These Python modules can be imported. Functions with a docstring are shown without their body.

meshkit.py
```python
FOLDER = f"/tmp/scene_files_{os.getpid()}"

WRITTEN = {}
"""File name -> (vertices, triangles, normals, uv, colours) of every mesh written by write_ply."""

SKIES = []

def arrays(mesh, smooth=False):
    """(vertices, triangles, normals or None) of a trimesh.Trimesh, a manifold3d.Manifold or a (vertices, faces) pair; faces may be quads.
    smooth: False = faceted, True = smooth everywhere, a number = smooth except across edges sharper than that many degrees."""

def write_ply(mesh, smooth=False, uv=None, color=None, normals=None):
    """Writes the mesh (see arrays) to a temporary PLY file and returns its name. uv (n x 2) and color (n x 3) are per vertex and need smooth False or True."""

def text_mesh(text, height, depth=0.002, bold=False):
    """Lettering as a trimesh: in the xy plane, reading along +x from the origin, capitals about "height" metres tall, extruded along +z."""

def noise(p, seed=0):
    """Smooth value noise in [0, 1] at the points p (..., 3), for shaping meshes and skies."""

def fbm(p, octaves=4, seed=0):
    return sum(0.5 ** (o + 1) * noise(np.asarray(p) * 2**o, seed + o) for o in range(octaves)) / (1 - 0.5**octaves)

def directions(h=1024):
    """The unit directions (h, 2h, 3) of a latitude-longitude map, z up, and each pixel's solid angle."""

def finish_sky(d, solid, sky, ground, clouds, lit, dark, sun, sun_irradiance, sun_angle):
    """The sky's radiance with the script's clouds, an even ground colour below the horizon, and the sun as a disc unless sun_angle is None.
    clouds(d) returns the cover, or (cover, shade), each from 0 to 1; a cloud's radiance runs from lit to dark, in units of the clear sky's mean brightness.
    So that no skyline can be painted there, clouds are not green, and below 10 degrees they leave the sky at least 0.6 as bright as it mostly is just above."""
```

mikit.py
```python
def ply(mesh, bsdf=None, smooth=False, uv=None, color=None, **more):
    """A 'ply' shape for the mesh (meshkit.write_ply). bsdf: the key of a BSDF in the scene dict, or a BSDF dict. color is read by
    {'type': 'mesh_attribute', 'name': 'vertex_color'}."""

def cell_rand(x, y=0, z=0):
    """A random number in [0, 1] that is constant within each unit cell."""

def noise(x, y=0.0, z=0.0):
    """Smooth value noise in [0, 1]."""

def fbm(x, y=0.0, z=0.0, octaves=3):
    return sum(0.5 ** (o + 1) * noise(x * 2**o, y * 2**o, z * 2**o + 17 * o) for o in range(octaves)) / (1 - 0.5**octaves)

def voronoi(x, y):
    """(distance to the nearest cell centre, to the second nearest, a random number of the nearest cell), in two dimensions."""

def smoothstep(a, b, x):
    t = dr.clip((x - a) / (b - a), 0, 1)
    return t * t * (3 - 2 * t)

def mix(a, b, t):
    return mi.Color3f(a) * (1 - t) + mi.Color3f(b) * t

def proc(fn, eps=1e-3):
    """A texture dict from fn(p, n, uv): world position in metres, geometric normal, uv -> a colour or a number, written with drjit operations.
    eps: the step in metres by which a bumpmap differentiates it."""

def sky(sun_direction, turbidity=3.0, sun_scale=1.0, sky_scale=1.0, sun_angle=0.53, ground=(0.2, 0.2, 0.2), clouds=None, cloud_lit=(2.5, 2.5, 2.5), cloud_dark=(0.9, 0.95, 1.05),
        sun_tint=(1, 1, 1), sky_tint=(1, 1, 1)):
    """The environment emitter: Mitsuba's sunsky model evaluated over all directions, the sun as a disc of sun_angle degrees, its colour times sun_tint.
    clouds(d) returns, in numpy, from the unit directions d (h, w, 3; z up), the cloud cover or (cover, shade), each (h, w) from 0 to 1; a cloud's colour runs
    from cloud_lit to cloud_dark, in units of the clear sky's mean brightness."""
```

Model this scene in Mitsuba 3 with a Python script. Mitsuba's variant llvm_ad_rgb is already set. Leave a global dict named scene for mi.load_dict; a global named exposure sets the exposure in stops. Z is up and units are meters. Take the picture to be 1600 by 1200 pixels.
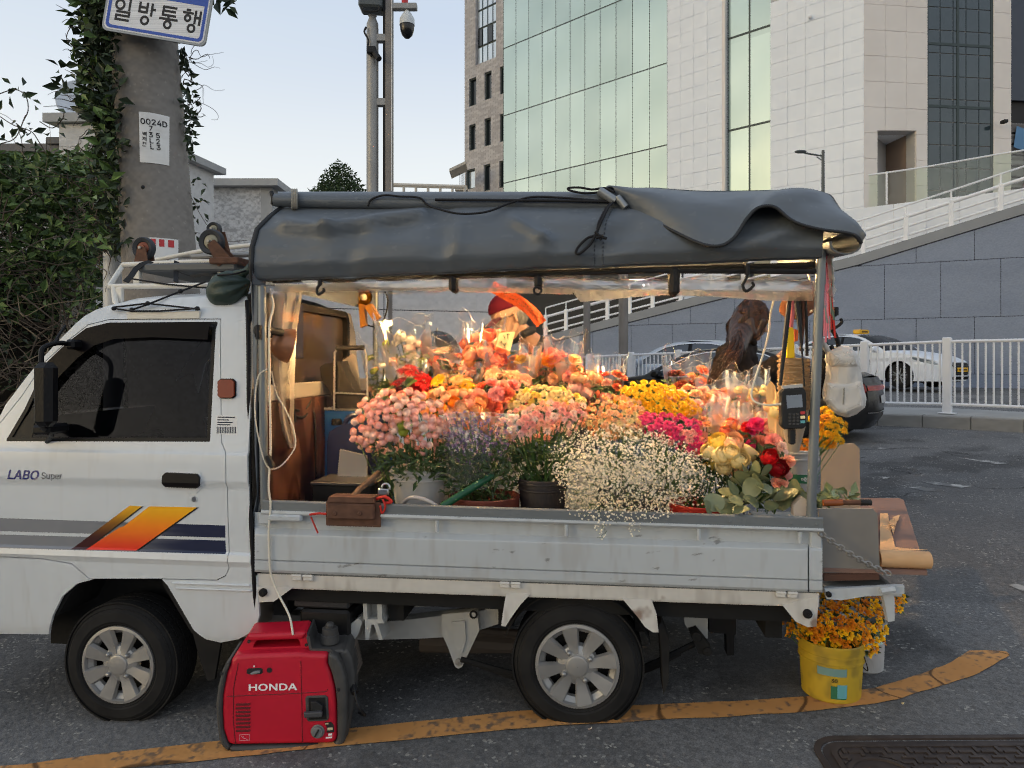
import math, random
import numpy as np, trimesh, manifold3d, shapely
from shapely.geometry import Polygon, LineString, Point, box as sbox
from shapely.ops import unary_union
import drjit as dr
import mitsuba as mi
import mikit, meshkit
from mikit import proc, noise, fbm, smoothstep, mix, voronoi, cell_rand

T4 = mi.ScalarTransform4f
scene, labels = {}, {}

# ---------------------------------------------------------------- camera, sky, exposure
F, HZ, CZ = 1110.0, 565.0, 1.37          # focal length and horizon row in photo pixels, eye height
scene['camera'] = {'type': 'perspective', 'fov': math.degrees(2 * math.atan(800 / F)), 'fov_axis': 'x', 'near_clip': 0.05, 'far_clip': 2000.0,
                   'principal_point_offset_y': 35.0 / 1200.0,
                   'to_world': T4().look_at([0, 0, CZ], [0, 1, CZ], [0, 0, 1])}
SUN = np.array([-0.80, -0.50, 0.16])


def cloud_veil(d):
 el = np.clip(d[..., 2], 0, 1)
 n = meshkit.fbm(d * [2.2, 2.2, 7.0] + 3.1, 4)
 cover = np.clip(0.80 + 0.24 * (n - 0.5) - 0.06 * el, 0, 1)
 s = np.clip((el - 0.10) / 0.42, 0, 1)
 return cover, np.clip(s * s * (3 - 2 * s) * 0.85 + 0.05 + 0.45 * (n - 0.5), 0, 1)


scene['sky'] = mikit.sky(SUN, turbidity=4, sun_scale=0.045, sun_angle=14, sky_scale=1.0, clouds=cloud_veil, ground=(0.10, 0.10, 0.10),
                         cloud_lit=(1.47, 1.41, 1.33), cloud_dark=(0.90, 1.02, 1.22), sun_tint=(0.72, 0.92, 1.25))
exposure = 3.72

# ---------------------------------------------------------------- helpers
RNG = np.random.default_rng(7)
PI = math.pi


def lin(h):
 h = h.lstrip('#')
 c = np.array([int(h[i:i + 2], 16) for i in (0, 2, 4)]) / 255.0
 return [float(x) for x in np.where(c <= 0.04045, c / 12.92, ((c + 0.055) / 1.055) ** 2.4)]


def M(name, col, rough=0.5, metal=0.0, spec=0.5, bump=None, bs=1.0, **kw):
 """One material, defined once: col a hex colour or a texture function."""
 key = 'mat_' + name
 if key in scene:
  return key
 bc = {'type': 'rgb', 'value': lin(col)} if isinstance(col, str) else proc(col)
 b = {'type': 'principled', 'base_color': bc, 'roughness': proc(rough) if callable(rough) else float(rough), 'metallic': float(metal), 'specular': float(spec), **kw}
 if bump is not None:
  b = {'type': 'bumpmap', 'arbitrary': proc(bump), 'scale': float(bs), 'bsdf': b}
 scene[key] = {'type': 'twosided', 'bsdf': b}
 return key


def C3(h):
 return mi.Color3f(*lin(h))


def numbered(key):
 if key not in scene and key not in TAKEN:
  TAKEN.add(key)
  return key
 i = 1
 while f'{key}_{i:03d}' in scene or f'{key}_{i:03d}' in TAKEN:
  i += 1
 k = f'{key}_{i:03d}'
 TAKEN.add(k)
 return k


TAKEN = set()


def thing(name, label, cat, group=None, kind=None):
 k = numbered(name)
 labels[k] = {'label': label, 'category': cat}
 if group:
  labels[k]['group'] = group
 if kind:
  labels[k]['kind'] = kind
 return k


def part(parent, name, mesh, mat, smooth=False, label=None, kind=None, **kw):
 k = numbered(parent + '__' + name)
 scene[k] = mesh if isinstance(mesh, dict) else mikit.ply(mesh, mat, smooth, **kw)
 if label or kind:
  labels[k] = {}
  if label:
   labels[k]['label'] = label
  if kind:
   labels[k]['kind'] = kind
 return k


def solo(name, mesh, mat, label, cat, smooth=False, group=None, kind=None):
 k = thing(name, label, cat, group, kind)
 scene[k] = mikit.ply(mesh, mat, smooth)
 return k


def struct(name, mesh, mat, smooth=False, label=None, cat=None):
 k = numbered(name)
 scene[k] = mikit.ply(mesh, mat, smooth)
 labels[k] = {'kind': 'structure', 'label': label or name.replace('_', ' ')}
 return k


def placed(base, R=None, t=(0, 0, 0), s=1.0):
 """A copy of a ply dict under a transform."""
 m = np.eye(4)
 m[:3, :3] = (np.eye(3) if R is None else np.asarray(R)) * s
 m[:3, 3] = t
 return {**base, 'to_world': T4(m.tolist())}


def P(px, py, Y):
 return np.array([(px - 800) / F * Y, Y, CZ + (HZ - py) / F * Y])


def gz(X, Y):
 """Height of the street: it rises to the right and away, and levels out beyond the traffic island."""
 X, Y = np.asarray(X, float), np.asarray(Y, float)
 Xs = np.where(X < 6.5, X, 6.5 + 0.06 * (X - 6.5))
 Xs = np.where(X < -8, -8 + 0.1 * (X + 8), Xs)
 Ys = np.where(Y < 10, Y, 10 + 0.3 * (np.minimum(Y, 40) - 10))
 return 0.049 * (Xs - 0.244) - 0.017 * np.clip(0.244 - Xs, 0, 3) + 0.026 * (Ys - 2.655)


def PG(px, py, dz=0.0):
 """Where a photo pixel meets the street (raised by dz)."""
 a, b = (px - 800) / F, (HZ - py) / F
 lo, hi = 0.3, 120.0
 for _ in range(60):
  m = (lo + hi) / 2
  lo, hi = (m, hi) if CZ + b * m > gz(a * m, m) + dz else (lo, m)
 return np.array([a * lo, lo, CZ + b * lo])


def cat(*ms):
 ms = [m for x in ms for m in (x if isinstance(x, (list, tuple)) else [x])]
 return trimesh.util.concatenate(ms)


def quadmesh(v, f):
 f = np.asarray(f)
 if f.shape[1] == 4:
  f = np.vstack([f[:, [0, 1, 2]], f[:, [0, 2, 3]]])
 return trimesh.Trimesh(np.asarray(v, float), f, process=False)


def grid(pts, closed_u=False, closed_v=False):
 """Mesh of a (n, m, 3) array of points."""
 pts = np.asarray(pts, float)
 n, m = pts.shape[:2]
 i, j = np.meshgrid(np.arange(n - (not closed_u)), np.arange(m - (not closed_v)), indexing='ij')
 i, j = i.ravel(), j.ravel()
 a, b, c, d = i * m + j, ((i + 1) % n) * m + j, ((i + 1) % n) * m + (j + 1) % m, i * m + (j + 1) % m
 return quadmesh(pts.reshape(-1, 3), np.stack([a, b, c, d], 1))


def solidify(pts, t, nrm=None):
 """A sheet (n, m, 3) with thickness t."""
 pts = np.asarray(pts, float)
 du, dv = np.gradient(pts, axis=0), np.gradient(pts, axis=1)
 nn = np.cross(du, dv)
 nn /= np.linalg.norm(nn, axis=2, keepdims=True) + 1e-12
 q = pts - nn * t
 ring = lambda a: np.concatenate([a[0, :-1], a[:-1, -1], a[-1, :0:-1], a[:0:-1, 0]])
 e = np.stack([ring(pts), ring(q)])
 return cat(grid(pts), grid(q[::-1]), grid(e, closed_v=True))


def cbox(x0, x1, y0, y1, z0, z1, ch=0.004):
 """Box with chamfered edges."""
 lo, hi = np.array([min(x0, x1), min(y0, y1), min(z0, z1)]), np.array([max(x0, x1), max(y0, y1), max(z0, z1)])
 ch = min(ch, 0.45 * (hi - lo).min())
 if ch <= 0:
  return trimesh.creation.box(bounds=[lo, hi])
 v = []
 for s in np.ndindex(2, 2, 2):
  for k in range(3):
   v.append([(hi[a] if s[a] else lo[a]) + (0 if a == k else (-ch if s[a] else ch)) for a in range(3)])
 return trimesh.convex.convex_hull(np.array(v))


def tube(pts, r, n=8, caps=True, closed=False):
 p = np.asarray(pts, float)
 if len(p) == 2:
  p = np.array([p[0], p[1]])
 t = np.gradient(p, axis=0) if not closed else np.roll(p, -1, 0) - np.roll(p, 1, 0)
 t /= np.linalg.norm(t, axis=1, keepdims=True) + 1e-12
 a = np.cross(t[0], [0, 0, 1.0] if abs(t[0][2]) < 0.9 else [1.0, 0, 0])
 a /= np.linalg.norm(a)
 A = [a]
 for k in range(1, len(p)):
  a = A[-1] - t[k] * np.dot(A[-1], t[k])
  A.append(a / (np.linalg.norm(a) + 1e-12))
 A = np.array(A)
 B = np.cross(t, A)
 ang = np.arange(n) * 2 * PI / n
 r = np.broadcast_to(np.asarray(r, float), (len(p),))
 ring = p[:, None] + r[:, None, None] * (np.cos(ang)[None, :, None] * A[:, None] + np.sin(ang)[None, :, None] * B[:, None])
 m = grid(ring, closed_u=closed, closed_v=True)
 if caps and not closed:
  L = len(p)
  v = np.vstack([m.vertices, p[:1], p[-1:]])
  k = np.arange(n)
  f = np.vstack([m.faces, np.stack([k, (k + 1) % n, np.full(n, L * n)], 1), np.stack([(L - 1) * n + (k + 1) % n, (L - 1) * n + k, np.full(n, L * n + 1)], 1)])
  m = trimesh.Trimesh(v, f, process=False)
 return m


def smooth_path(pts, n=24):
 """Catmull-Rom through the points."""
 p = np.asarray(pts, float)
 p = np.vstack([2 * p[0] - p[1], p, 2 * p[-1] - p[-2]])
 out = []
 seg = max(2, n // (len(p) - 3))
 for i in range(1, len(p) - 2):
  for t in np.linspace(0, 1, seg, endpoint=False):
   a, b, c, d = p[i - 1:i + 3]
   out.append(0.5 * (2 * b + (c - a) * t + (2 * a - 5 * b + 4 * c - d) * t ** 2 + (3 * b - a - 3 * c + d) * t ** 3))
 out.append(p[-2])
 return np.array(out)


def lathe(prof, n=24, center=(0, 0, 0), axis='z', caps=True):
 """Surface of revolution of (radius, height) pairs."""
 prof = np.asarray(prof, float)
 ang = np.arange(n) * 2 * PI / n
 ring = np.stack([prof[:, :1] * np.cos(ang), prof[:, :1] * np.sin(ang), np.repeat(prof[:, 1:], n, 1)], -1)
 m = grid(ring, closed_v=True)
 v = np.array(m.vertices)
 if axis == 'y':
  v = v[:, [0, 2, 1]] * [1, 1, 1]
 elif axis == 'x':
  v = v[:, [2, 0, 1]]
 return trimesh.Trimesh(v + center, m.faces, process=False)


def polys(g):
 return [x for x in getattr(g, 'geoms', [g]) if x.geom_type == 'Polygon' and x.area > 1e-9]


def extrude(poly, d0, d1, fn=None):
 """Prism of a 2-D polygon (a, b), from depth d0 to d1, mapped to 3-D by fn(a, b, d)."""
 out = []
 for g in polys(poly if not isinstance(poly, (list, np.ndarray)) else Polygon(poly).buffer(0)):
  m = trimesh.creation.extrude_polygon(g, abs(d1 - d0), engine='earcut')
  v = np.array(m.vertices)
  v[:, 2] += min(d0, d1)
  out.append(trimesh.Trimesh(fn(v[:, 0], v[:, 1], v[:, 2]) if fn else v, m.faces, process=False))
 m = cat(out)
 m.fix_normals()
 return m


def skin(poly, fn, cell=0.06, thick=0.02, both=True, rows=None):
 """A curved panel: the polygon (a, b) cut along a grid, bent by depth = fn(a, b), with a rim of the given thickness.
 Returns (vertices (a, depth, b), faces) as a mesh."""
 V, Fc = [], []
 for g in polys(poly):
  x0, y0, x1, y1 = g.bounds
  xs, ys = np.arange(math.floor(x0 / cell), math.ceil(x1 / cell)) * cell, np.arange(math.floor(y0 / cell), math.ceil(y1 / cell)) * cell
  pg = shapely.prepared.prep(g)
  ys = list(zip(ys, ys + cell)) if rows is None else list(zip(rows[:-1], rows[1:]))
  for x in xs:
   for y, y2 in ys:
    c = sbox(x, y, x + cell, y2)
    if pg.contains(c):
     ps = [c]
    elif pg.intersects(c):
     ps = polys(g.intersection(c))
    else:
     continue
    for q in ps:
     v, f = trimesh.creation.triangulate_polygon(q, engine='earcut')
     Fc.append((np.asarray(f), len(v)))
     V.append(np.asarray(v))
 off = np.cumsum([0] + [len(v) for v in V])
 f = np.vstack([a[0] + o for a, o in zip(Fc, off)])
 v = np.vstack(V)
 key = np.round(v, 6)
 u, inv = np.unique(key, axis=0, return_inverse=True)
 f = inv.ravel()[f]
 f = f[(f[:, 0] != f[:, 1]) & (f[:, 1] != f[:, 2]) & (f[:, 0] != f[:, 2])]
 ar = np.cross(u[f[:, 1]] - u[f[:, 0]], u[f[:, 2]] - u[f[:, 0]])
 f[ar < 0] = f[ar < 0][:, ::-1]
 d = fn(u[:, 0], u[:, 1])
 A = np.stack([u[:, 0], d, u[:, 1]], 1)
 B = A + [0, thick, 0]
 e = np.vstack([f[:, [0, 1]], f[:, [1, 2]], f[:, [2, 0]]])
 es = np.sort(e, 1)
 _, idx, cnt = np.unique(es, axis=0, return_index=True, return_counts=True)
 be = e[idx[cnt == 1]]
 n = len(A)
 rim = np.vstack([np.stack([be[:, 1], be[:, 0], be[:, 0] + n], 1), np.stack([be[:, 1], be[:, 0] + n, be[:, 1] + n], 1)])
 faces = [f, rim] + ([f[:, ::-1] + n] if both else [])
 return trimesh.Trimesh(np.vstack([A, B]), np.vstack(faces), process=False)


def xf(mesh, R=None, t=(0, 0, 0), s=1.0):
 v = np.array(mesh.vertices) * s
 if R is not None:
  v = v @ np.asarray(R).T
 return trimesh.Trimesh(v + t, mesh.faces, process=False)


def rot(axis, deg):
 return trimesh.transformations.rotation_matrix(math.radians(deg), {'x': [1, 0, 0], 'y': [0, 1, 0], 'z': [0, 0, 1]}.get(axis, axis))[:3, :3]


def frame_to(n, spin=0.0):
 """A rotation that takes +z to n."""
 n = np.asarray(n, float) / np.linalg.norm(n)
 a = np.cross([0, 0, 1.0], n) if abs(n[2]) < 0.999 else np.array([1.0, 0, 0])
 a /= np.linalg.norm(a)
 b = np.cross(n, a)
 c, s = math.cos(spin), math.sin(spin)
 return np.stack([a * c + b * s, -a * s + b * c, n], 1)


def ball(c, r, sub=2):
 m = trimesh.creation.icosphere(sub, 1.0)
 return trimesh.Trimesh(np.array(m.vertices) * r + c, m.faces, process=False)


def jitter(mesh, amp, freq, seed=0):
 v = np.array(mesh.vertices)
 d = np.stack([meshkit.fbm(v * freq + k * 9.7, 2, seed + k) for k in range(3)], 1) - 0.5
 return trimesh.Trimesh(v + 2 * amp * d, mesh.faces, process=False)


def leaf_cards(c, size, rng, up=0.3, aspect=0.5, face=None, fold=0.18):
 """Folded leaves (4 triangles each) at the points c."""
 n = len(c)
 d = rng.normal(size=(n, 3))
 d[:, 2] = d[:, 2] * 0.7 - up * 0.5
 d /= np.linalg.norm(d, axis=1, keepdims=True)
 nn = rng.normal(size=(n, 3)) * 0.7 + (np.array([0, -0.4, 0.7]) if face is None else face)
 sd = np.cross(d, nn)
 sd /= np.linalg.norm(sd, axis=1, keepdims=True) + 1e-9
 nn = np.cross(sd, d)
 s = (np.asarray(size) * rng.uniform(0.6, 1.25, n))[:, None]
 base, tip = c, c + d * s
 mid = c + d * s * 0.45
 l, r = mid + sd * s * aspect * 0.5 + nn * s * fold, mid - sd * s * aspect * 0.5 + nn * s * fold
 v = np.stack([base, r, tip, l, mid], 1).reshape(-1, 3)
 o = (np.arange(n) * 5)[:, None, None]
 f = (np.array([[0, 1, 4], [1, 2, 4], [2, 3, 4], [3, 0, 4]])[None] + o).reshape(-1, 3)
 return trimesh.Trimesh(v, f, process=False)


def repeat_mesh(m, Rs, ts, ss):
 """Copies of a small mesh as one mesh."""
 v = np.array(m.vertices)
 Rs, ts, ss = np.asarray(Rs), np.asarray(ts), np.asarray(ss)
 vs = np.einsum('kij,nj->kni', Rs * ss[:, None, None], v) + ts[:, None]
 f = (np.array(m.faces)[None] + (np.arange(len(ts)) * len(v))[:, None, None]).reshape(-1, 3)
 return trimesh.Trimesh(vs.reshape(-1, 3), f, process=False)


def glyph(strokes, w=0.12):
 """A written character in the unit square: strokes are polylines or ('o', x, y, r)."""
 g = []
 for s in strokes:
  if s[0] == 'o':
   c = Point(s[1], s[2]).buffer(s[3] + w / 2)
   g.append(c.difference(Point(s[1], s[2]).buffer(max(0.01, s[3] - w / 2))))
  else:
   g.append(LineString(s).buffer(w / 2, cap_style=2, join_style=2))
 return unary_union(g)


def sides(fn, m):
 """Apply fn(a, b, c) -> points to the vertices of a mesh."""
 v = np.array(m.vertices)
 return trimesh.Trimesh(fn(v[:, 0], v[:, 1], v[:, 2]), m.faces, process=False)

# ================================================================ THE SETTING
def asphalt(p, n, uv):
 big = fbm(p.x * 0.9, p.y * 0.9, 0, octaves=3)
 fine = fbm(p.x * 60, p.y * 60, 0, octaves=3)
 d1, d2, r = voronoi(p.x * 95, p.y * 95)
 chip = smoothstep(0.90, 0.99, r) * smoothstep(0.42, 0.66, noise(p.x * 9, p.y * 9))
 c = mix((0.088, 0.088, 0.090), (0.150, 0.147, 0.146), smoothstep(0.25, 0.8, 0.5 * big + 0.5 * fine))
 stain = smoothstep(0.60, 0.72, fbm(p.x * 1.7 + 5, p.y * 1.7, 3, octaves=4))
 w1 = (fbm(p.x * 1.3, p.y * 1.3, 8, octaves=4) - 0.5) * 2.4
 c = c * (0.86 + 0.22 * smoothstep(0.46, 0.5, noise(p.x * 0.45 + 0.3 * w1, p.y * 0.45, 21.0)))
 crack = dr.abs(noise(p.x * 0.55 + w1, p.y * 0.55, 11.0) - 0.5)
 cr = (1 - smoothstep(0.0015, 0.006, crack)) * smoothstep(0.45, 0.6, noise(p.x * 0.8, p.y * 0.8, 4))
 c = c * (1 - 0.35 * stain) * (1 - 0.7 * cr) * (0.84 + 0.34 * r) * (0.7 + 0.3 * smoothstep(0.0, 0.25, d2 - d1))
 return mix(c, (0.30, 0.29, 0.265), chip * 0.8)


def asphalt_bump(p, n, uv):
 return fbm(p.x * 75, p.y * 75, 0, octaves=3) + 0.6 * fbm(p.x * 14, p.y * 14, 2, octaves=2)


M('asphalt', asphalt, rough=0.88, spec=0.35, bump=asphalt_bump, bs=0.006)
M('island', lambda p, n, uv: mix((0.20, 0.20, 0.195), (0.30, 0.295, 0.285), fbm(p.x * 5, p.y * 5, p.z * 5)), rough=0.9)


def line_paint(p, n, uv):
 w = fbm(p.x * 7, p.y * 7, 1, octaves=4)
 fine = fbm(p.x * 45, p.y * 45, 1, octaves=2)
 w1 = (fbm(p.x * 3, p.y * 3, 8, octaves=3) - 0.5) * 1.2
 crack = dr.abs(noise(p.x * 3.1 + w1, p.y * 3.1 + w1, 5.0) - 0.5)
 cr = 1 - smoothstep(0.004, 0.02, crack)
 c = mix((0.40, 0.180, 0.050), (0.52, 0.255, 0.085), w)
 c = mix(c, (0.16, 0.10, 0.06), smoothstep(0.52, 0.75, 0.55 * fine + 0.45 * w))
 return c * (1 - 0.75 * cr)


M('yellow_paint', line_paint, rough=0.85, bump=lambda p, n, uv: fbm(p.x * 60, p.y * 60, 0, octaves=2), bs=0.003)
M('white_paint', lambda p, n, uv: mix((0.10, 0.10, 0.10), (0.30, 0.295, 0.285), smoothstep(0.38, 0.66, fbm(p.x * 14, p.y * 14, 1, octaves=3))), rough=0.9)

xs = np.concatenate([np.linspace(-140, -10, 14), np.linspace(-9, 9, 37), np.linspace(10, 140, 14)])
ys = np.concatenate([np.linspace(-30, -1, 8), np.linspace(0, 12, 25), np.linspace(13, 44, 12), np.linspace(60, 260, 6)])
gx, gy = np.meshgrid(xs, ys, indexing='ij')
struct('road', grid(np.stack([gx, gy, gz(gx, gy)], -1)), 'mat_asphalt', label='grey asphalt street sloping up to the right')


def on_road(ring, dz):
 """A painted marking: a polygon of photo pixels laid on the road."""
 pts = np.array([PG(*q) for q in ring])
 m = [trimesh.Trimesh(*_tri(pts), process=False)]
 m = cat(m).subdivide_to_size(0.4)
 v = np.array(m.vertices)
 v[:, 2] = gz(v[:, 0], v[:, 1]) + dz
 return trimesh.Trimesh(v, m.faces, process=False)


def _tri(pts):
 v, f = trimesh.creation.triangulate_polygon(Polygon(pts[:, :2]).buffer(0), engine='earcut')
 v3 = np.column_stack([v, np.zeros(len(v))])
 a, b = v3[f[:, 1]] - v3[f[:, 0]], v3[f[:, 2]] - v3[f[:, 0]]
 f = np.where((np.cross(a, b)[:, 2] < 0)[:, None], f[:, ::-1], f)
 return v3, f


def wavy(line, amp, seed, n=90):
 r = np.random.default_rng(seed)
 p = smooth_path(np.array(line, float), n)
 w = np.convolve(r.normal(size=len(p) + 2), [.25, .5, .25], 'valid')
 p[:, 1] += amp * w
 return p


up = wavy([(-60, 1207), (60, 1192), (330, 1160), (560, 1138), (820, 1112), (1010, 1102), (1200, 1094), (1340, 1081), (1420, 1060), (1480, 1038), (1515, 1018)], 0.9, 3)
dn = wavy([(1578, 1024), (1530, 1052), (1440, 1082), (1360, 1102), (1200, 1117), (1000, 1128), (820, 1139), (560, 1164), (330, 1188), (60, 1217), (-60, 1230)], 1.2, 4)
struct('yellow_road_line', on_road(np.vstack([up, [(1545, 1017), (1572, 1019)], dn]), 0.004), 'mat_yellow_paint', label='worn and cracked orange yellow kerb line curving round the truck')
for ring in ([(1420, 762), (1440, 761), (1466, 767), (1448, 769)], [(1440, 752), (1520, 760), (1500, 763), (1450, 756)], [(1360, 697), (1388, 702), (1370, 702)], [(1500, 716), (1580, 724), (1560, 726)], [(1370, 744), (1392, 747), (1380, 749)], [(1575, 915), (1640, 900), (1660, 935), (1610, 930)]):
 struct('white_road_mark', on_road(ring, 0.004), 'mat_white_paint', label='worn white scuffed paint on the street')

# traffic island with kerb
KL, KR = PG(1342, 664), PG(1600, 676)
kd = (KR - KL)[:2] / np.linalg.norm((KR - KL)[:2])
kn = np.array([-kd[1], kd[0]])


def isl(s, d):
 q = KL[:2] + kd * s + kn * d
 return q[0], q[1]


M('kerb_stone', lambda p, n, uv: mix((0.17, 0.168, 0.16), (0.27, 0.265, 0.25), fbm(p.x * 6, p.y * 6, p.z * 14, octaves=4)), rough=0.9)
rows = []
ss = np.linspace(-22, 10, 33)
for s in ss:
 ring = []
 for d, h in ((0.0, -0.25), (0.0, 0.15), (0.02, 0.17), (0.90, 0.19), (0.95, 0.16), (0.95, -0.25)):
  X, Y = isl(s, d + 0.16 * (d < 0.03) + 0.0)
  ring.append([X, Y, gz(X, Y) + h])
 rows.append(ring)
struct('traffic_island', grid(rows), 'mat_island', label='narrow raised concrete island behind the kerb')
ksp = (KR - KL)[:2] @ kd / 3.45
for i in range(-16, 6):
 a, b = i * ksp + 0.006 + 0.45 * ksp, (i + 1) * ksp - 0.006 + 0.45 * ksp
 c = []
 for s in (a, b):
  ring = []
  for d, h in ((0.0, -0.2), (0.0, 0.155), (0.014, 0.172), (0.154, 0.174), (0.154, -0.2)):
   X, Y = isl(s, d)
   ring.append([X, Y, gz(X, Y) + h])
  c.append(ring)
 c = np.array(c)
 m = cat(grid(c), quadmesh(np.vstack([c[0], c[1]]), [[0, 3, 2, 1], [5, 6, 7, 8], [0, 4, 3, 3], [5, 8, 9, 9]]))
 part('traffic_island', 'kerb_stone', m, 'mat_kerb_stone')

# white pedestrian fence on the island
M('fence_white', '#d5d6d8', rough=0.4)


def fence_at(px, d=0.28):
 a = (px - 800) / F
 # ray (a t, t) meets the line KL + kd s + kn d
 A = np.array([[a, -kd[0]], [1, -kd[1]]])
 t, s = np.linalg.solve(A, KL[:2] + kn * d)
 return s


s0, s1 = fence_at(1480), fence_at(1351)
sp = s0 - s1
fence = thing('pedestrian_fence', 'white metal railing with thin upright bars on the traffic island', 'fence')
for i in range(-8, 3):
 X, Y = isl(s0 + i * sp, 0.28)
 z = float(gz(X, Y)) + 0.175
 R = rot('z', math.degrees(math.atan2(kd[1], kd[0])))
 part(fence, 'post', xf(cat(cbox(-.055, .055, -.04, .04, 0, 1.06, .012), cbox(-.1, .1, -.07, .07, 0, .012, .003)), R, (X, Y, z)), 'mat_fence_white')
 Xb, Yb = isl(s0 + (i + 1) * sp, 0.28)
 A, B = np.array([X, Y, z]), np.array([Xb, Yb, float(gz(Xb, Yb)) + 0.175])
 for h in (0.13, 1.0):
  part(fence, 'rail', tube([A + [0, 0, h], B + [0, 0, h]], .022, 8), 'mat_fence_white')
 nb = 11
 bar = None
 for k in range(1, nb + 1):
  q = A + (B - A) * k / (nb + 1)
  if bar is None:
   bar = mikit.ply(tube([[0, 0, 0.13], [0, 0, 1.0]], .0125, 6), 'mat_fence_white')
  part(fence, 'bar', placed(bar, None, q), None)

# ---------------------------------------------------------------- grey retaining wall with its ramp and railing
VPW, CW = -1350.0, 60000.0
wd = np.array([0.8886, -0.4587])          # along the wall, to the right
wn = np.array([-0.4587, -0.8886])         # out of the wall, towards the street
W0 = np.array([(1470 - 800) / F, 1.0]) * CW / (1470 - VPW)


def wall_s(px, off=0.0):
 a = (px - 800) / F
 t, s = np.linalg.solve(np.array([[a, -wd[0]], [1, -wd[1]]]), W0 + wn * off)
 return s, t


def wpt(s, z, off=0.0):
 q = W0 + wd * s + wn * off
 return np.array([q[0], q[1], z])


TOPPX = [(560, 604), (850, 525), (1100, 460), (1340, 399), (1600, 318), (1900, 222), (2300, 95)]
TOPS = np.array([(wall_s(px)[0], CZ + (HZ - py) / F * wall_s(px)[1]) for px, py in TOPPX])
wtop = lambda s: np.interp(s, TOPS[:, 0], TOPS[:, 1])
fW = lambda a, b, d: np.stack([W0[0] + wd[0] * a + wn[0] * d, W0[1] + wd[1] * a + wn[1] * d, b], -1)
M('wall_grey', lambda p, n, uv: mix((0.178, 0.21, 0.28), (0.248, 0.285, 0.36), fbm(p.x * 1.3 + p.y, p.y * 0.4, p.z * 1.7, octaves=4)) * (0.9 + 0.2 * noise(p.x * 30, p.y * 30, p.z * 30)), rough=0.85, bump=lambda p, n, uv: fbm(p.x * 8, p.y * 8, p.z * 8, octaves=3), bs=0.01)
M('wall_cap', lambda p, n, uv: mix((0.21, 0.222, 0.24), (0.27, 0.28, 0.295), fbm(p.x * 2, p.y * 2, p.z * 2)), rough=0.85)
M('joint_dark', '#3a3f48', rough=0.95)
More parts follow.
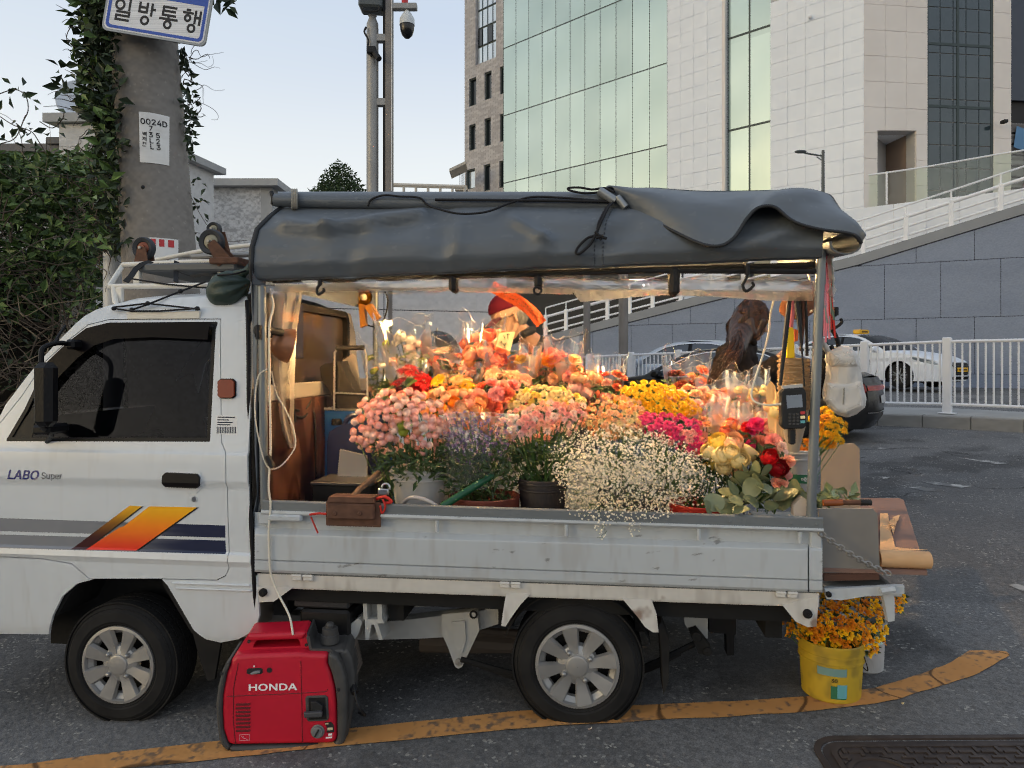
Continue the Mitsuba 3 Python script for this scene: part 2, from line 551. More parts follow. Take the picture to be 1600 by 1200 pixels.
wall = thing('retaining_wall', 'long grey concrete panel wall rising to the right behind the street', 'wall')
sA, sB = TOPS[0, 0], TOPS[-1, 0]
capw = 0.33
tri = Polygon([(sA, -1)] + [(s, z - 0.04) for s, z in TOPS] + [(sB, -1)])
part(wall, 'backing', extrude(tri, -0.6, -0.03, fW), 'mat_joint_dark')
pw = wall_s(1470)[0] - wall_s(1382)[0]
z0, ph = CZ + (HZ - 497) / F * wall_s(1450)[1], 0
ph = (CZ + (HZ - 410) / F * wall_s(1450)[1]) - z0
under = Polygon([(sA, -1)] + [(s, z - capw) for s, z in TOPS] + [(sB, -1)])
for r in range(-2, 7):
 for c in range(-18, 9):
  a0 = (c + (0.5 if r % 2 else 0.0) + (0.07 if r % 2 else 0)) * pw
  cell = sbox(a0 + .008, z0 + r * ph + .008, a0 + pw - .008, z0 + (r + 1) * ph - .008).intersection(under)
  if cell.is_empty or cell.area < 0.03:
   continue
  part(wall, 'panel', extrude(cell, -0.03, 0.0 + 0.002 * ((c * 7 + r * 3) % 3), fW), 'mat_wall_grey')
cap = Polygon([(s, z) for s, z in TOPS] + [(s, z - capw + .03) for s, z in TOPS[::-1]])
part(wall, 'coping', extrude(cap, -0.55, 0.05, fW), 'mat_wall_cap')

M('rail_white', '#dfe0e2', rough=0.35)
rail = thing('ramp_railing', 'white tube railing climbing along the top of the grey wall', 'railing')
postpx = [850, 882, 914, 947, 982, 1018, 1062, 1110, 1160, 1212, 1280, 1349, 1416, 1487, 1565, 1650, 1745]
post_s = [wall_s(p)[0] for p in postpx]
for s in post_s:
 z = float(wtop(s))
 fR = np.array([[wd[0], -wn[0], 0], [wd[1], -wn[1], 0], [0, 0, 1]])
 part(rail, 'post', xf(cat(cbox(-.07, .07, -.05, .05, 0, .82, .015), cbox(-.14, .14, -.09, .09, 0, .02, .004), tube([[0, .0, .8], [0, .0, 1.08]], .025, 6)), fR, wpt(s, z, -0.15)), 'mat_rail_white')
for h, r in ((0.16, .035), (0.44, .035), (0.74, .055), (1.09, .03)):
 pts = [wpt(s, float(wtop(s)) + h, -0.15) for s in np.linspace(post_s[0], post_s[-1] + 2, 30)]
 part(rail, 'handrail' if h > 1 else 'rail', tube(pts, r, 8), 'mat_rail_white')

# ---------------------------------------------------------------- the large stone and glass building
VPA = -395.0
CA = 32.0 * (1350 - VPA)
da = np.array([0.733, -0.681]); da /= np.linalg.norm(da)
na = np.array([da[1], -da[0]]) * 1.0
na = np.array([-0.681, -0.733]); na /= np.linalg.norm(na)
A0 = np.array([(1350 - 800) / F, 1.0]) * 32.0
db = np.array([0.992, 0.123]); nb_ = np.array([0.123, -0.992])


def fac(origin, d, n):
 return lambda a, b, c: np.stack([origin[0] + d[0] * a + n[0] * c, origin[1] + d[1] * a + n[1] * c, b], -1)


fA, fB = fac(A0, da, na), fac(A0, db, nb_)


def sA_(px, o=A0, d=da):
 a = (px - 800) / F
 t, s = np.linalg.solve(np.array([[a, -d[0]], [1, -d[1]]]), o)
 return s, t


M('stone_white', lambda p, n, uv: mix((0.71, 0.745, 0.79), (0.80, 0.83, 0.865), 0.6 * fbm(p.x * 0.9, p.y * 0.9, p.z * 0.35, octaves=3) + 0.4 * cell_rand(p.x * 1.1, p.y * 1.1, p.z * 1.3)), rough=0.65)
M('stone_beige', lambda p, n, uv: mix((0.68, 0.62, 0.565), (0.78, 0.725, 0.67), fbm(p.x * 0.8, p.y * 0.8, p.z * 0.4, octaves=3)), rough=0.65)
M('seam', '#aeacaa', rough=0.9)
M('mullion', '#3c4646', rough=0.5, metal=0.3)


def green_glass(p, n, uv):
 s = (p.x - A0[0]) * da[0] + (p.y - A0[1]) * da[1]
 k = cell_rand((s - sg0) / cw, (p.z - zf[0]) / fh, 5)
 return mix((0.42, 0.52, 0.47), (0.56, 0.66, 0.60), noise(p.x * 0.35, p.y * 0.35, p.z * 0.5)) * (.90 + .17 * k)  # pane-to-pane tone stands for differing reflections, put into the colour


M('glass_dark', lambda p, n, uv: mix((0.020, 0.034, 0.042), (0.045, 0.066, 0.076), fbm(p.x * 0.7, p.y, p.z * 0.6)), rough=0.05, spec=0.9, metal=0.12, bump=lambda p, n, uv: fbm(p.x * 0.5, p.y * 0.5, p.z * 0.5, octaves=2), bs=0.02)
bld = thing('stone_and_glass_building', 'tall modern building clad in pale stone with green curtain wall and dark glass strip', 'building')
ZT = 26.0
sg0, sg1 = sA_(786)[0], sA_(1042)[0]
t0, t1 = sA_(1133)[0], sA_(1203)[0]
# body behind the claddings
part(bld, 'core', extrude(sbox(sg0, -1, 0.0, ZT).difference(sbox(t0, 3.9, t1, ZT + 1)), -9, -0.12, fA), 'mat_seam')
part(bld, 'core', extrude(sbox(t0, 3, t1, ZT), -9, -0.5, fA), 'mat_glass_dark')
b1, b2, b3 = sA_(1450, A0, db)[0], sA_(1551, A0, db)[0], sA_(1580, A0, db)[0]
open_b = Polygon([(sA_(1371, A0, db)[0], CZ + (HZ - 330) / F * 32.2), (sA_(1371, A0, db)[0], CZ + (HZ - 205) / F * 32.2), (sA_(1432, A0, db)[0], CZ + (HZ - 207) / F * 32.6), (sA_(1432, A0, db)[0], CZ + (HZ - 330) / F * 32.6)])
part(bld, 'core', extrude(sbox(0.0, -1, b3, ZT).difference(open_b), -0.7, -0.12, fB), 'mat_seam')
part(bld, 'core', extrude(sbox(-0.5, -1, b3, ZT), -9, -4.0, fB), 'mat_stone_beige')
ob = open_b.bounds
M('recess_brown', '#8d7a6c', rough=0.8)
M('recess_dark', '#3a3634', rough=0.8)
part(bld, 'recess_wall', extrude(sbox(ob[2], ob[1] - .3, ob[2] + .15, ob[3]), -4.0, -0.7, fB), 'mat_recess_brown')
part(bld, 'recess_wall', extrude(sbox(ob[0] - .15, ob[1] - .3, ob[0], ob[3]), -4.0, -0.7, fB), 'mat_recess_brown')
part(bld, 'recess_ceiling', extrude(sbox(ob[0] - .15, ob[3], ob[2] + .15, ob[3] + .15), -4.0, -0.7, fB), 'mat_stone_white')
part(bld, 'recess_door', extrude(sbox(ob[0] + 0.3, ob[1] - .3, ob[2] - 0.5, ob[3] - .3), -3.99, -3.9, fB), 'mat_recess_dark')


def clad(f, s_a, s_b, wcol, hrow, z_a, z_b, mat, hole=None, zoff=0.0):
 n = max(1, round((s_b - s_a) / wcol))
 w = (s_b - s_a) / n
 r0 = math.floor((z_a - zoff) / hrow)
 for i in range(n):
  for r in range(r0, int((z_b - zoff) / hrow) + 1):
   c = sbox(s_a + i * w + .006, zoff + r * hrow + .007, s_a + (i + 1) * w - .006, zoff + (r + 1) * hrow - .007)
   if hole is not None:
    c = c.difference(hole)
   if c.area > 0.02:
    part(bld, 'stone_panel', extrude(c, -0.12, 0.0 + 0.0015 * ((i * 5 + r * 3) % 4), f), mat)


# the facade's rows: those in the frame one by one
clad(fA, t1 + .02, -0.004, 0.86, 0.76, 4.6, 18.6, 'mat_stone_white')
clad(fA, sg1 + .02, t0 - .16, 0.86, 0.76, 6.0, 21.0, 'mat_stone_white')
clad(fB, 0.004, b1 - .02, 1.15, 1.16, 5.2, 18.6, 'mat_stone_beige', hole=open_b, zoff=0.1)
clad(fB, b2 + .05, b3, 1.1, 1.16, 5.2, 19.5, 'mat_stone_beige', zoff=0.1)
for f, x0, x1, zz, mt in ((fA, t1 + .02, -.004, 4.55, 'mat_stone_white'), (fA, sg0, t0 - .16, 6.0, 'mat_stone_white'), (fB, .004, b1 - .02, 5.2, 'mat_stone_beige'), (fB, b2 + .05, b3, 5.2, 'mat_stone_beige')):
 part(bld, 'plinth', extrude(sbox(x0, -1, x1, zz - .01), -0.12, 0.0, f), mt)
part(bld, 'reveal', extrude(sbox(t0 - .16, -1, t0, ZT), -.3, .03, fA), 'mat_stone_beige')
# the green curtain wall
zf = [CZ + (HZ - y) / F * sA_(800)[1] for y in (283, 178, 70)]
fh = (zf[2] - zf[0]) / 2
rows_z = [zf[0] + k * fh for k in range(-2, 5)]
nc = 11
cw = (sg1 - sg0) / nc
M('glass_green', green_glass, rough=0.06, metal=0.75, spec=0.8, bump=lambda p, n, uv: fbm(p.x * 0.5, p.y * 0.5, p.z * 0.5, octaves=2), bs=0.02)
for i in range(nc):
 for k in range(len(rows_z) - 1):
  if rows_z[k + 1] < 7.5 or rows_z[k] > 25.5:
   continue
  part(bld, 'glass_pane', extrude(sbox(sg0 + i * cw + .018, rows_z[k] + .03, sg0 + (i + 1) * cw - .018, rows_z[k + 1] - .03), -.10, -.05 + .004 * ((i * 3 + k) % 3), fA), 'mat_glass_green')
part(bld, 'mullion_frame', cat([extrude(sbox(sg0 + i * cw - .02, 6, sg0 + i * cw + .02, ZT), -.14, -.043, fA) for i in range(nc + 1)] + [extrude(sbox(sg0, z - .035, sg1, z + .035), -.14, -.04, fA) for z in rows_z]), 'mat_mullion')
# the narrow glass strip of the same facade
zs = [CZ + (HZ - y) / F * sA_(1170)[1] for y in (194, 46)]
sh = zs[1] - zs[0]
for i in range(2):
 w = (t1 - t0) / 2
 for k in range(-1, 4):
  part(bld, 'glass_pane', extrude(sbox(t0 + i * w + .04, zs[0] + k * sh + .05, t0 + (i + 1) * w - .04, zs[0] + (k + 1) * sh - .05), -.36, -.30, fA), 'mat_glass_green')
part(bld, 'mullion_frame', cat([extrude(sbox(t0 + i * w - .04, 4, t0 + i * w + .04, ZT), -.4, -.28, fA) for i in range(3)] + [extrude(sbox(t0, zs[0] + k * sh - .05, t1, zs[0] + k * sh + .05), -.4, -.277, fA) for k in range(-1, 5)]), 'mat_mullion')
# the dark glass strip of the beige face with the braces behind it
nd = 5
for i in range(nd):
 w = (b2 - b1) / nd
 for k in range(14):
  z = 5.0 + k * 1.05
  part(bld, 'dark_glass_pane', extrude(sbox(b1 + i * w + .02, z + .02, b1 + (i + 1) * w - .02, z + 1.03), -.10, -.06, fB), 'mat_glass_dark')
part(bld, 'dark_frame', cat([extrude(sbox(b1 + x * (b2 - b1) - .05, 4, b1 + x * (b2 - b1) + .05, ZT), -.12, -.03, fB) for x in (0, .47, 1.0)] + [extrude(sbox(b1, z - .06, b2, z + .06), -.12, -.034, fB) for z in (CZ + (HZ - 238 - 110) / F * 33, CZ + (HZ - 172) / F * 33, CZ + (HZ - 76) / F * 33)]), 'mat_mullion')
solo('wall_lamp', ball(fA(np.array(-2.35), np.array(CZ + (HZ - 26) / F * 33.5), np.array(.12)), .10), 'mat_rail_white', 'small round white wall fixture high on the pale stone facade', 'lamp', smooth=True)
M('black_matt', '#17181a', rough=0.7)
M('black_gloss', '#101114', rough=0.25)
kk = thing('facade_camera', 'small black security camera on the beige stone pier', 'camera')
q = P(1565, 192, 32.6)
part(kk, 'housing', xf(cbox(-.10, .10, -.32, -.02, -.07, .07, .02), None, q), 'mat_black_matt')

# terrace parapet and green glass balustrade on the ramp behind the wall
fP = lambda a, b, d: fW(a, b, d - 2.4)
par = [(px, wall_s(px, -2.4)) for px in (1340, 1357, 1442, 1561, 1600, 1900)]
pyb = dict(zip((1340, 1357, 1442, 1561, 1600, 1900), (325, 323, 312, 299, 293, 245)))
pyt = dict(zip((1340, 1357, 1442, 1561, 1600, 1900), (276, 273, 261, 240, 234, 175)))
bot = [(s, CZ + (HZ - pyb[px]) / F * t) for px, (s, t) in par]
top = [(s, CZ + (HZ - pyt[px]) / F * t) for px, (s, t) in par]
terr = thing('ramp_parapet', 'white sloping parapet behind the ramp railing', 'wall')
for i in range(14):
 a, b = wall_s(1210, -2.4)[0] + i * 0.95, wall_s(1210, -2.4)[0] + (i + 1) * 0.95
 zb = lambda s: np.interp(s, [x[0] for x in bot], [x[1] for x in bot]) - (0.10 * max(0, bot[0][0] - s))
 part(terr, 'panel', extrude(Polygon([(a + .008, 0), (a + .008, zb(a) - .02), (b - .008, zb(b) - .02), (b - .008, 0)]), -.15, 0, fP), 'mat_stone_white')
scene['mat_glass_rail'] = {'type': 'thindielectric', 'int_ior': 1.5, 'specular_transmittance': {'type': 'rgb', 'value': [.66, .74, .62]}}
bal = thing('glass_balustrade', 'greenish glass balustrade on the parapet in front of the building entrance', 'balustrade')
sx = np.linspace(wall_s(1357, -2.4)[0], wall_s(1760, -2.4)[0], 12)
zb = lambda s: np.interp(s, [x[0] for x in bot], [x[1] for x in bot])
zt_ = lambda s: np.interp(s, [x[0] for x in top], [x[1] for x in top])
for a, b in zip(sx[:-1], sx[1:]):
 q = fP(np.array([a + .01, a + .01, b - .01, b - .01]), np.array([zb(a), zt_(a), zt_(b), zb(b)]), np.full(4, -.07))
 part(bal, 'pane', quadmesh(q, [[0, 3, 2, 1]]), 'mat_glass_rail')
part(bal, 'top_rail', tube([wpt(s, float(zt_(s)), -2.47) for s in sx], .03, 6), 'mat_rail_white')
fR = np.array([[wd[0], -wn[0], 0], [wd[1], -wn[1], 0], [0, 0, 1]])
part(bal, 'end_post', xf(cbox(-.03, .03, -.03, .03, 0, zt_(sx[1]) - zb(sx[1]) + .02, .005), fR, wpt(sx[0] + .55, float(zb(sx[0] + .55)), -2.42)), 'mat_rail_white')

# neighbour at the right edge with its poster
M('louver', lambda p, n, uv: mix((.16, .14, .13), (.26, .24, .22), smoothstep(.3, .7, noise(0, 0, p.z * 5))), rough=.8)
nb = thing('louvred_side_building', 'brown louvred building at the far right edge behind the pale stone one', 'building')
NB = np.array([(1566 - 800) / F, 1.0]) * 40
fN = fac(NB, db, nb_)
part(nb, 'wall', extrude(sbox(0, -1, 14, ZT), -6, 0, fN), 'mat_recess_dark')
for k in range(16):
 part(nb, 'louvre', extrude(sbox(0, 5 + k * .62, 14, 5.5 + k * .62), 0, .08, fN), 'mat_louver')
pos = thing('billboard', 'dark advertising billboard with pale blue and pink shapes at the right edge', 'billboard')
part(pos, 'board', extrude(sbox(.3, CZ + (HZ - 158) / F * 40, 9, 24), .10, .22, fN), M('poster_dark', '#3a3f4a', rough=.4))
part(pos, 'print', cat(extrude(Point(2.3, 17.5).buffer(.9), .22, .226, fN), extrude(Polygon([(1.3, 14.2), (2.6, 13.4), (3.2, 14.6), (1.8, 15.6)]), .22, .226, fN)), M('poster_pale', '#a9b2c4', rough=.5))
part(pos, 'print', extrude(Polygon([(.5, 13.4), (1.9, 13.0), (2.0, 14.2), (.7, 14.6)]), .22, .229, fN), M('poster_blue', '#5d8bb0', rough=.5))
part(pos, 'print', extrude(Polygon([(1.1, 11.2), (1.7, 11.0), (2.2, 13.2), (1.6, 13.3)]), .22, .228, fN), M('poster_pink', '#b98c86', rough=.5))

# grey brick building far behind on the left of the glass one
CB = 60000.0
Bo = np.array([(726 - 800) / F, 1.0]) * CB / (726 - VPA)
fBr = fac(Bo, da, na)


def bricks(p, n, uv):
 s = (p.x - Bo[0]) * da[0] + (p.y - Bo[1]) * da[1]
 row = dr.floor(p.z / 0.16)
 x = s / 0.5 + 0.5 * (row - 2 * dr.floor(row / 2))
 c = mix((.35, .33, .325), (.48, .46, .455), cell_rand(x, row, 1))
 e = dr.minimum(x - dr.floor(x), 1 - (x - dr.floor(x)))
 return mix((.30, .28, .27), c, smoothstep(.02, .06, e))


M('grey_brick', bricks, rough=.85)
M('window_dark', '#23282c', rough=.08, spec=.8)
M('window_pale', '#c9d2d8', rough=.08, metal=.6)
br = thing('brick_apartment_building', 'pinkish grey brick building with narrow dark windows behind the glass one', 'building')


def sBr(px):
 a = (px - 800) / F
 t, s = np.linalg.solve(np.array([[a, -da[0]], [1, -da[1]]]), Bo)
 return s, t


def brect(x0, y0, x1, y1):
 (s0_, t0_), (s1_, t1_) = sBr(x0), sBr(x1)
 return sbox(s0_, CZ + (HZ - y1) / F * t0_, s1_, CZ + (HZ - y0) / F * t0_)


wins = [brect(733, 124, 744, 167), brect(757, 114, 768, 157), brect(781, 105, 791, 148), brect(733, 196, 743, 236), brect(757, 186, 767, 229), brect(781, 179, 790, 222), brect(756, 258, 766, 299), brect(780, 252, 789, 294), brect(728, 266, 742, 297)]
big = brect(743, -40, 775, 102)
allw = unary_union(wins + [big])
part(br, 'wall', extrude(sbox(0, -2, 12, 32).difference(allw), -.35, 0, fBr), 'mat_grey_brick')
part(br, 'core', extrude(sbox(0, -2, 12, 32), -9, -.36, fBr), 'mat_grey_brick')
for i, wv in enumerate(wins):
 b = wv.bounds
 w = part(br, 'window', extrude(wv, -.34, -.28, fBr), 'mat_window_pale' if i == 8 else 'mat_window_dark')
 part(w, 'frame', cat(extrude(wv.buffer(.0).difference(wv.buffer(-.09)), -.28, -.12, fBr)), 'mat_mullion')
b = big.bounds
wk = part(br, 'window', extrude(big, -.34, -.3, fBr), 'mat_mullion', label='tall window of pale panes')
nx, dzp = 4, (b[3] - b[1]) / 5
for i in range(nx):
 for k in range(5):
  ww = (b[2] - b[0]) / nx
  part(wk, 'pane', extrude(sbox(b[0] + i * ww + .06, b[1] + k * dzp + .08, b[0] + (i + 1) * ww - .06, b[1] + (k + 1) * dzp - .08), -.3, -.22, fBr), 'mat_window_dark' if k == 1 and i % 2 == 0 else 'mat_window_pale')

# ================================================================ BEHIND THE TRUCK, LEFT
def stucco(p, n, uv):
 s = fbm(p.x * 28, p.y * 28, p.z * 28, octaves=3)
 return mix((.36, .36, .365), (.62, .62, .625), smoothstep(.3, .7, s)) * (.93 + .14 * fbm(p.x, p.y, p.z * .4))


M('stucco', stucco, rough=.9, bump=lambda p, n, uv: fbm(p.x * 30, p.y * 30, p.z * 30, octaves=2), bs=.02)
M('granite_wall', lambda p, n, uv: mix((.50, .49, .48), (.68, .665, .65), fbm(p.x * 22, p.y * 22, p.z * 22, octaves=3)), rough=.85)
M('cap_stone', lambda p, n, uv: mix((.33, .33, .33), (.43, .43, .42), fbm(p.x * 4, p.y * 4, p.z * 4)), rough=.85)


def wall_between(A, B, h0, h1, t, name_top=None):
 """Upright slab between two plan points, its top from h0 to h1, thickness t away from the camera."""
 A, B = np.asarray(A, float), np.asarray(B, float)
 d = (B - A) / np.linalg.norm(B - A)
 n = np.array([-d[1], d[0]])
 if n[1] < 0:
  n = -n
 L = np.linalg.norm(B - A)
 f = lambda a, b, c: np.stack([A[0] + d[0] * a + n[0] * c, A[1] + d[1] * a + n[1] * c, b], -1)
 return f, L


# grey stucco house
a, b = P(334, 286, 9.2), P(452, 297, 10.2)
st = thing('stucco_house', 'low grey roughcast house with a flat stone cap behind the truck cab', 'house')
f, L = wall_between(P(334, 286, 9.2)[:2], P(424, 286, 9.2)[:2], 0, 0, 1)
zt = P(380, 293, 9.2)[2]
part(st, 'wall', extrude(sbox(-2, -1, L, zt), 0, 5, f), 'mat_stucco')
part(st, 'cap', extrude(sbox(-2.1, zt, L + .12, zt + .09), -.12, 5.1, f), 'mat_cap_stone')
part(st, 'corner_trim', extrude(sbox(L - .13, -1, L + .012, zt - .002), -.012, .5, f), 'mat_cap_stone')
# pale granite wall running away beside the pole
gw = thing('granite_boundary_wall', 'pale granite wall with a sloping cap beside the concrete pole', 'wall')
A_, B_ = P(150, 226, 5.6), P(334, 262, 7.6)
f, L = wall_between(A_[:2], B_[:2], 0, 0, 1)
za, zb_ = 3.25, P(334, 270, 7.6)[2]
part(gw, 'wall', extrude(Polygon([(0, -1), (0, za), (L, zb_), (L, -1)]), 0, .3, f), 'mat_granite_wall')
part(gw, 'cap', extrude(Polygon([(-.05, za), (-.05, za + .07), (L + .10, zb_ + .07), (L + .10, zb_)]), -.09, .4, f), 'mat_cap_stone')
# granite-clad wall seen through the flower bed's canopy
g2 = thing('granite_clad_wall', 'light grey granite slab wall seen behind the flowers under the canopy', 'wall')
f, L = wall_between(P(540, 400, 7.8)[:2], P(792, 400, 8.4)[:2], 0, 0, 1)
part(g2, 'backing', extrude(sbox(-.6, -1, L, 2.62), .03, .4, f), 'mat_joint_dark')
xs_ = [-.6, .42, 1.56, L * .805, L]
zs_ = [-.6, .62, 1.95, 2.6]
for i in range(len(xs_) - 1):
 for k in range(len(zs_) - 1):
  part(g2, 'slab', extrude(sbox(xs_[i] + .005, zs_[k] + .005, xs_[i + 1] - .005, zs_[k + 1] - .005), 0 + .003 * ((i + k) % 2), .03, f), 'mat_granite_wall')
# dark panel whose colour holds the shade of the opening beyond the wall's foot
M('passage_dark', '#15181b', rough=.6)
dk = thing('covered_passage', 'dark panel coloured as the shade of an opening behind the lower end of the white railing', 'passage')
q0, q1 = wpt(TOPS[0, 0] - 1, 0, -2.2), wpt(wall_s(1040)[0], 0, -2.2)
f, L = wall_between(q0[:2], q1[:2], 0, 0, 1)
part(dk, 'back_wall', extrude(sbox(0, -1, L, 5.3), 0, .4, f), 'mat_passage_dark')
part(dk, 'lintel', extrude(sbox(0, 5.3, L, 6.4), -.2, .4, f), 'mat_stone_white')
# back parapet with chimney, left
bw = thing('rooftop_parapet', 'grey parapet of a low roof above the hedge', 'wall')
f, L = wall_between(P(-160, 240, 8.4)[:2], P(150, 240, 8.4)[:2], 0, 0, 1)
zt = P(0, 240, 8.4)[2]
part(bw, 'wall', extrude(sbox(0, -1, L, zt), 0, 3, f), 'mat_cap_stone')
part(bw, 'cap', extrude(sbox(-.1, zt, L + .1, zt + .09), -.1, 3, f), M('cap_dark', '#6d6a68', rough=.85))
ch = thing('brick_chimney', 'square grey chimney with a flat cap above the hedge', 'chimney')
M('chimney_grey', lambda p, n, uv: mix((.10, .095, .09), (.18, .17, .16), fbm(p.x * 9, p.y * 9, p.z * 9)), rough=.9)
q = P(93, 300, 8.0)
part(ch, 'shaft', cbox(q[0] - .11, q[0] + .11, 8.0, 8.22, 1.0, P(0, 226, 8)[2], .006), 'mat_chimney_grey')
part(ch, 'cap', cbox(q[0] - .14, q[0] + .14, 7.97, 8.25, P(0, 226, 8)[2], P(0, 215, 8)[2], .008), 'mat_chimney_grey')
# satellite dish
ds = thing('satellite_dish', 'pale round satellite dish half hidden by the creeper on the pole', 'satellite dish')
c = P(136, 165, 7.0)
R = frame_to([.62, -.75, .25])
prof = [(0.001, -.06), (.12, -.045), (.21, -.012), (.26, .012), (.268, .008), (.21, -.025), (.12, -.058), (.001, -.075)]
part(ds, 'reflector', xf(lathe(prof, 28), R, c), M('dish', '#c9ccd0', rough=.4), smooth=40)
part(ds, 'arm', tube([c + R @ [0, -.24, 0], c + R @ [0, -.05, .3]], .012, 6), 'mat_mullion')
part(ds, 'receiver', xf(cbox(-.03, .03, -.03, .03, -.05, .05, .008), R, c + R @ np.array([0, -.03, .3])), 'mat_dish')
part(ds, 'mast', tube([c + R @ [0, 0, -.08], [c[0] - .05, 7.25, c[2] - .35], [c[0] - .05, 7.25, 2.6]], .025, 8), 'mat_mullion')

# ---------------------------------------------------------------- concrete utility pole with sign, plate and creeper
PY = 4.35
conc = lambda p, n, uv: mix((.168, .152, .136), (.232, .212, .192), smoothstep(.25, .75, .55 * fbm(p.x * 3, p.y * 3, p.z * 1.1, octaves=3) + .45 * fbm(p.x * 40, p.y * 40, p.z * 40, octaves=2))) + mi.Color3f(.16, .14, .12) * (smoothstep(.975, .99, voronoi(p.x * 90 + p.y * 47, p.z * 90)[2]) * .3)
M('pole_concrete', conc, rough=.9, bump=lambda p, n, uv: fbm(p.x * 45, p.y * 45, p.z * 45, octaves=2), bs=.002)
pole = thing('utility_pole', 'thick weathered concrete utility pole leaning slightly beside the hedge', 'pole')
pc = lambda py: (P((178 + (195 - 178) * (py - 60) / 320 + 273 + (301 - 273) * (py - 60) / 320) / 2, py, PY))
prad = lambda py: ((273 - 178) + (106 - 95) * (py - 60) / 320) / 2 / F * PY
ys_ = [-260, -100, 60, 200, 380, 520, 700, 1000]
part(pole, 'shaft', tube([pc(y) for y in ys_[::-1]], [prad(y) for y in ys_[::-1]], 32), 'mat_pole_concrete', smooth=40)


def pole_pt(py, deg, out=0.0):
 """A point on the pole's surface; deg 0 faces the camera, positive to the right."""
 r = prad(py) + out
 return pc(py) + np.array([r * math.sin(math.radians(deg)), -r * math.cos(math.radians(deg)), 0])


def pole_patch(name, x0, y0, x1, y1, mat, label, cat_, out=.004, par=None):
 """A sheet bent round the pole between photo pixel columns and rows."""
 rows = []
 for y in np.linspace(y0, y1, 8):
  cx = F * pc(y)[0] / PY + 800
  rr = prad(y) * F / PY
  d0, d1 = [math.degrees(math.asin(np.clip((x - cx) / rr, -.98, .98))) for x in (x0 + (y - y0) * .035, x1 + (y - y0) * .035)]
  rows.append([pole_pt(y, d, out) for d in np.linspace(d0, d1, 10)])
 return grid(rows)


M('plate_metal', lambda p, n, uv: mix((.50, .47, .43), (.62, .60, .57), fbm(p.x * 12, 0, p.z * 30)), rough=.35, metal=.6)
pl = thing('pole_number_plate', 'silver number plate with black figures wrapped round the concrete pole', 'plate')
part(pl, 'sheet', pole_patch('', 243, 192, 277, 268, 'mat_plate_metal', '', ''), 'mat_plate_metal', smooth=True)
M('ink_black', '#16181c', rough=.6)
M('ink_blue', '#24346e', rough=.5)


def bend_text(txt, h, px, py, mat, out=.0062, bold=True):
 m = meshkit.text_mesh(txt, h, .0008, bold)
 v = np.array(m.vertices)
 cx = F * pc(py)[0] / PY + 800
 r = prad(py)
 x = (px - cx) / F * PY + v[:, 0]
 th = np.arcsin(np.clip(((px - cx) / F * PY) / r, -.97, .97)) + v[:, 0] / r
 c = pc(py)
 ca = np.array([pc(py + d)[0] for d in (0, 100)])
 lean = (ca[1] - ca[0]) / (100 / F * PY)
 X = c[0] - lean * v[:, 1] + (r + out + v[:, 2]) * np.sin(th)
 Y = c[1] - (r + out + v[:, 2]) * np.cos(th)
 return trimesh.Trimesh(np.stack([X, Y, c[2] + v[:, 1]], 1), m.faces, process=False)


for txt, px, py, h in (('0024D', 245, 210, .032), ('7', 256, 219, .027), ('3 5', 256, 229, .029), ('L 2', 257, 238, .029), ('L 3', 258, 247, .029)):
 part(pl, 'lettering', bend_text(txt, h, px, py, 'ink'), 'mat_ink_black')


def hangul_mesh(g, w, h, depth=.0008):
 return extrude(shapely.affinity.scale(g, w, h, origin=(0, 0)), 0, depth)


BAEK = glyph([[(.15, .55), (.15, .98)], [(.5, .55), (.5, .98)], [(.15, .58), (.5, .58)], [(.15, .76), (.5, .76)], [(.68, .5), (.68, 1)], [(.9, .5), (.9, 1)], [(.68, .76), (.9, .76)], [(.2, .38), (.88, .38), (.88, .05)]])
JE = glyph([[(.08, .9), (.5, .9), (.1, .35)], [(.32, .62), (.52, .36)], [(.68, .2), (.68, 1)], [(.9, .1), (.9, 1)], [(.5, .62), (.68, .62)]])
GEON = glyph([[(.1, .92), (.5, .92), (.2, .5)], [(.85, .4), (.85, 1)], [(.62, .72), (.85, .72)], [(.2, .38), (.2, .08), (.85, .08)]])
for g, py in ((BAEK, 229), (JE, 236.5), (GEON, 244)):
 m = hangul_mesh(g, .026, .027)
 v = np.array(m.vertices)
 b = bend_text('I', .02, 248, py, 'ink')
 c = pole_pt(py, math.degrees(math.asin((248 - (F * pc(py)[0] / PY + 800)) / (prad(py) * F / PY))), .0062)
 th = math.asin((251 - (F * pc(py)[0] / PY + 800)) / (prad(py) * F / PY))
 part(pl, 'lettering', xf(trimesh.Trimesh(np.stack([v[:, 0], v[:, 2] * -1, v[:, 1]], 1), m.faces, process=False), rot('z', math.degrees(th)), c), 'mat_ink_black')
stk = thing('paper_notice', 'small white and red paper notice stuck on the lower pole behind the roof rack', 'notice')
part(stk, 'sheet', pole_patch('', 259, 380, 292, 412, '', '', ''), M('paper_white', '#d8d6d2', rough=.8), smooth=True)
for x in (262, 272, 282):
 part(stk, 'print', pole_patch('', x, 382, x + 6, 393, '', '', '', out=.006), M('print_red', '#b8383c', rough=.7), smooth=True)
part(pole, 'bolt_hole', ball(pole_pt(305, 8, -.008), .014, 1), 'mat_black_matt')

# one-way street sign
sg = thing('street_sign', 'white and blue one way sign with black lettering fixed high on the pole', 'sign')
SY = PY - .30
c0, c1, c2, c3 = P(158, 46, SY), P(320, 73, SY), P(318, -12, SY), P(154, -44, SY)
sx_ = (c1 - c0)
sl = np.linalg.norm(sx_)
sxd = sx_ / sl
szd = (c3 - c0) - sxd * np.dot(c3 - c0, sxd)
shh = .48
szd /= np.linalg.norm(szd)
syd = np.cross(sxd, -szd)
fS = lambda a, b, d: c0 + a[:, None] * sxd + b[:, None] * szd + d[:, None] * np.cross(sxd, szd)


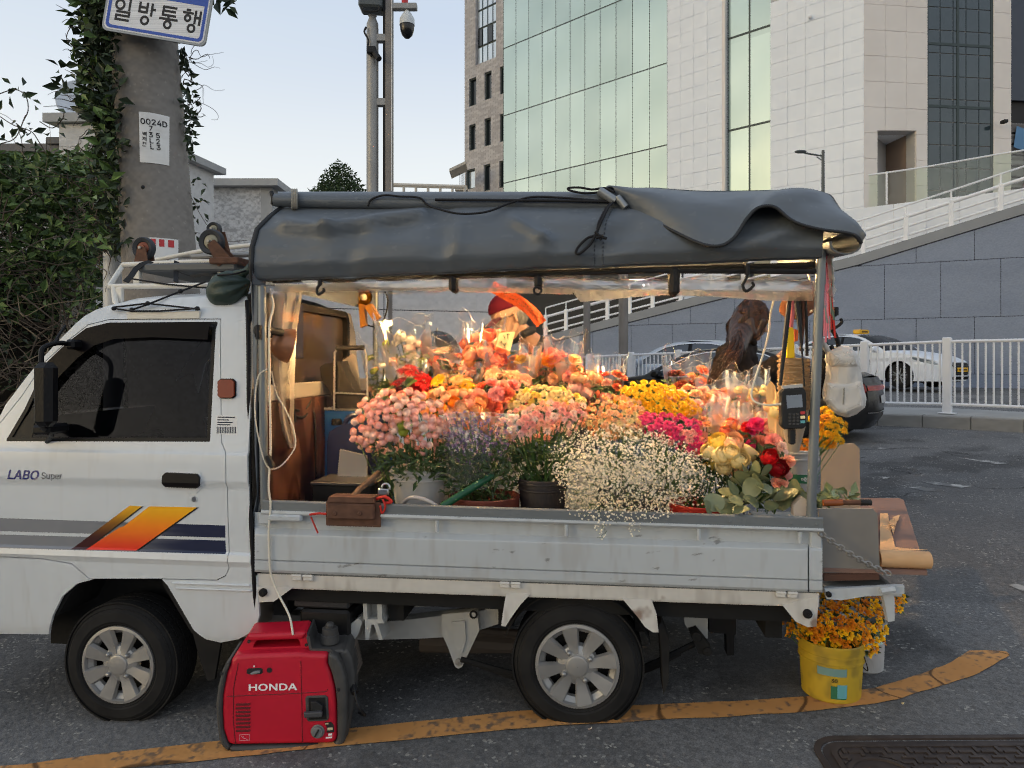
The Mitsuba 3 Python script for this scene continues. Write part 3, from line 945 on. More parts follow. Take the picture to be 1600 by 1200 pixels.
def rrect(x0, y0, x1, y1, r):
 return sbox(x0 + r, y0 + r, x1 - r, y1 - r).buffer(r, 8)


M('sign_white', lambda p, n, uv: mix((.60, .61, .63), (.74, .75, .77), smoothstep(.3, .7, noise(0, 0, p.z * 190))), rough=.4)
M('sign_blue', '#2b4ea8', rough=.35)
M('steel_grey', '#8b8f92', rough=.4, metal=.6)
part(sg, 'plate', extrude(rrect(0, 0, sl, shh, .035), -.012, 0, fS), 'mat_steel_grey')
part(sg, 'face', extrude(rrect(.012, .012, sl - .012, shh - .012, .03), 0, .002, fS), 'mat_sign_white')
part(sg, 'border', extrude(rrect(.02, .02, sl - .02, shh - .02, .028).difference(rrect(.037, .037, sl - .037, shh - .037, .018)), .002, .0035, fS), 'mat_sign_blue')
part(sg, 'header', extrude(sbox(.037, .225, sl - .037, shh - .045), .002, .0032, fS), 'mat_sign_blue')
IL = glyph([('o', .3, .72, .2), [(.78, .48), (.78, 1.0)], [(.16, .40), (.80, .40), (.80, .23), (.18, .23), (.18, .04), (.84, .04)]], .11)
BANG = glyph([[(.15, .5), (.15, 1)], [(.52, .5), (.52, 1)], [(.15, .55), (.52, .55)], [(.15, .76), (.52, .76)], [(.76, .4), (.76, 1)], [(.76, .72), (.95, .72)], ('o', .48, .18, .17)], .11)
TONG = glyph([[(.86, .95), (.2, .95), (.2, .58), (.86, .58)], [(.2, .77), (.82, .77)], [(.5, .58), (.5, .43)], [(.05, .41), (.97, .41)], ('o', .5, .16, .16)], .11)
HAENG = glyph([[(.2, .98), (.42, .98)], [(.04, .85), (.58, .85)], ('o', .31, .61, .13), [(.68, .38), (.68, 1)], [(.92, .34), (.92, 1)], [(.68, .68), (.92, .68)], ('o', .56, .17, .16)], .11)
for i, g in enumerate((IL, BANG, TONG, HAENG)):
 gg = shapely.affinity.translate(shapely.affinity.scale(g, .115, .125, origin=(0, 0)), .052 + i * (sl - .08) / 4, .068)
 part(sg, 'lettering', extrude(gg, .002, .0036, fS), 'mat_ink_black')
part(sg, 'bracket', cat(extrude(sbox(sl * .35, .05, sl * .42, .4), -.16, -.012, fS), extrude(sbox(sl * .55, .05, sl * .62, .4), -.16, -.012, fS)), 'mat_steel_grey')

# ---------------------------------------------------------------- foliage
def leaf_green(a, b, sc=5.0):
 return lambda p, n, uv: mix(a, b, smoothstep(.25, .8, .6 * cell_rand(p.x * 14, p.y * 14, p.z * 14) + .4 * noise(p.x * sc, p.y * sc, p.z * sc)))


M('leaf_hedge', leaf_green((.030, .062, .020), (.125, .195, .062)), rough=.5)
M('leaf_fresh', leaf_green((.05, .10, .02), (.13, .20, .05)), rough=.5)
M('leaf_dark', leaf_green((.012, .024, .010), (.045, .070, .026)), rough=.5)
M('twig', lambda p, n, uv: mix((.05, .038, .03), (.13, .10, .078), noise(p.x * 9, p.y * 9, p.z * 9)), rough=.9)
M('twig_pale', '#8a7c68', rough=.9)
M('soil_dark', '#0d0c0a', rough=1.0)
r = np.random.default_rng(11)
hedge = thing('overgrown_hedge', 'dense overgrown green hedge with bare tangled twigs at the left edge', 'hedge')


def hedge_pts(n, y0, y1, rr, x1=196, xmin=-420):
 py = rr.uniform(y0, y1, n)
 px = rr.uniform(xmin, x1, n)
 Y = 4.9 + 1.0 * rr.random(n) ** 1.8 + .55 * (meshkit.fbm(np.stack([px / 70, py / 70, np.zeros(n)], 1), 3, 4) - .5)
 return np.stack([(px - 800) / F * Y, Y, CZ + (HZ - py) / F * Y], 1), px, py


c, px, py = hedge_pts(15000, 232, 500, r)
top = 238 + 26 * (meshkit.fbm(np.stack([px / 60, px * 0, px * 0], 1), 3, 2) - .35) + np.clip(px - 150, 0, 60) * .4
keep = (py > top) & (r.random(len(py)) < np.clip((520 - py) / 170, .22, 1))
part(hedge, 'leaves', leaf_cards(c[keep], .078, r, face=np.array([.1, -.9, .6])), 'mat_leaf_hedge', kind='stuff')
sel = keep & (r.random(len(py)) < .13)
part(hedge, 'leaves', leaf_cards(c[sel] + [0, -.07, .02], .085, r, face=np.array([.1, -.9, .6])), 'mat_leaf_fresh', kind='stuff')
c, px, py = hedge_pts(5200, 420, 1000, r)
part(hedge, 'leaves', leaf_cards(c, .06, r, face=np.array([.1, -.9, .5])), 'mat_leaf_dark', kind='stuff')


def twigs(n, gen, rr, rad=.006, L=(.5, 1.3)):
 out = []
 for _ in range(n):
  p = gen(rr)
  d = rr.normal(size=3)
  d /= np.linalg.norm(d)
  pts = [p]
  for _k in range(6):
   d = d + rr.normal(size=3) * .45
   d /= np.linalg.norm(d)
   pts.append(pts[-1] + d * rr.uniform(*L) / 6)
  out.append(tube(smooth_path(pts, 12), np.linspace(rad * rr.uniform(.5, 1.2), rad * .3, len(smooth_path(pts, 12))), 4, caps=False))
 return cat(out)


def hgen(rr):
 Y = 4.75 + .5 * rr.random()
 px, py = rr.uniform(-120, 160), rr.uniform(300, 700)
 return np.array([(px - 800) / F * Y, Y, CZ + (HZ - py) / F * Y])


part(hedge, 'twigs', twigs(230, hgen, r), 'mat_twig', kind='stuff')
part(hedge, 'twigs', twigs(55, hgen, r, .004), 'mat_twig_pale', kind='stuff')
core = ball([0, 0, 0], 1.0, 3)
part(hedge, 'inner_mass', xf(jitter(trimesh.Trimesh(np.array(core.vertices) * [1.9, .5, 1.75], core.faces), .25, 1.2, 3), None, [(-250 - 800) / F * 6 + 1.35, 6.1, .65]), 'mat_soil_dark')  # near-black mass filling the inside of the hedge
sprays = []
for sx0, sy0, pts in ((0, 0, [(-10, 150), (22, 140), (40, 150), (44, 172), (36, 190)]), (0, 0, [(-10, 175), (20, 195), (48, 205), (60, 220), (72, 240)]), (0, 0, [(62, 190), (82, 200), (98, 185), (100, 172)]), (0, 0, [(0, 225), (24, 215), (40, 180)])):
 sprays.append(tube(smooth_path([P(x, y, 4.9) for x, y in pts], 16), .0035, 5))
part(hedge, 'twigs', cat(sprays), 'mat_twig', kind='stuff')
lp = np.array([P(x + r.normal() * 7, y + r.normal() * 7, 4.9 + .1 * r.normal()) for x, y in [(14, 137), (28, 136), (42, 148), (46, 165), (44, 190), (38, 205), (20, 200), (5, 186), (30, 200), (52, 210), (64, 222), (80, 200), (96, 190), (98, 178), (60, 230), (20, 222), (8, 210), (25, 140), (36, 142)] * 2])
part(hedge, 'leaves', leaf_cards(lp, .085, r, face=np.array([.1, -.9, .3])), 'mat_leaf_dark', kind='stuff')

ivy = thing('climbing_creeper', 'dark climbing creeper covering the left side of the concrete pole', 'creeper')
n = 2600
py = r.uniform(-60, 395, n)
edge = np.interp(py, [-60, 40, 130, 220, 300, 395], [128, 122, 118, 142, 150, 135])
px = edge + (r.beta(1.9, 1.2, n)) * (np.interp(py, [0, 395], [180, 200]) - edge)
Y = PY + r.uniform(-.26, .25, n)
c = np.stack([(px - 800) / F * Y, Y, CZ + (HZ - py) / F * Y], 1)
dens = r.random(n) < np.interp(py, [-60, 90, 200, 260, 395], [.9, 1.0, .95, .5, .28])
part(ivy, 'leaves', leaf_cards(c[dens], .075, r, face=np.array([-.2, -.9, .3])), 'mat_leaf_dark', kind='stuff')
sel = r.random(n) < .10
part(ivy, 'leaves', leaf_cards(c[sel] + [-.03, -.05, 0], .085, r, face=np.array([-.2, -.9, .3])), 'mat_leaf_fresh', kind='stuff')


def igen(rr):
 y = rr.uniform(20, 400)
 x = rr.uniform(np.interp(y, [0, 200, 400], [135, 150, 140]), 180)
 return P(x, y, PY + rr.uniform(.0, .3))


part(ivy, 'twigs', twigs(170, igen, r, .005, (.18, .42)), 'mat_twig', kind='stuff')
sp_pts = [(122, 20), (112, 45), (100, 60), (122, 12), (130, 75), (98, 108), (92, 116), (108, 118), (95, 135), (113, 142), (100, 140), (120, 160), (345, 3), (352, 8), (338, 2), (356, 12)]
part(ivy, 'leaves', leaf_cards(np.array([P(x + r.normal() * 5, y + r.normal() * 5, PY + r.normal() * .1) for x, y in sp_pts * 3]), .085, r, face=np.array([0, -.9, .3])), 'mat_leaf_dark', kind='stuff')
iv2 = thing('thin_creeper', 'thin sparse creeper stems on the right side of the concrete pole', 'creeper')
n = 150
py = r.uniform(75, 245, n)
px = np.interp(py, [75, 245], [277, 290]) + r.beta(1, 2, n) * 26
part(iv2, 'leaves', leaf_cards(np.array([P(x, y, PY + r.uniform(-.05, .25)) for x, y in zip(px, py)]), .06, r, face=np.array([.2, -.9, .3])), 'mat_leaf_dark', kind='stuff')
n = 30
part(iv2, 'leaves', leaf_cards(np.array([P(x, y, PY + .1) for x, y in zip(r.uniform(293, 322, n), r.uniform(270, 400, n))]), .05, r, face=np.array([.2, -.9, .3])), 'mat_leaf_dark', kind='stuff')
part(iv2, 'twigs', cat(twigs(26, lambda rr: P(rr.uniform(284, 302), rr.uniform(70, 240), PY + rr.uniform(.05, .3)), r, .0035, (.2, .4)), tube(smooth_path([P(295, 300, PY), P(310, 330, PY), P(330, 360, PY + .1), P(352, 376, PY + .2), P(386, 376, PY + .3)], 20), .002, 4)), 'mat_twig', kind='stuff')

pipe = solo('drain_pipe', tube([P(177, 700, 4.55), P(177, 394, 4.55)], .058, 20), M('pipe_white', '#b9babb', rough=.4), 'short white plastic pipe standing between the hedge and the pole', 'pipe', smooth=40)

# conifer behind, roof balustrade, camera poles, street lamp, posts
tr = thing('conifer_tree', 'small dark conifer showing above the canopy left of the camera poles', 'tree')
c0 = P(530, 330, 26)
part(tr, 'trunk', tube([[c0[0], 26, -.5], [c0[0], 26, c0[2] + .8]], [.16, .05], 8), 'mat_twig')
n = 5200
v = r.normal(size=(n, 3))
v /= np.linalg.norm(v, axis=1, keepdims=True)
rad = r.random(n) ** .33
pts = v * rad[:, None] * [1.35, 1.2, 1.5]
pts[:, :2] *= np.clip(1.1 - .30 * (pts[:, 2:] + .6), .35, 1.1)
pts *= (.8 + .45 * meshkit.fbm(v * 2.5, 2, 9))[:, None]
part(tr, 'crown', leaf_cards(pts + [c0[0], 26, c0[2] + .22], .17, r, up=-.5, aspect=.35), M('leaf_conifer', leaf_green((.018, .040, .014), (.06, .10, .035)), rough=.6), kind='stuff')
rb = thing('roof_balustrade', 'pale concrete roof railing in the distance right of the camera poles', 'railing')
M('pale_concrete', '#b9b3a8', rough=.8)
q0, q1 = P(612, 289, 30), P(726, 293, 30)
part(rb, 'rail', tube([q0, q1 + [0, 0, .02]], .09, 6), 'mat_pale_concrete')
part(rb, 'rail', tube([q0 - [0, 0, .5], q1 - [0, 0, .5]], .09, 6), 'mat_pale_concrete')
for t in np.linspace(0, 1, 7):
 part(rb, 'post', tube([q0 + (q1 - q0) * t, q0 + (q1 - q0) * t - [0, 0, 1.3]], .06, 6), 'mat_pale_concrete')
part(rb, 'roof_slab', cbox(q0[0] - .3, q1[0] + .3, 30.2, 36, -1, q0[2] - .9, .02), 'mat_pale_concrete')
bal2 = thing('apartment_balcony', 'small pale balcony with a sloping roof on the side of the brick building', 'balcony')
q0 = P(702, 268, 50)
part(bal2, 'roof', extrude(Polygon([(0, 0), (1.15, .55), (1.15, .75), (0, .2)]), 0, 2, lambda a, b, d: np.stack([q0[0] + a, q0[1] + d, q0[2] + b], -1)), 'mat_pale_concrete')
for k in range(6):
 part(bal2, 'bar', cbox(q0[0] + .72 + k * .09, q0[0] + .75 + k * .09, 50.1, 50.14, q0[2] - 1.0, q0[2] - .1, 0), 'mat_mullion')
part(bal2, 'floor', cbox(q0[0] + .4, q0[0] + 1.25, 50, 52, q0[2] - 1.3, q0[2] - 1.0, 0), 'mat_pale_concrete')
part(bal2, 'wall', cbox(q0[0] + .5, q0[0] + 1.25, 50.4, 52, -1, q0[2] - 1.3, 0), 'mat_pale_concrete')

M('galv', lambda p, n, uv: mix((.22, .215, .205), (.36, .35, .335), fbm(p.x * 14, p.y * 14, p.z * 4, octaves=3)), rough=.5, metal=.45)
M('galv_brown', lambda p, n, uv: mix((.16, .145, .13), (.26, .235, .215), fbm(p.x * 14, p.y * 14, p.z * 4, octaves=3)), rough=.6, metal=.3)
CY = 8.0
cp = thing('camera_pole', 'grey steel pole with a speaker box on top and a small bullet camera', 'pole')
z_ = lambda y: P(0, y, CY)[2]
x_ = lambda x: P(x, 0, CY)[0]
part(cp, 'shaft', tube([[x_(582), CY, -.2], [x_(582), CY, z_(45)]], .067, 14), 'mat_galv', smooth=40)
part(cp, 'neck', lathe([(.067, z_(45)), (.066, z_(38)), (.035, z_(27)), (.05, z_(25)), (.001, z_(24.5))], 14, (x_(582), CY, 0)), 'mat_galv', smooth=40)
part(cp, 'speaker_box', xf(cbox(-.13, .13, -.12, .12, -.075, .075, .02), rot('y', 3), (x_(581), CY, z_(7))), M('box_dark', '#4c5254', rough=.5))
part(cp, 'bracket', tube(smooth_path([[x_(569), CY - .1, z_(14)], [x_(571), CY - .1, z_(23)], [x_(582), CY - .1, z_(25)], [x_(594), CY - .1, z_(23)], [x_(596), CY - .1, z_(14)]], 16), .01, 6), 'mat_black_matt')
bc = part(cp, 'bullet_camera', cat(xf(lathe([(.001, -.09), (.034, -.09), (.034, .09), (.001, .09)], 12), frame_to([.55, -.3, -.8]), (x_(589), CY - .1, z_(90))), cbox(x_(576), x_(590), CY - .13, CY - .06, z_(90), z_(79), .01)), 'mat_black_matt')
part(cp, 'cable', tube(smooth_path([[x_(574), CY - .07, z_(47)], [x_(572), CY - .09, z_(56)], [x_(578), CY - .09, z_(68)], [x_(577), CY - .09, z_(82)], [x_(583), CY - .1, z_(94)]], 18), .012, 6), 'mat_black_matt')
part(cp, 'clamp', cat(*[cbox(x_(588), x_(611), CY - .04, CY + .04, z_(y + 6), z_(y - 5), .004) for y in (60, 160)]), 'mat_galv')
c2_ = thing('equipment_pole', 'brown grey square pole with an arm holding a dome camera and red beacon', 'pole')
part(c2_, 'channel', cat(cbox(x_(603), x_(614), CY - .05, CY + .05, -.2, z_(-60), .006)), 'mat_galv_brown')
part(c2_, 'channel', cbox(x_(599), x_(602.6), CY - .03, CY + .05, -.2, z_(-60), .004), 'mat_black_matt')
part(c2_, 'arm', cbox(x_(614), x_(652), CY - .06, CY + .02, z_(17), z_(8), .005), 'mat_galv')
part(c2_, 'cable', tube([[x_(613), CY - .06, z_(300)], [x_(613.5), CY - .06, z_(-20)]], .006, 5), 'mat_paper_white')
dc = thing('dome_camera', 'white and black dome security camera hanging from the pole arm', 'camera')
c = np.array([x_(636.5), CY - .02, 0])
part(dc, 'housing', lathe([(.015, z_(16)), (.03, z_(20)), (.05, z_(23)), (.082, z_(31)), (.086, z_(41)), (.001, z_(41.2))], 20, c), M('camera_white', '#c5c8c8', rough=.4), smooth=40)
part(dc, 'dome', lathe([(.08, z_(41)), (.078, z_(48)), (.06, z_(56)), (.03, z_(60.5)), (.001, z_(61.5))], 20, c), 'mat_black_gloss', smooth=40)
part(dc, 'hanger', tube([[c[0], c[1], z_(8)], [c[0], c[1], z_(22)]], .018, 8), 'mat_galv')
solo('red_beacon', lathe([(.03, z_(8)), (.036, z_(7)), (.036, z_(0)), (.03, z_(-5)), (.001, z_(-7))], 14, (x_(633), CY - .02, 0)), M('beacon_red', '#c2181c', rough=.2), 'red warning beacon on top of the pole arm', 'beacon', smooth=40)

lampost = thing('street_lamp', 'dark grey single-arm street lamp rising above the canopy before the white facade', 'street lamp')
LY = 24.0
zl = lambda y: P(0, y, LY)[2]
xl = lambda x: P(x, 0, LY)[0]
part(lampost, 'column', tube([[xl(1286), LY, .3], [xl(1286), LY, zl(235)]], [.085, .05], 10), M('lamp_grey', '#4e5355', rough=.5), smooth=40)
part(lampost, 'arm', cat(tube([[xl(1286), LY, zl(244)], [xl(1262), LY, zl(240)], [xl(1254), LY, zl(238)]], .03, 6), tube([[xl(1285), LY, zl(251)], [xl(1276), LY, zl(245)]], .018, 5)), 'mat_lamp_grey')
e = ball([0, 0, 0], 1, 2)
part(lampost, 'lantern', trimesh.Trimesh(np.array(e.vertices) * [.20, .11, .055] + [xl(1251), LY, zl(237)], e.faces, process=False), 'mat_lamp_grey', smooth=True)
for px_, w_, lab in ((917, .075, 'left of the two dark steel posts standing before the grey wall'), (974, .10, 'thicker right one of the two dark steel posts before the grey wall')):
 q = P(px_, 500, 15)
 k = thing('steel_post', lab, 'post')
 part(k, 'shaft', tube([[q[0], 15, 0], [q[0], 15, 4.2]], w_, 12), 'mat_galv_brown', smooth=40)
 part(k, 'base_plate', cbox(q[0] - .18, q[0] + .18, 14.82, 15.18, float(gz(q[0], 15)), float(gz(q[0], 15)) + .03, .004), 'mat_galv_brown')

# ================================================================ THE TRUCK
TH = math.radians(7)
EU, EV = np.array([math.cos(TH), -math.sin(TH), 0]), np.array([math.sin(TH), math.cos(TH), 0])
TO = np.array([0.251, 2.655, 0.0])
TR = np.stack([EU, EV, [0, 0, 1]], 1)      # truck (u back, v across, w up) -> world
WID = 1.40


def fT(a, b, d):
 """(u, w, v) -> world"""
 a, b, d = np.broadcast_arrays(np.asarray(a, float), b, d)
 return TO + a[..., None] * EU + d[..., None] * EV + b[..., None] * np.array([0, 0, 1.0])


def tw(mesh):
 """mesh with (u, v, w) vertices -> world"""
 return trimesh.Trimesh(np.array(mesh.vertices) @ TR.T + TO, mesh.faces, process=False)


def L3(px, py, v=0.0):
 """Truck coordinates (u, v, w) of a photo pixel on the lengthwise plane v."""
 d = np.array([(px - 800) / F, 1.0, (HZ - py) / F])
 C = np.array([0, 0, CZ])
 t = (v + (TO - C) @ EV) / (d @ EV)
 q = C + t * d - TO
 return np.array([q @ EU, v, q[2]])


def uw(px, py, v=0.0):
 q = L3(px, py, v)
 return q[0], q[2]


def poly(pts, v=0.0):
 return Polygon([uw(x, y, v) for x, y in pts]).buffer(0)


def pxt(poly_px, v0, v1, v=None):
 """Prism from a photo outline on plane v0 (or v), between v0 and v1."""
 return extrude(poly(poly_px, v0 if v is None else v), v0, v1, fT)


def tubeT(pts, r, n=8, sm=0, **k):
 """Tube through photo pixels with their plane: (px, py, v)."""
 p = np.array([L3(*q) for q in pts])
 return tw(tube(smooth_path(p, sm) if sm else p, r, n, **k))


def boxT(p0, p1, v0, v1, ch=.004):
 """Chamfered box between two photo pixels on plane v0, to plane v1."""
 a, b = L3(*p0, v0), L3(*p1, v0)
 return tw(cbox(a[0], b[0], v0, v1, a[2], b[2], ch))


def van_white(p, n, uv):
 d = fbm(p.x * 2.2, p.y * 2.2, p.z * 2.2, octaves=4)
 s = fbm(p.x * 40, p.y * 9, p.z * 5, octaves=2)
 low = 1 - smoothstep(.15, .75, p.z + .25 * (d - .5))
 c = mix((.53, .56, .585), (.59, .615, .635), d)
 return mix(c, (.36, .34, .31), .30 * low * s + .12 * smoothstep(.6, .8, s))


def bed_white(p, n, uv):
 d = fbm(p.x * 2.2, p.y * 2.2, p.z * 3.2, octaves=4)
 s = fbm(p.x * 30, p.y * 8, p.z * 6, octaves=3)
 sc = smoothstep(.72, .80, fbm(p.x * 15 + 9, p.y * 15, p.z * 33 - p.x * 6, octaves=4))
 c = mix((.39, .42, .445), (.455, .485, .505), d)
 c = mix(c, (.30, .28, .26), .35 * smoothstep(.50, .8, s))
 return mix(c, (.10, .095, .09), .6 * sc)


def rusty_cream(p, n, uv):
 s = fbm(p.x * 22, p.y * 22, p.z * 5, octaves=3)
 rr = smoothstep(.62, .74, fbm(p.x * 9, p.y * 9, p.z * 7 + 3, octaves=4))
 c = mix((.50, .48, .44), (.60, .585, .55), s)
 return mix(mix(c, (.22, .19, .16), .4 * smoothstep(.5, .75, s)), (.13, .055, .025), .75 * rr)


M('van_white', van_white, rough=.28, clearcoat=.6, clearcoat_gloss=.9)
M('bed_white', bed_white, rough=.38, clearcoat=.2)
M('rusty_cream', rusty_cream, rough=.55)
M('chassis_grey', lambda p, n, uv: mix((.26, .265, .26), (.42, .42, .40), fbm(p.x * 9, p.y * 9, p.z * 9, octaves=3)), rough=.6)
M('under_black', '#0b0b0c', rough=.9)
M('rubber', lambda p, n, uv: mix((.010, .010, .011), (.026, .025, .024), fbm(p.x * 12, p.y * 12, p.z * 12, octaves=3)), rough=.8, spec=.12)
M('trim_black', '#0d0d10', rough=.5, spec=.25)
M('visor', '#0d0a0e', rough=.3, spec=.08)
M('rail_bluegrey', lambda p, n, uv: mix((.125, .14, .152), (.175, .19, .20), fbm(p.x * 6, p.y * 6, p.z * 20, octaves=3)), rough=.5, metal=.2)
M('rim_silver', lambda p, n, uv: mix((.27, .265, .26), (.36, .355, .345), fbm(p.x * 14, p.y * 14, p.z * 14)), rough=.42, metal=.55)
M('rim_dark', '#1d1c1b', rough=.6)
M('amber', '#7a2c0c', rough=.25, spec=.4)
M('chrome', '#c9c9c9', rough=.12, metal=1.0)
M('rust', lambda p, n, uv: mix((.055, .026, .017), (.15, .070, .042), fbm(p.x * 40, p.y * 40, p.z * 40)), rough=.85)
M('cream_tube', lambda p, n, uv: mix((.60, .57, .50), (.70, .67, .61), fbm(p.x * 18, p.y * 18, p.z * 18, octaves=3)), rough=.4)
M('rope_black', '#131318', rough=.8)
M('cable_white', '#cfc8b8', rough=.5)
scene['mat_tinted_pane'] = {'type': 'thindielectric', 'int_ior': 1.5, 'specular_transmittance': {'type': 'rgb', 'value': [.13, .135, .15]}, 'specular_reflectance': {'type': 'rgb', 'value': [.16, .17, .20]}}
scene['mat_clear_film'] = {'type': 'thindielectric', 'int_ior': 1.75}

truck = thing('flower_truck', 'small white pickup truck with open bed full of flowers and orange door stripes', 'truck')
# -- cab
YV = [(440, .26), (455, .20), (468, .165), (482, .135), (497, .118), (505, .108), (600, .062), (680, .024), (690, .018), (702, .014), (709, .003), (751, -.003), (757, .006), (800, .004), (856, .006), (861, -.005), (871, -.010), (878, .0), (905, .003), (985, .014), (1010, .035)]
wv = np.array(sorted([(L3(170, y, v)[2], v) for y, v in YV]))
UF = L3(-30, 700, .02)[0]


def vcab(u, w):
 u, w = np.asarray(u, float), np.asarray(w, float)
 return np.interp(w, wv[:, 0], wv[:, 1]) + .9 * np.clip(UF - u, 0, 1) ** 2


def uwc(px, py):
 v = .02
 for _ in range(6):
  q = L3(px, py, v)
  v = float(vcab(q[0], q[2]))
 return q[0], q[2]


pc_ = lambda pts: Polygon([uwc(x, y) for x, y in pts]).buffer(0)
arch = [(-40, 990), (76, 991), (82, 962), (97, 932), (120, 912), (150, 904), (252, 904), (262, 915), (303, 985), (322, 999), (345, 1004), (372, 999), (399, 984), (405, 962), (402, 900)]
A_top = [(394, 900), (391, 640), (390, 520), (386, 470), (383, 462), (300, 464), (240, 467), (200, 471), (172, 477), (150, 484), (132, 494), (112, 512), (90, 534), (68, 558), (44, 586), (9, 632), (-5, 660), (-32, 705), (-50, 760), (-58, 850), (-60, 940)]
side = pc_(arch + A_top)
win = pc_([(12, 687), (40, 640), (72, 572), (112, 536), (140, 514), (172, 506), (338, 505), (335, 515), (326, 688)])
door = pc_([(-30, 868), (-30, 702), (0, 662), (34, 620), (70, 566), (110, 530), (138, 508), (170, 500), (344, 499), (345, 690), (352, 712), (355, 780), (357, 888), (352, 899), (338, 906), (256, 904), (140, 904), (112, 880), (60, 872)])
archcut = pc_([(60, 1050), (82, 962), (97, 932), (120, 912), (150, 906), (252, 905), (262, 915), (303, 985), (322, 1050)])
ROWS = sorted(set(np.concatenate([np.arange(.05, 2.1, .05), wv[:, 0]])))
body = side.difference(door.buffer(.0035)).difference(win.buffer(.012))
dr_ = door.difference(win.buffer(.006)).difference(archcut)


def cab_skin(pg, off=0.0, t=.012, cell=.05):
 m = skin(pg, lambda u, w: vcab(u, w) + off, cell, t, rows=ROWS)
 return m


def mirrorV(m):
 v = np.array(m.vertices)
 v[:, 1] = WID - v[:, 1]
 return trimesh.Trimesh(v, np.array(m.faces)[:, ::-1], process=False)


bm = cab_skin(body)
part(truck, 'cab_body', tw(bm), 'mat_van_white', smooth=32)
part(truck, 'cab_body', tw(mirrorV(cab_skin(side.difference(win.buffer(.012)).difference(archcut), cell=.09))), 'mat_van_white', smooth=32)
dkey = part(truck, 'door', tw(cab_skin(dr_)), 'mat_van_white', smooth=32)
part(truck, 'seam_backing', tw(cab_skin(door.buffer(.03).intersection(side).difference(win.buffer(.01)).difference(archcut), .018, .004, .1)), 'mat_under_black')
# roof, windscreen, front as ribbons across the cab
rim_ = [(383, 462), (300, 464), (240, 467), (200, 471), (172, 477), (150, 484), (132, 494)]
scr = [(132, 494), (112, 512), (90, 534), (68, 558), (44, 586), (9, 632), (-5, 660)]
frn = [(-5, 660), (-32, 705), (-50, 760), (-58, 850), (-60, 940), (-52, 988)]


def ribbon(pts, crown_w=0.0, crown_u=0.0, n=13):
 rows = []
 for x, y in pts:
  u, w = uwc(x, y)
  v = float(vcab(u, w))
  s = np.linspace(0, 1, n)
  k = 1 - (2 * s - 1) ** 4
  rows.append(np.stack([u - crown_u * k, v + (WID - 2 * v) * s, w + crown_w * k], 1))
 return np.array(rows)


part(truck, 'roof', tw(grid(ribbon(rim_, .042, .03))), 'mat_van_white', smooth=True)
part(truck, 'front_panel', tw(grid(ribbon(frn, .0, .06))), 'mat_van_white', smooth=True)
wsr = ribbon(scr, .012, .05)
part(truck, 'windscreen', tw(grid(wsr[:, 1:-1])), 'mat_tinted_pane', smooth=True)
part(truck, 'screen_pillar', cat(tw(grid(wsr[:, :2])), tw(grid(wsr[:, -2:]))), 'mat_van_white', smooth=True)
# cab back wall with its rear window
ub = uw(388, 700, .03)[0]
bwz = [L3(388, y, .1)[2] for y in (985, 690, 505, 462)]
backpoly = Polygon([(.03, bwz[0]), (.02, bwz[1]), (.11, bwz[2]), (.19, bwz[3]), (WID - .19, bwz[3]), (WID - .11, bwz[2]), (WID - .02, bwz[1]), (WID - .03, bwz[0])])
rw = sbox(.24, L3(430, 640, .2)[2], WID - .26, L3(430, 472, .2)[2]).buffer(-.05).buffer(.05)
fB_ = lambda a, b, d: fT(d, b, a)
M('beige_metal', lambda p, n, uv: mix((.27, .235, .19), (.36, .315, .26), fbm(p.x * 5, p.y * 5, p.z * 5, octaves=3)), rough=.5)
part(truck, 'back_panel', extrude(backpoly.difference(rw), ub - .03, ub, fB_), 'mat_beige_metal')
part(truck, 'rear_window', extrude(rw, ub - .02, ub - .015, fB_), M('window_brown', '#3a332d', rough=.12, spec=.6))  # the brown reflection on the glass is put into its base colour
part(truck, 'window_seal', extrude(rw.buffer(.022).difference(rw.buffer(-.012)), ub - .02, ub + .012, fB_), 'mat_rubber')
# interior: floor, seats, dash, steering wheel
uf, uk = uw(-20, 860, .1)[0], ub - .05
wz = L3(170, 872, .1)[2]
part(truck, 'cab_floor', tw(cbox(uf, uk, .04, WID - .04, wz - .06, wz - .03, .01)), 'mat_under_black')
M('seat_grey', '#38383c', rough=.9)
for v0 in (.16, .80):
 part(truck, 'seat', tw(cat(cbox(uk - .62, uk - .12, v0, v0 + .46, wz - .03, wz + .16, .05), cbox(uk - .24, uk - .10, v0 + .01, v0 + .45, wz + .1, wz + .66, .06), cbox(uk - .22, uk - .12, v0 + .11, v0 + .35, wz + .67, wz + .86, .045))), 'mat_seat_grey', smooth=30)
part(truck, 'dashboard', tw(cbox(uf + .02, uf + .30, .08, WID - .08, wz, wz + .36, .05)), 'mat_trim_black')
part(truck, 'steering_wheel', tw(xf(tube([[.19 * math.cos(t), .19 * math.sin(t), 0] for t in np.linspace(0, 2 * PI, 25)[:-1]], .014, 7, closed=True), rot('y', -32), (uf + .42, .38, wz + .40))), 'mat_trim_black')
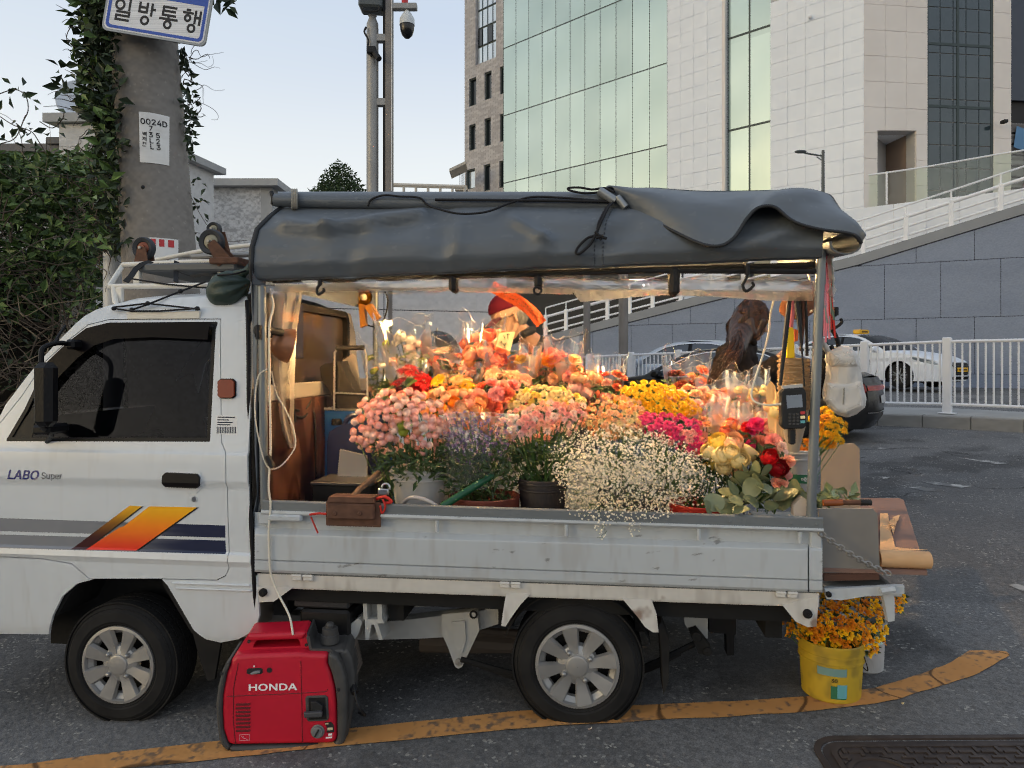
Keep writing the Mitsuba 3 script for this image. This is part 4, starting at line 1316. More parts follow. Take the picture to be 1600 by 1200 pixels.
# door furniture
part(dkey, 'window_pane', tw(skin(win.buffer(.004), lambda u, w: vcab(u, w) + .008, .12, .001, both=False, rows=ROWS)), 'mat_tinted_pane', smooth=True, label='dark tinted side window')
part(truck, 'far_window_pane', tw(mirrorV(skin(win.buffer(.004), lambda u, w: vcab(u, w) + .008, .12, .001, both=False, rows=ROWS))), 'mat_tinted_pane', smooth=True)
part(dkey, 'window_seal', tw(cab_skin(win.buffer(.009).difference(win.buffer(-.010)), .001, .008)), 'mat_trim_black')
part(dkey, 'quarter_bar', tw(cab_skin(pc_([(14, 686), (50, 640), (78, 575), (60, 640), (50, 664), (46, 687)]).buffer(.004), .006, .004)), 'mat_trim_black')
part(dkey, 'wind_visor', tw(cab_skin(pc_([(70, 574), (111, 535), (140, 513), (172, 505), (334, 504), (330, 516), (328, 531), (240, 527), (182, 530), (152, 540), (128, 558), (100, 586), (72, 620)]), -.020, .003)), 'mat_visor', smooth=30)
hp = pc_([(262, 739), (309, 741), (313, 746), (313, 757), (309, 761), (262, 759), (258, 755), (258, 743)])
part(dkey, 'handle_dish', tw(cab_skin(pc_([(256, 737), (313, 738), (314, 762), (306, 770), (264, 768), (256, 760)]).buffer(.003), -.0035, .003)), 'mat_van_white', smooth=30)
part(dkey, 'handle', tw(cab_skin(hp.buffer(.003), -.016, .012)), 'mat_trim_black')
lk = uwc(304, 780)
part(dkey, 'lock', tw(lathe([(.001, -.006), (.010, -.006), (.013, 0), (.013, .004)], 16, (lk[0], vcab(*lk), lk[1]), 'y')), 'mat_chrome', smooth=30)


def grad(a, b, fn):
 return lambda p, n, uv: mix(a, b, fn(p))


M('stripe_navy', grad(lin('#7b7d82'), lin('#1d2440'), lambda p: smoothstep(-1.72, -1.28, p.x + .12 * (noise(p.x * 3, 0, p.z * 90) - .5))), rough=.3)
zt0, zt1 = uwc(220, 791)[1], uwc(220, 859)[1]
M('decal_orange', lambda p, n, uv: mix(mix(lin('#dd3b20'), lin('#f08018'), smoothstep(.0, .6, (p.z - zt1) / (zt0 - zt1))), lin('#e9a80e'), smoothstep(.45, 1.0, (p.z - zt1) / (zt0 - zt1))), rough=.3)
M('decal_brown', lambda p, n, uv: mix(mix(lin('#3c1618'), lin('#8a5a18'), smoothstep(.2, .7, (p.z - zt1) / (zt0 - zt1))), lin('#dba014'), smoothstep(.55, 1.0, (p.z - zt1) / (zt0 - zt1))), rough=.3)


def decal(pts, off, mat, lab=None):
 part(dkey, 'stripe', tw(skin(pc_(pts).intersection(dr_), lambda u, w: vcab(u, w) - off, .05, .001, both=False, rows=ROWS)), mat, smooth=30, label=lab)


decal([(-40, 808), (352, 821), (352, 840), (-40, 828.5)], .0012, 'mat_stripe_navy', 'grey to navy stripe')
decal([(-40, 834), (352, 844.5), (352, 865.5), (-40, 855)], .0012, 'mat_stripe_navy', 'grey to navy stripe')
decal([(203, 790), (222, 791), (133, 858.5), (111, 858)], .0026, 'mat_decal_brown', 'slanted yellow to dark brown stripe')
decal([(222, 791), (225, 791), (136, 858.5), (133, 858.5)], .0024, 'mat_trim_black')
decal([(234, 791), (308, 792.5), (213, 860), (134, 858.5), (187, 824), (194, 822)], .0028, 'mat_decal_orange', 'slanted yellow to red stripe')
decal([(308, 792.5), (311, 793), (217, 860), (213, 860)], .0026, 'mat_trim_black')


def door_text(txt, h, px, px1, py, slant, bold):
 m = meshkit.text_mesh(txt, h, .0012, bold)
 v = np.array(m.vertices)
 u0, w0 = uwc(px, py)
 x = v[:, 0] - v[:, 0].min()
 u = u0 + x * ((uwc(px1, py)[0] - u0 - slant * h) / x.max()) + slant * v[:, 1]
 w = w0 + v[:, 1] - .004 * (u - u0)
 return tw(trimesh.Trimesh(np.stack([u, vcab(u, w) - .0006 - v[:, 2], w], 1), np.array(m.faces)[:, ::-1], process=False))


part(dkey, 'lettering', door_text('LABO', .036, 12, 62, 748, .22, True), M('letter_navy', '#252b6e', rough=.3))
part(dkey, 'lettering', door_text('Super', .026, 65, 97, 748, 0, False), M('letter_grey', '#3c4048', rough=.3))
# marker lamp, sticker, mirror, wipers
am = pc_([(343, 596), (347, 593), (364, 593), (368, 597), (368, 618), (364, 621), (347, 621), (343, 618)])
part(truck, 'marker_lamp_bezel', tw(cab_skin(am.buffer(.004), -.006, .006)), 'mat_trim_black')
part(truck, 'marker_lamp', tw(cab_skin(am, -.016, .012)), 'mat_amber')
stp = [(337, 648), (370, 650), (371, 680), (338, 678)]
sk = part(truck, 'sticker', tw(skin(pc_(stp), lambda u, w: vcab(u, w) - .0008, .05, .0005, both=False)), 'mat_paper_white')
bars = unary_union([pc_([(339 + k * 2.6, 667), (340.4 + k * 2.6, 667), (340.4 + k * 2.6, 677), (339 + k * 2.6, 677)]) for k in range(12)] + [pc_([(340, y), (340 + w_, y + .3), (340 + w_, y + 2), (340, y + 1.7)]) for y, w_ in ((651, 27), (655, 18), (659, 24), (662.5, 20))])
part(sk, 'print', tw(skin(bars, lambda u, w: vcab(u, w) - .0016, .05, .0005, both=False)), 'mat_joint_dark')
mv = -.13
mb = lambda x0, y0, x1, y1, v0, v1, ch: boxT((x0, y0), (x1, y1), v0, v1, ch)
mir = part(truck, 'mirror', mb(46, 566, 76, 668, -.16, -.09, .022), 'mat_trim_black', smooth=30)
part(mir, 'arm', tubeT([(112, 540, .06), (98, 536, .0), (80, 538, -.07), (66, 546, -.11), (64, 566, -.12)], .010, 8, 20), 'mat_trim_black', smooth=40)
part(mir, 'arm', tubeT([(66, 668, -.12), (80, 678, -.05), (74, 690, .02)], .010, 8, 12), 'mat_trim_black', smooth=40)
part(mir, 'foot', boxT((100, 530), (114, 546), .02, .08, .01), 'mat_trim_black')
part(mir, 'foot', boxT((48, 664), (76, 680), -.10, .02, .01), 'mat_trim_black')
for x0, y0, x1, y1 in ((8, 640, 42, 590), (88, 530, 102, 509)):
 part(truck, 'wiper', cat(tubeT([(x0, y0, .22), (x1, y1, .30)], .007, 6), tubeT([(x0 + 2, y0 + 1, .19), (x0 - 4, y0 + 12, .16)], .012, 6)), 'mat_trim_black')
part(truck, 'rear_edge_trim', tubeT([(386, 470, .15), (388, 520, .10), (389, 640, .05), (390, 760, .02), (396, 880, .0), (400, 960, .02)], .009, 6, 24), 'mat_trim_black')
part(truck, 'sill_ridge', cat(tubeT([(270, 911, -.001), (390, 915, -.001)], .004, 6), tubeT([(276, 919, -.002), (392, 923, -.002)], .004, 6)), 'mat_van_white')
part(truck, 'wheel_well', cat(tw(cbox(uw(90, 900, .3)[0], uw(330, 900, .3)[0], .26, .30, .1, wz, 0)), tw(cbox(uw(70, 900, .1)[0], uw(335, 900, .1)[0], .02, .30, wz - .04, wz - .02, 0)), pxt([(80, 960), (96, 928), (118, 908), (130, 906), (108, 930), (90, 962)], .03, .3), pxt([(252, 902), (264, 910), (306, 985), (300, 990), (255, 915)], .03, .3)), 'mat_under_black')
part(truck, 'mudflap', pxt([(300, 985), (345, 1003), (335, 1062), (324, 1064), (312, 1030)], .06, .075), 'mat_rubber')
part(truck, 'bumper', tw(cbox(uw(-62, 950, .1)[0] - .04, uw(-45, 950, .1)[0], .08, WID - .08, L3(0, 985, .1)[2], L3(0, 925, .1)[2], .02)), 'mat_trim_black')

# -- wheels
def wheel(hx, hy, R, vface, nspoke, spin):
 c = L3(hx, hy, vface)
 wk = part(truck, 'wheel', tw(lathe([(R * .60, .05), (R * .63, -.012), (R * .72, -.028), (R * .86, -.024), (R * .94, -.006), (R * .985, .006), (R, .02), (R, .125), (R * .97, .145), (R * .84, .165), (R * .62, .155)], 64, c, 'y')), 'mat_rubber', smooth=30)
 bars = []
 for k in range(72):
  a = 2 * PI * k / 72
  for y, da_ in ((.012, 0), (.05, .04), (.09, 0), (.125, .04)):
   q = np.array([R * math.cos(a + da_), y, R * math.sin(a + da_)])
   bars.append(xf(cbox(-.0105, .0105, -.015, .015, -.004, .0025, 0), np.stack([[-math.sin(a + da_), 0, math.cos(a + da_)], [0, 1, 0], [math.cos(a + da_), 0, math.sin(a + da_)]], 1), q + c))
 part(wk, 'tread', tw(cat(bars)), 'mat_rubber', kind='stuff')
 part(wk, 'sidewall_ridge', tw(cat(*[tube([c + [rr * math.cos(t), y, rr * math.sin(t)] for t in np.linspace(0, 2 * PI, 65)[:-1]], .0022, 4, closed=True) for rr, y in ((R * .92, -.012), (R * .68, -.0225))])), 'mat_rubber')
 r0 = .157
 part(wk, 'rim_barrel', tw(lathe([(r0, -.018), (r0 - .006, -.010), (r0 - .012, .06), (.03, .065), (.001, .065)], 40, c, 'y')), 'mat_rim_dark', smooth=30)
 cov = [lathe([(r0 + .004, -.010), (r0 + .002, -.022), (r0 - .010, -.024), (r0 - .014, -.012)], 56, c, 'y')]
 cov.append(lathe([(r0 - .004, -.012), (.126, .004), (.122, .016)], 56, c, 'y'))
 cov.append(lathe([(.082, .012), (.074, -.006), (.058, -.015), (.042, -.018), (.040, -.022), (.034, -.025), (.001, -.026)], 40, c, 'y'))
 rk = part(wk, 'wheel_cover', tw(cat(cov)), 'mat_rim_silver', smooth=30)
 for k in range(nspoke):
  a = spin + 2 * PI * k / nspoke
  h0, h1 = .24, .215
  rows = []
  for rr, half, y in ((.046, .31, -.016), (.075, .25, -.013), (.11, .228, -.018), (r0 - .006, .215, -.023)):
   th = np.array([a - half, a - half + .03, a + half - .03, a + half])
   yy = y + np.array([.014, 0, .004, .016])
   rows.append(np.stack([rr * np.cos(th), yy, rr * np.sin(th)], 1) + c)
  part(rk, 'spoke', tw(solidify(np.array(rows)[:, ::-1], .004)), 'mat_rim_silver', smooth=40)
 for k in range(4):
  a = spin + .35 + PI / 2 * k
  part(rk, 'bolt', tw(lathe([(.0095, .0), (.0095, -.026), (.006, -.030), (.001, -.031)], 10, c + [.058 * math.cos(a), 0, .058 * math.sin(a)], 'y')), 'mat_rim_silver', smooth=40)
 return c


cR = wheel(902, 1038, .250, .055, 8, .20)
cF = wheel(189, 1036, .250, .055, 8, .42)
for c in (cR, cF):
 part(truck, 'far_wheel', tw(lathe([(.04, .05), (.15, .02), (.17, -.02), (.25, -.01), (.262, .02), (.262, .13), (.24, .15), (.001, .15)], 32, (c[0], WID - .20, c[2]), 'y')), 'mat_rubber', smooth=30)
part(truck, 'axle', tw(cat(tube([[cR[0], .15, cR[2]], [cR[0], WID - .15, cR[2]]], .035, 10), ball([cR[0], .7, cR[2]], .10, 2), tube([[cF[0], .15, cF[2]], [cF[0], WID - .15, cF[2]]], .03, 8))), 'mat_under_black')

# -- bed: side gate made of profile strips that run the length of it
BL, BR = 398, 1262


def strip(rowsLR, xl=BL, xr=BR, n=2):
 """Profile rows (y at px 400, y at px 1280, v) swept along the bed."""
 out = []
 for yl, yr, v in rowsLR:
  f_ = lambda x: yl + (yr - yl) * (x - 400) / 880
  out.append([L3(x, f_(x), v) for x in np.linspace(xl, xr, n)])
 return np.array(out)


GATE = [(800, 829, .03), (800, 829, .020), (822, 848, .020), (834, 859, -.010), (838, 862, -.013), (873.5, 905.5, -.013), (874.5, 906.5, -.004), (876, 908, -.013), (890, 922, -.012), (893.5, 925.5, -.004), (893.5, 925.5, .03)]
gate = part(truck, 'side_gate', tw(solidify(strip(GATE, BL, BR, 30)[:, ::-1], -.002)), 'mat_bed_white', smooth=28)
part(truck, 'corner_post', tw(cat(solidify(strip(GATE, 1264.5, 1285, 3)[:, ::-1], -.002), cbox(L3(1266, 900, .0)[0], L3(1284, 900, 0)[0], -.004, .05, L3(1270, 922, 0)[2], L3(1270, 830, 0)[2], .004))), 'mat_bed_white', smooth=28)
CAP = [(797, 826, -.004), (797, 826, -.016), (783.5, 811, -.017), (781.5, 809, -.012), (781, 808.5, .02), (781, 808.5, .04)]
part(truck, 'rail_cap', tw(solidify(strip(CAP, 411, 1286, 20)[:, ::-1], -.002)), 'mat_rail_bluegrey', smooth=28)
LIP = [(803, 830, .01), (803, 830, -.016), (801, 828.5, -.021), (797.5, 826.5, -.020), (796.5, 825.5, -.012)]
part(truck, 'rail_lip', tw(solidify(strip(LIP, 408, 1287, 20)[:, ::-1], -.002)), 'mat_bed_white', smooth=28)
gp = lambda x, y: y + 0
for x in (683, 885, 1092, 1250):
 y0 = 804 + 27.5 * (x - 400) / 880
 part(truck, 'stake_tab', tubeT([(x, y0, -.012), (x, y0 + 18, -.010)], .0075, 8), 'mat_bed_white')
for x in (560, 760, 960, 1140, 1236, 1276):
 y0 = 790 + 27.5 * (x - 400) / 880
 part(truck, 'rivet', tw(lathe([(.005, .0), (.0045, -.004), (.001, -.005)], 8, L3(x, y0 + 2, -.017), 'y')), 'mat_rail_bluegrey')
part(truck, 'latch', cat(boxT((418, 804), (470, 816), -.03, -.002, .006), boxT((404, 802), (420, 819), -.016, .01, .003)), 'mat_bed_white')
bedw = L3(800, 872, .3)[2]
u0b, u1b = uw(412, 850, .0)[0], uw(1278, 850, .0)[0]
# floor, far side, head board
part(truck, 'bed_floor', tw(cbox(u0b - .02, u1b, .012, WID - .01, bedw - .06, bedw, .004)), 'mat_rail_bluegrey')
part(truck, 'inner_gate', tw(cbox(u0b, u1b, .014, .03, bedw, L3(800, 812, .03)[2], .002)), 'mat_bed_white')
part(truck, 'far_gate', tw(cbox(u0b, u1b, WID - .03, WID, bedw - .1, L3(800, 795, 0)[2], .004)), 'mat_bed_white')
part(truck, 'far_rail', tw(cbox(u0b, u1b, WID - .045, WID + .015, L3(800, 795, 0)[2] + .001, L3(800, 782, 0)[2], .004)), 'mat_rail_bluegrey')


def plywood(p, n, uv):
 g = fbm(p.x * 3 + p.y * 3, p.z * .8, 3, octaves=2)
 w = noise(g * 26, 2.0, 0)
 return mix((.030, .011, .008), (.085, .038, .024), smoothstep(.35, .75, w) * smoothstep(.35, .6, fbm(p.y * 7, p.z * 5, 1, octaves=2)))


M('plywood_red', plywood, rough=.4)
hb1 = L3(430, 628, .1)[2]
part(truck, 'head_board', tw(cbox(u0b - .035, u0b - .012, .03, WID - .03, bedw, hb1, .003)), 'mat_plywood_red')
part(truck, 'board_trim', tw(cbox(u0b - .04, u0b - .016, .03, WID - .03, hb1 + .002, hb1 + .07, .004)), 'mat_beige_metal')
# lower beam with hinges and corner plates
BEAM = [(896, 927, .04), (896, 927, .006), (914, 945, .006), (918, 949, .012), (918, 949, .05)]
part(truck, 'bed_beam', tw(solidify(strip(BEAM, 402, 1280, 24)[:, ::-1], -.003)), 'mat_rusty_cream', smooth=28)
for x in (456, 473, 781, 798, 1213, 1231):
 y0 = 897.5 + 31 * (x - 400) / 880
 part(truck, 'hinge', cat(boxT((x, y0), (x + 15, y0 + 8.5), -.010, .012, .003), tubeT([(x, y0, -.006), (x + 15, y0 + .5, -.006)], .006, 8)), 'mat_rusty_cream')
part(truck, 'corner_plate', pxt([(402, 917), (458, 918), (428, 940), (405, 941)], .004, .012), 'mat_rusty_cream')
part(truck, 'corner_plate', pxt([(1222, 945), (1279, 931), (1276, 979), (1262, 980), (1243, 971)], .002, .010), 'mat_rusty_cream')
for x, y in ((412, 925), (1261, 958)):
 part(truck, 'bushing', tw(lathe([(.016, .004), (.016, -.012), (.010, -.018), (.001, -.018)], 16, L3(x, y, .004), 'y')), 'mat_rubber', smooth=30)
# underside
part(truck, 'fender', pxt([(791, 926), (829, 928), (813, 945), (798, 966), (790, 979), (783, 978), (786, 955)], .004, .012), 'mat_rusty_cream')
part(truck, 'fender', pxt([(972, 935), (1018, 937), (1026, 960), (1029, 988), (1020, 988), (1008, 980), (997, 965)], .004, .012), 'mat_rusty_cream')
part(truck, 'fender_liner', tw(cat(*[grid(np.array([[[cR[0] + r_ * math.cos(a), v, cR[2] + r_ * math.sin(a)] for v in (.012, .25)] for a in np.linspace(.35, PI - .35, 18)])) for r_ in (.292,)])), 'mat_under_black')
part(truck, 'mudflap', pxt([(1029, 978), (1034, 972), (1046, 1000), (1045, 1064), (1037, 1086), (1034, 1020)], .05, .19), 'mat_rubber')
part(truck, 'under_floor', tw(cbox(u0b - .05, u1b - .08, .05, WID - .05, bedw - .13, bedw - .065, 0)), 'mat_under_black')
part(truck, 'frame_rail', pxt([(398, 958), (470, 962), (560, 975), (650, 967), (755, 954), (800, 936), (800, 968), (748, 985), (690, 996), (652, 998), (560, 1000), (398, 990)], .24, .31), 'mat_chassis_grey')
part(truck, 'frame_rail', tw(cbox(u0b - .1, u1b - .2, WID - .34, WID - .27, L3(700, 985, .3)[2], L3(700, 950, .3)[2], .01)), 'mat_under_black')
part(truck, 'spring_bracket', pxt([(690, 960), (745, 955), (749, 985), (722, 1042), (716, 1045), (711, 1042), (700, 1012), (690, 990)], .20, .238), 'mat_chassis_grey')
part(truck, 'bracket_rib', pxt([(706, 972), (726, 970), (728, 1000), (722, 1022), (714, 1022), (709, 1000)], .192, .20), 'mat_chassis_grey')
part(truck, 'pivot', tw(lathe([(.013, .0), (.013, -.012), (.001, -.014)], 12, L3(717, 1033, .20), 'y')), 'mat_galv', smooth=30)
part(truck, 'pivot', tw(lathe([(.017, .0), (.017, -.004), (.010, -.004), (.010, .01), (.001, .01)], 14, L3(740, 960, .20), 'y')), 'mat_under_black', smooth=30)
part(truck, 'hanger', cat(pxt([(566, 918), (572, 918), (574, 968), (568, 968)], .06, .20), pxt([(588, 919), (596, 919), (597, 968), (590, 968)], .06, .20), pxt([(570, 920), (592, 920), (592, 966), (570, 966)], .12, .13), pxt([(570, 968), (598, 968), (600, 974), (590, 974), (598, 1000), (592, 1000), (584, 976), (580, 976), (576, 1000), (571, 1000)], .06, .16)), 'mat_chassis_grey')
part(truck, 'battery_cover', boxT((468, 952), (546, 1010), .06, .26, .010), M('battery_black', '#101012', rough=.45))
part(truck, 'battery_top', cat(boxT((458, 936), (545, 953), .06, .27, .008)), M('battery_grey', '#26272a', rough=.5))
for x in (466, 507):
 part(truck, 'battery_label', boxT((x, 932.5), (x + 31, 937), .07, .13, .001), M('label_grey', '#9c9a94', rough=.6))
part(truck, 'battery_bracket', pxt([(548, 975), (560, 966), (566, 972), (560, 990), (548, 1010), (540, 1012), (546, 995)], .08, .20), 'mat_chassis_grey')
part(truck, 'fuel_line', cat(tubeT([(600, 948, .3), (680, 945, .3), (760, 940, .3)], .006, 6), tubeT([(560, 925, .28), (560, 940, .28)], .007, 6)), 'mat_chassis_grey')
part(truck, 'exhaust', cat(tubeT([(640, 985, .62), (800, 990, .65), (960, 1010, .7), (1090, 1030, .72)], .022, 8, 16), tw(tube([L3(660, 1000, .7), L3(830, 1010, .7)], .06, 12))), M('exhaust_brown', '#5e544c', rough=.7))
part(truck, 'leaf_spring', cat(*[tubeT([(720 + k * 16, 1030 + k * 5, .17), (820, 1056 + k * 3, .17), (900, 1060 + k * 3, .17), (990, 1048 + k * 2, .17), (1085 - k * 22, 1006 + k * 14, .17)], .011, 6, 20) for k in range(3)]), 'mat_under_black')
part(truck, 'shackle', cat(pxt([(1078, 990), (1090, 986), (1104, 1003), (1112, 1015), (1106, 1024), (1092, 1022)], .14, .20), tw(lathe([(.018, 0), (.018, -.01), (.001, -.012)], 12, L3(1088, 994, .14), 'y')), tw(lathe([(.016, 0), (.016, -.01), (.001, -.012)], 12, L3(1105, 1017, .14), 'y'))), 'mat_under_black')
part(truck, 'frame_end', pxt([(1066, 945), (1106, 948), (1106, 998), (1080, 990), (1070, 975)], .20, .26), 'mat_chassis_grey')
part(truck, 'rear_box', cat(pxt([(1108, 950), (1150, 952), (1150, 992), (1108, 988)], .22, .50), pxt([(1135, 985), (1147, 985), (1147, 1024), (1136, 1024)], .24, .30)), 'mat_trim_black')
part(truck, 'cross_member', tw(cat(*[cbox(uw(x, 950, .3)[0] - .03, uw(x, 950, .3)[0] + .03, .1, WID - .1, L3(800, 950, .3)[2], bedw - .13, 0) for x in (470, 640, 800, 1000, 1190)])), 'mat_under_black')
# the folded-down tail gate at the back with its chain
tg = part(truck, 'tail_gate', tw(cat(cbox(L3(1290, 925, .02)[0], L3(1412, 925, .02)[0], .03, WID - .03, L3(1340, 932, .02)[2], L3(1340, 923, .02)[2], .004))), 'mat_bed_white')
part(tg, 'edge', pxt([(1289, 921), (1402, 915), (1413, 915), (1413, 928), (1396, 929), (1350, 932), (1315, 938), (1292, 936)], .012, .03), 'mat_bed_white')
part(tg, 'pin', tw(lathe([(.010, 0), (.010, -.010), (.001, -.013)], 12, L3(1294, 928, .012), 'y')), 'mat_rubber', smooth=30)
part(tg, 'latch', cat(pxt([(1378, 924), (1392, 922), (1398, 935), (1398, 970), (1388, 972), (1382, 940)], .02, .05), tubeT([(1376, 924, .0), (1398, 921, .0)], .012, 8)), 'mat_bed_white')
part(tg, 'top_sheet', tw(cbox(L3(1287, 915, .04)[0], L3(1396, 915, .04)[0], .035, WID - .06, L3(1340, 921.5, .04)[2], L3(1340, 917, .04)[2], .002)), 'mat_rail_bluegrey')
ends = [L3(1281, 832, -.01), L3(1390, 897, .01)]
chain = []
nl = 15
for k in range(nl):
 t = (k + .5) / nl
 q = ends[0] + (ends[1] - ends[0]) * t + np.array([0, 0, -.012 * math.sin(PI * t)])
 d = (ends[1] - ends[0]) / np.linalg.norm(ends[1] - ends[0])
 ln = np.linalg.norm(ends[1] - ends[0]) / nl * .72
 e1 = np.array([0, 1.0, 0]) if k % 2 else np.cross(d, [0, 1.0, 0])
 chain.append(part(tg, 'chain_link', tw(tube([q + d * ln * math.cos(a) + e1 * .0085 * math.sin(a) for a in np.linspace(0, 2 * PI, 13)[:-1]], .0035, 5, closed=True)), M('chain_metal', '#8d8a86', rough=.4, metal=.6)))

# ================================================================ CANOPY OVER THE BED
def tarp_cloth(p, n, uv):
 d = fbm(p.x * 3, p.y * 3, p.z * 3, octaves=4)
 sp = smoothstep(.68, .8, fbm(p.x * 50, p.y * 50, p.z * 50, octaves=2))
 return mix(mix((.078, .092, .110), (.115, .131, .150), d), (.16, .17, .18), .25 * sp)


M('tarp', tarp_cloth, rough=.42, spec=.45, bump=lambda p, n, uv: fbm(p.x * 7, p.y * 7, p.z * 7, octaves=3) + .35 * fbm(p.x * 15 + p.z * 22, p.y * 15, p.z * 34 - p.x * 9, octaves=2), bs=.009)
M('tarp_edge', '#1f2125', rough=.6)
M('post_steel', lambda p, n, uv: mix((.13, .15, .165), (.22, .24, .255), fbm(p.x * 25, p.y * 25, p.z * 5, octaves=3)), rough=.4, metal=.4)
M('strap_black', '#0f0f12', rough=.7)
can = thing('bed_canopy', 'grey blue tarpaulin canopy on steel posts over the truck bed', 'canopy')
ROWT = [(438, 397, 402, 1284, .004), (436, 396, 401, 1285, -.022), (412, 393, 386, 1286, -.050), (385, 394, 366, 1287, -.045), (358, 403, 342, 1288, -.018), (338, 424, 324, 1288, .03), (327, 440, 311, 1288, .10), (322, 446, 305, 1288, .22)]
NU = 70
A = []
for yl, xl, yr, xr, v in ROWT:
 q0, q1 = L3(xl, yl, v), L3(xr, yr, v)
 A.append(np.array([q0 + (q1 - q0) * t for t in np.linspace(0, 1, NU)]))
A = np.array(A)
fine = [A[0]]
for i in range(len(A) - 1):
 for t in np.linspace(0, 1, 5)[1:]:
  fine.append(A[i] * (1 - t) + A[i + 1] * t)
near = np.array(fine)
w_top = near[-1][:, 2]
roof = [np.stack([near[-1][:, 0], np.full(NU, v), w_top + .05 * math.sin(PI * (v - .22) / (WID - .44))], 1) for v in np.linspace(.22, WID - .22, 10)[1:-1]]
far = near[17:][::-1].copy()
far[:, :, 1] = WID - far[:, :, 1]
sheet = np.concatenate([near, np.array(roof), far])
# creases pressed into the cloth
q = sheet[:, :, [0, 1, 2]]
dsp = .030 * (meshkit.fbm(q * [2.6, 2.6, 5.0], 3, 5) - .5)


def crease(x0, y0, x1, y1, amp, wd_):
 a, b = L3(x0, y0, -.04)[[0, 2]], L3(x1, y1, -.04)[[0, 2]]
 d = (b - a) / np.linalg.norm(b - a)
 r = sheet[:, :, [0, 2]] - a
 t = np.clip(r @ d, 0, np.linalg.norm(b - a))
 dist = np.linalg.norm(r - t[..., None] * d, axis=-1)
 return 1.7 * amp * np.exp(-(dist / wd_) ** 2) * (sheet[:, :, 1] < .2)


for c in ((440, 345, 510, 355, .018, .03), (510, 354, 650, 330, .022, .028), (600, 352, 690, 330, -.015, .03), (540, 420, 555, 360, -.010, .04), (700, 425, 715, 360, .012, .025), (800, 340, 850, 375, .014, .02), (690, 360, 700, 420, -.012, .04), (840, 410, 850, 370, .010, .02), (930, 400, 990, 350, -.014, .04), (1180, 385, 1250, 352, .016, .03)):
 dsp = dsp + crease(*c)
sheet[:, :, 1] -= dsp * np.clip(1 - (sheet[:, :, 1] / .35), 0, 1) * (np.arange(len(sheet)) > 1)[:, None]
sheet[:, :, 2] += .4 * dsp
tp = part(can, 'tarpaulin', tw(solidify(sheet[::-1], .006)), 'mat_tarp', smooth=60)
part(tp, 'front_hem', tw(tube(sheet[:, 0] + [-.004, 0, 0], .011, 6)), 'mat_tarp_edge', smooth=True)
part(tp, 'bottom_hem', tw(tube(sheet[1][:, :], .006, 6)), 'mat_tarp', smooth=True)
mid = sheet[:, 0].mean(0)
ends_ = sheet[:, 0]
part(tp, 'front_flap', tw(grid(np.stack([ends_, (ends_ * [1, 1, 0] + [0, 0, ends_[0, 2] - .02]) * 1.0], 1))), 'mat_tarp', smooth=False)
stx = [sheet[2:24, k] for k in (43, 44)]
part(tp, 'stitching', tw(cat(*[cat([tube([s_[i] * .75 + s_[i + 1] * .25 - [0, .0035, 0], s_[i] * .25 + s_[i + 1] * .75 - [0, .0035, 0]], .0016, 4) for i in range(len(s_) - 1)]) for s_ in stx])), 'mat_joint_dark', kind='stuff')
# posts and bars
part(can, 'post', tubeT([(409, 446, .012), (411, 560, .012), (412, 700, .012), (414, 800, .024)], .0165, 12), 'mat_post_steel', smooth=40)
part(can, 'post', tubeT([(1283, 390, .006), (1278, 520, .006), (1271, 700, .006), (1267, 812, .02)], .0175, 12), 'mat_post_steel', smooth=40)
u_l, u_r = L3(412, 600, .012)[0], L3(1276, 600, .006)[0]
zb0 = L3(410, 440, 0)[2]
zb1 = L3(1283, 408, 0)[2]
for u, z in ((u_l + .03, zb0),):
 part(can, 'far_post', tw(tube([[u, WID - .06, bedw + .02], [u, WID - .06, z + .2]], .0165, 12)), 'mat_post_steel', smooth=40)
part(can, 'side_bar', cat(tubeT([(400, 441, .03), (1284, 414, .03)], .012, 8)), 'mat_strap_black', smooth=40)
part(can, 'side_bar', tw(tube([[u_l, WID - .06, zb0 + .2], [u_r, WID - .06, zb1 + .2]], .014, 8)), 'mat_post_steel', smooth=40)
part(can, 'side_bar', tubeT([(960, 423, .008), (1276, 424, .008)], .010, 8), 'mat_strap_black', smooth=40)
for t in (0.0, .33, .66, 1.0):
 u = u_l + (u_r - u_l) * t
 z = zb0 + (zb1 - zb0) * t
 part(can, 'roof_hoop', tw(tube(smooth_path([[u, .03, z], [u, .06, z + .13], [u, .25, z + .20], [u, .7, z + .235], [u, WID - .25, z + .20], [u, WID - .08, z + .15]], 24), .012, 7)), 'mat_post_steel', smooth=40)
# flap of the tarpaulin folded back over the rear of the roof
botp = [(968, 318, .085), (990, 330, .04), (1020, 345, .0), (1060, 365, -.05), (1090, 379, -.085), (1112, 384.5, -.10), (1132, 382, -.105), (1150, 368, -.10), (1166, 343, -.09), (1182, 326, -.085), (1200, 321.5, -.085), (1215, 326, -.09), (1232, 341, -.095), (1252, 351, -.10), (1285, 359, -.10), (1318, 363, -.095), (1336, 368, -.09), (1346, 380, -.08)]
topp = [(944, 294, .13), (985, 294, .12), (1020, 293, .12), (1060, 296, .12), (1100, 298, .12), (1140, 298, .12), (1190, 297, .12), (1230, 296.5, .12), (1268, 297, .12), (1290, 301, .12), (1300, 306, .12), (1308, 318, .11), (1318, 332, .08), (1330, 350, .05), (1346, 376, -.04)]
bp = smooth_path([L3(*q) for q in botp], 60)
tpp = smooth_path([L3(*q) for q in topp], 60)
rs = lambda p, n: np.array([np.interp(np.linspace(0, 1, n), np.linspace(0, 1, len(p)), p[:, k]) for k in range(3)]).T
bp, tpp = rs(bp, 80), rs(tpp, 80)
fl = [tpp + np.array([0, .55, .02]), tpp + np.array([0, .25, .012])]
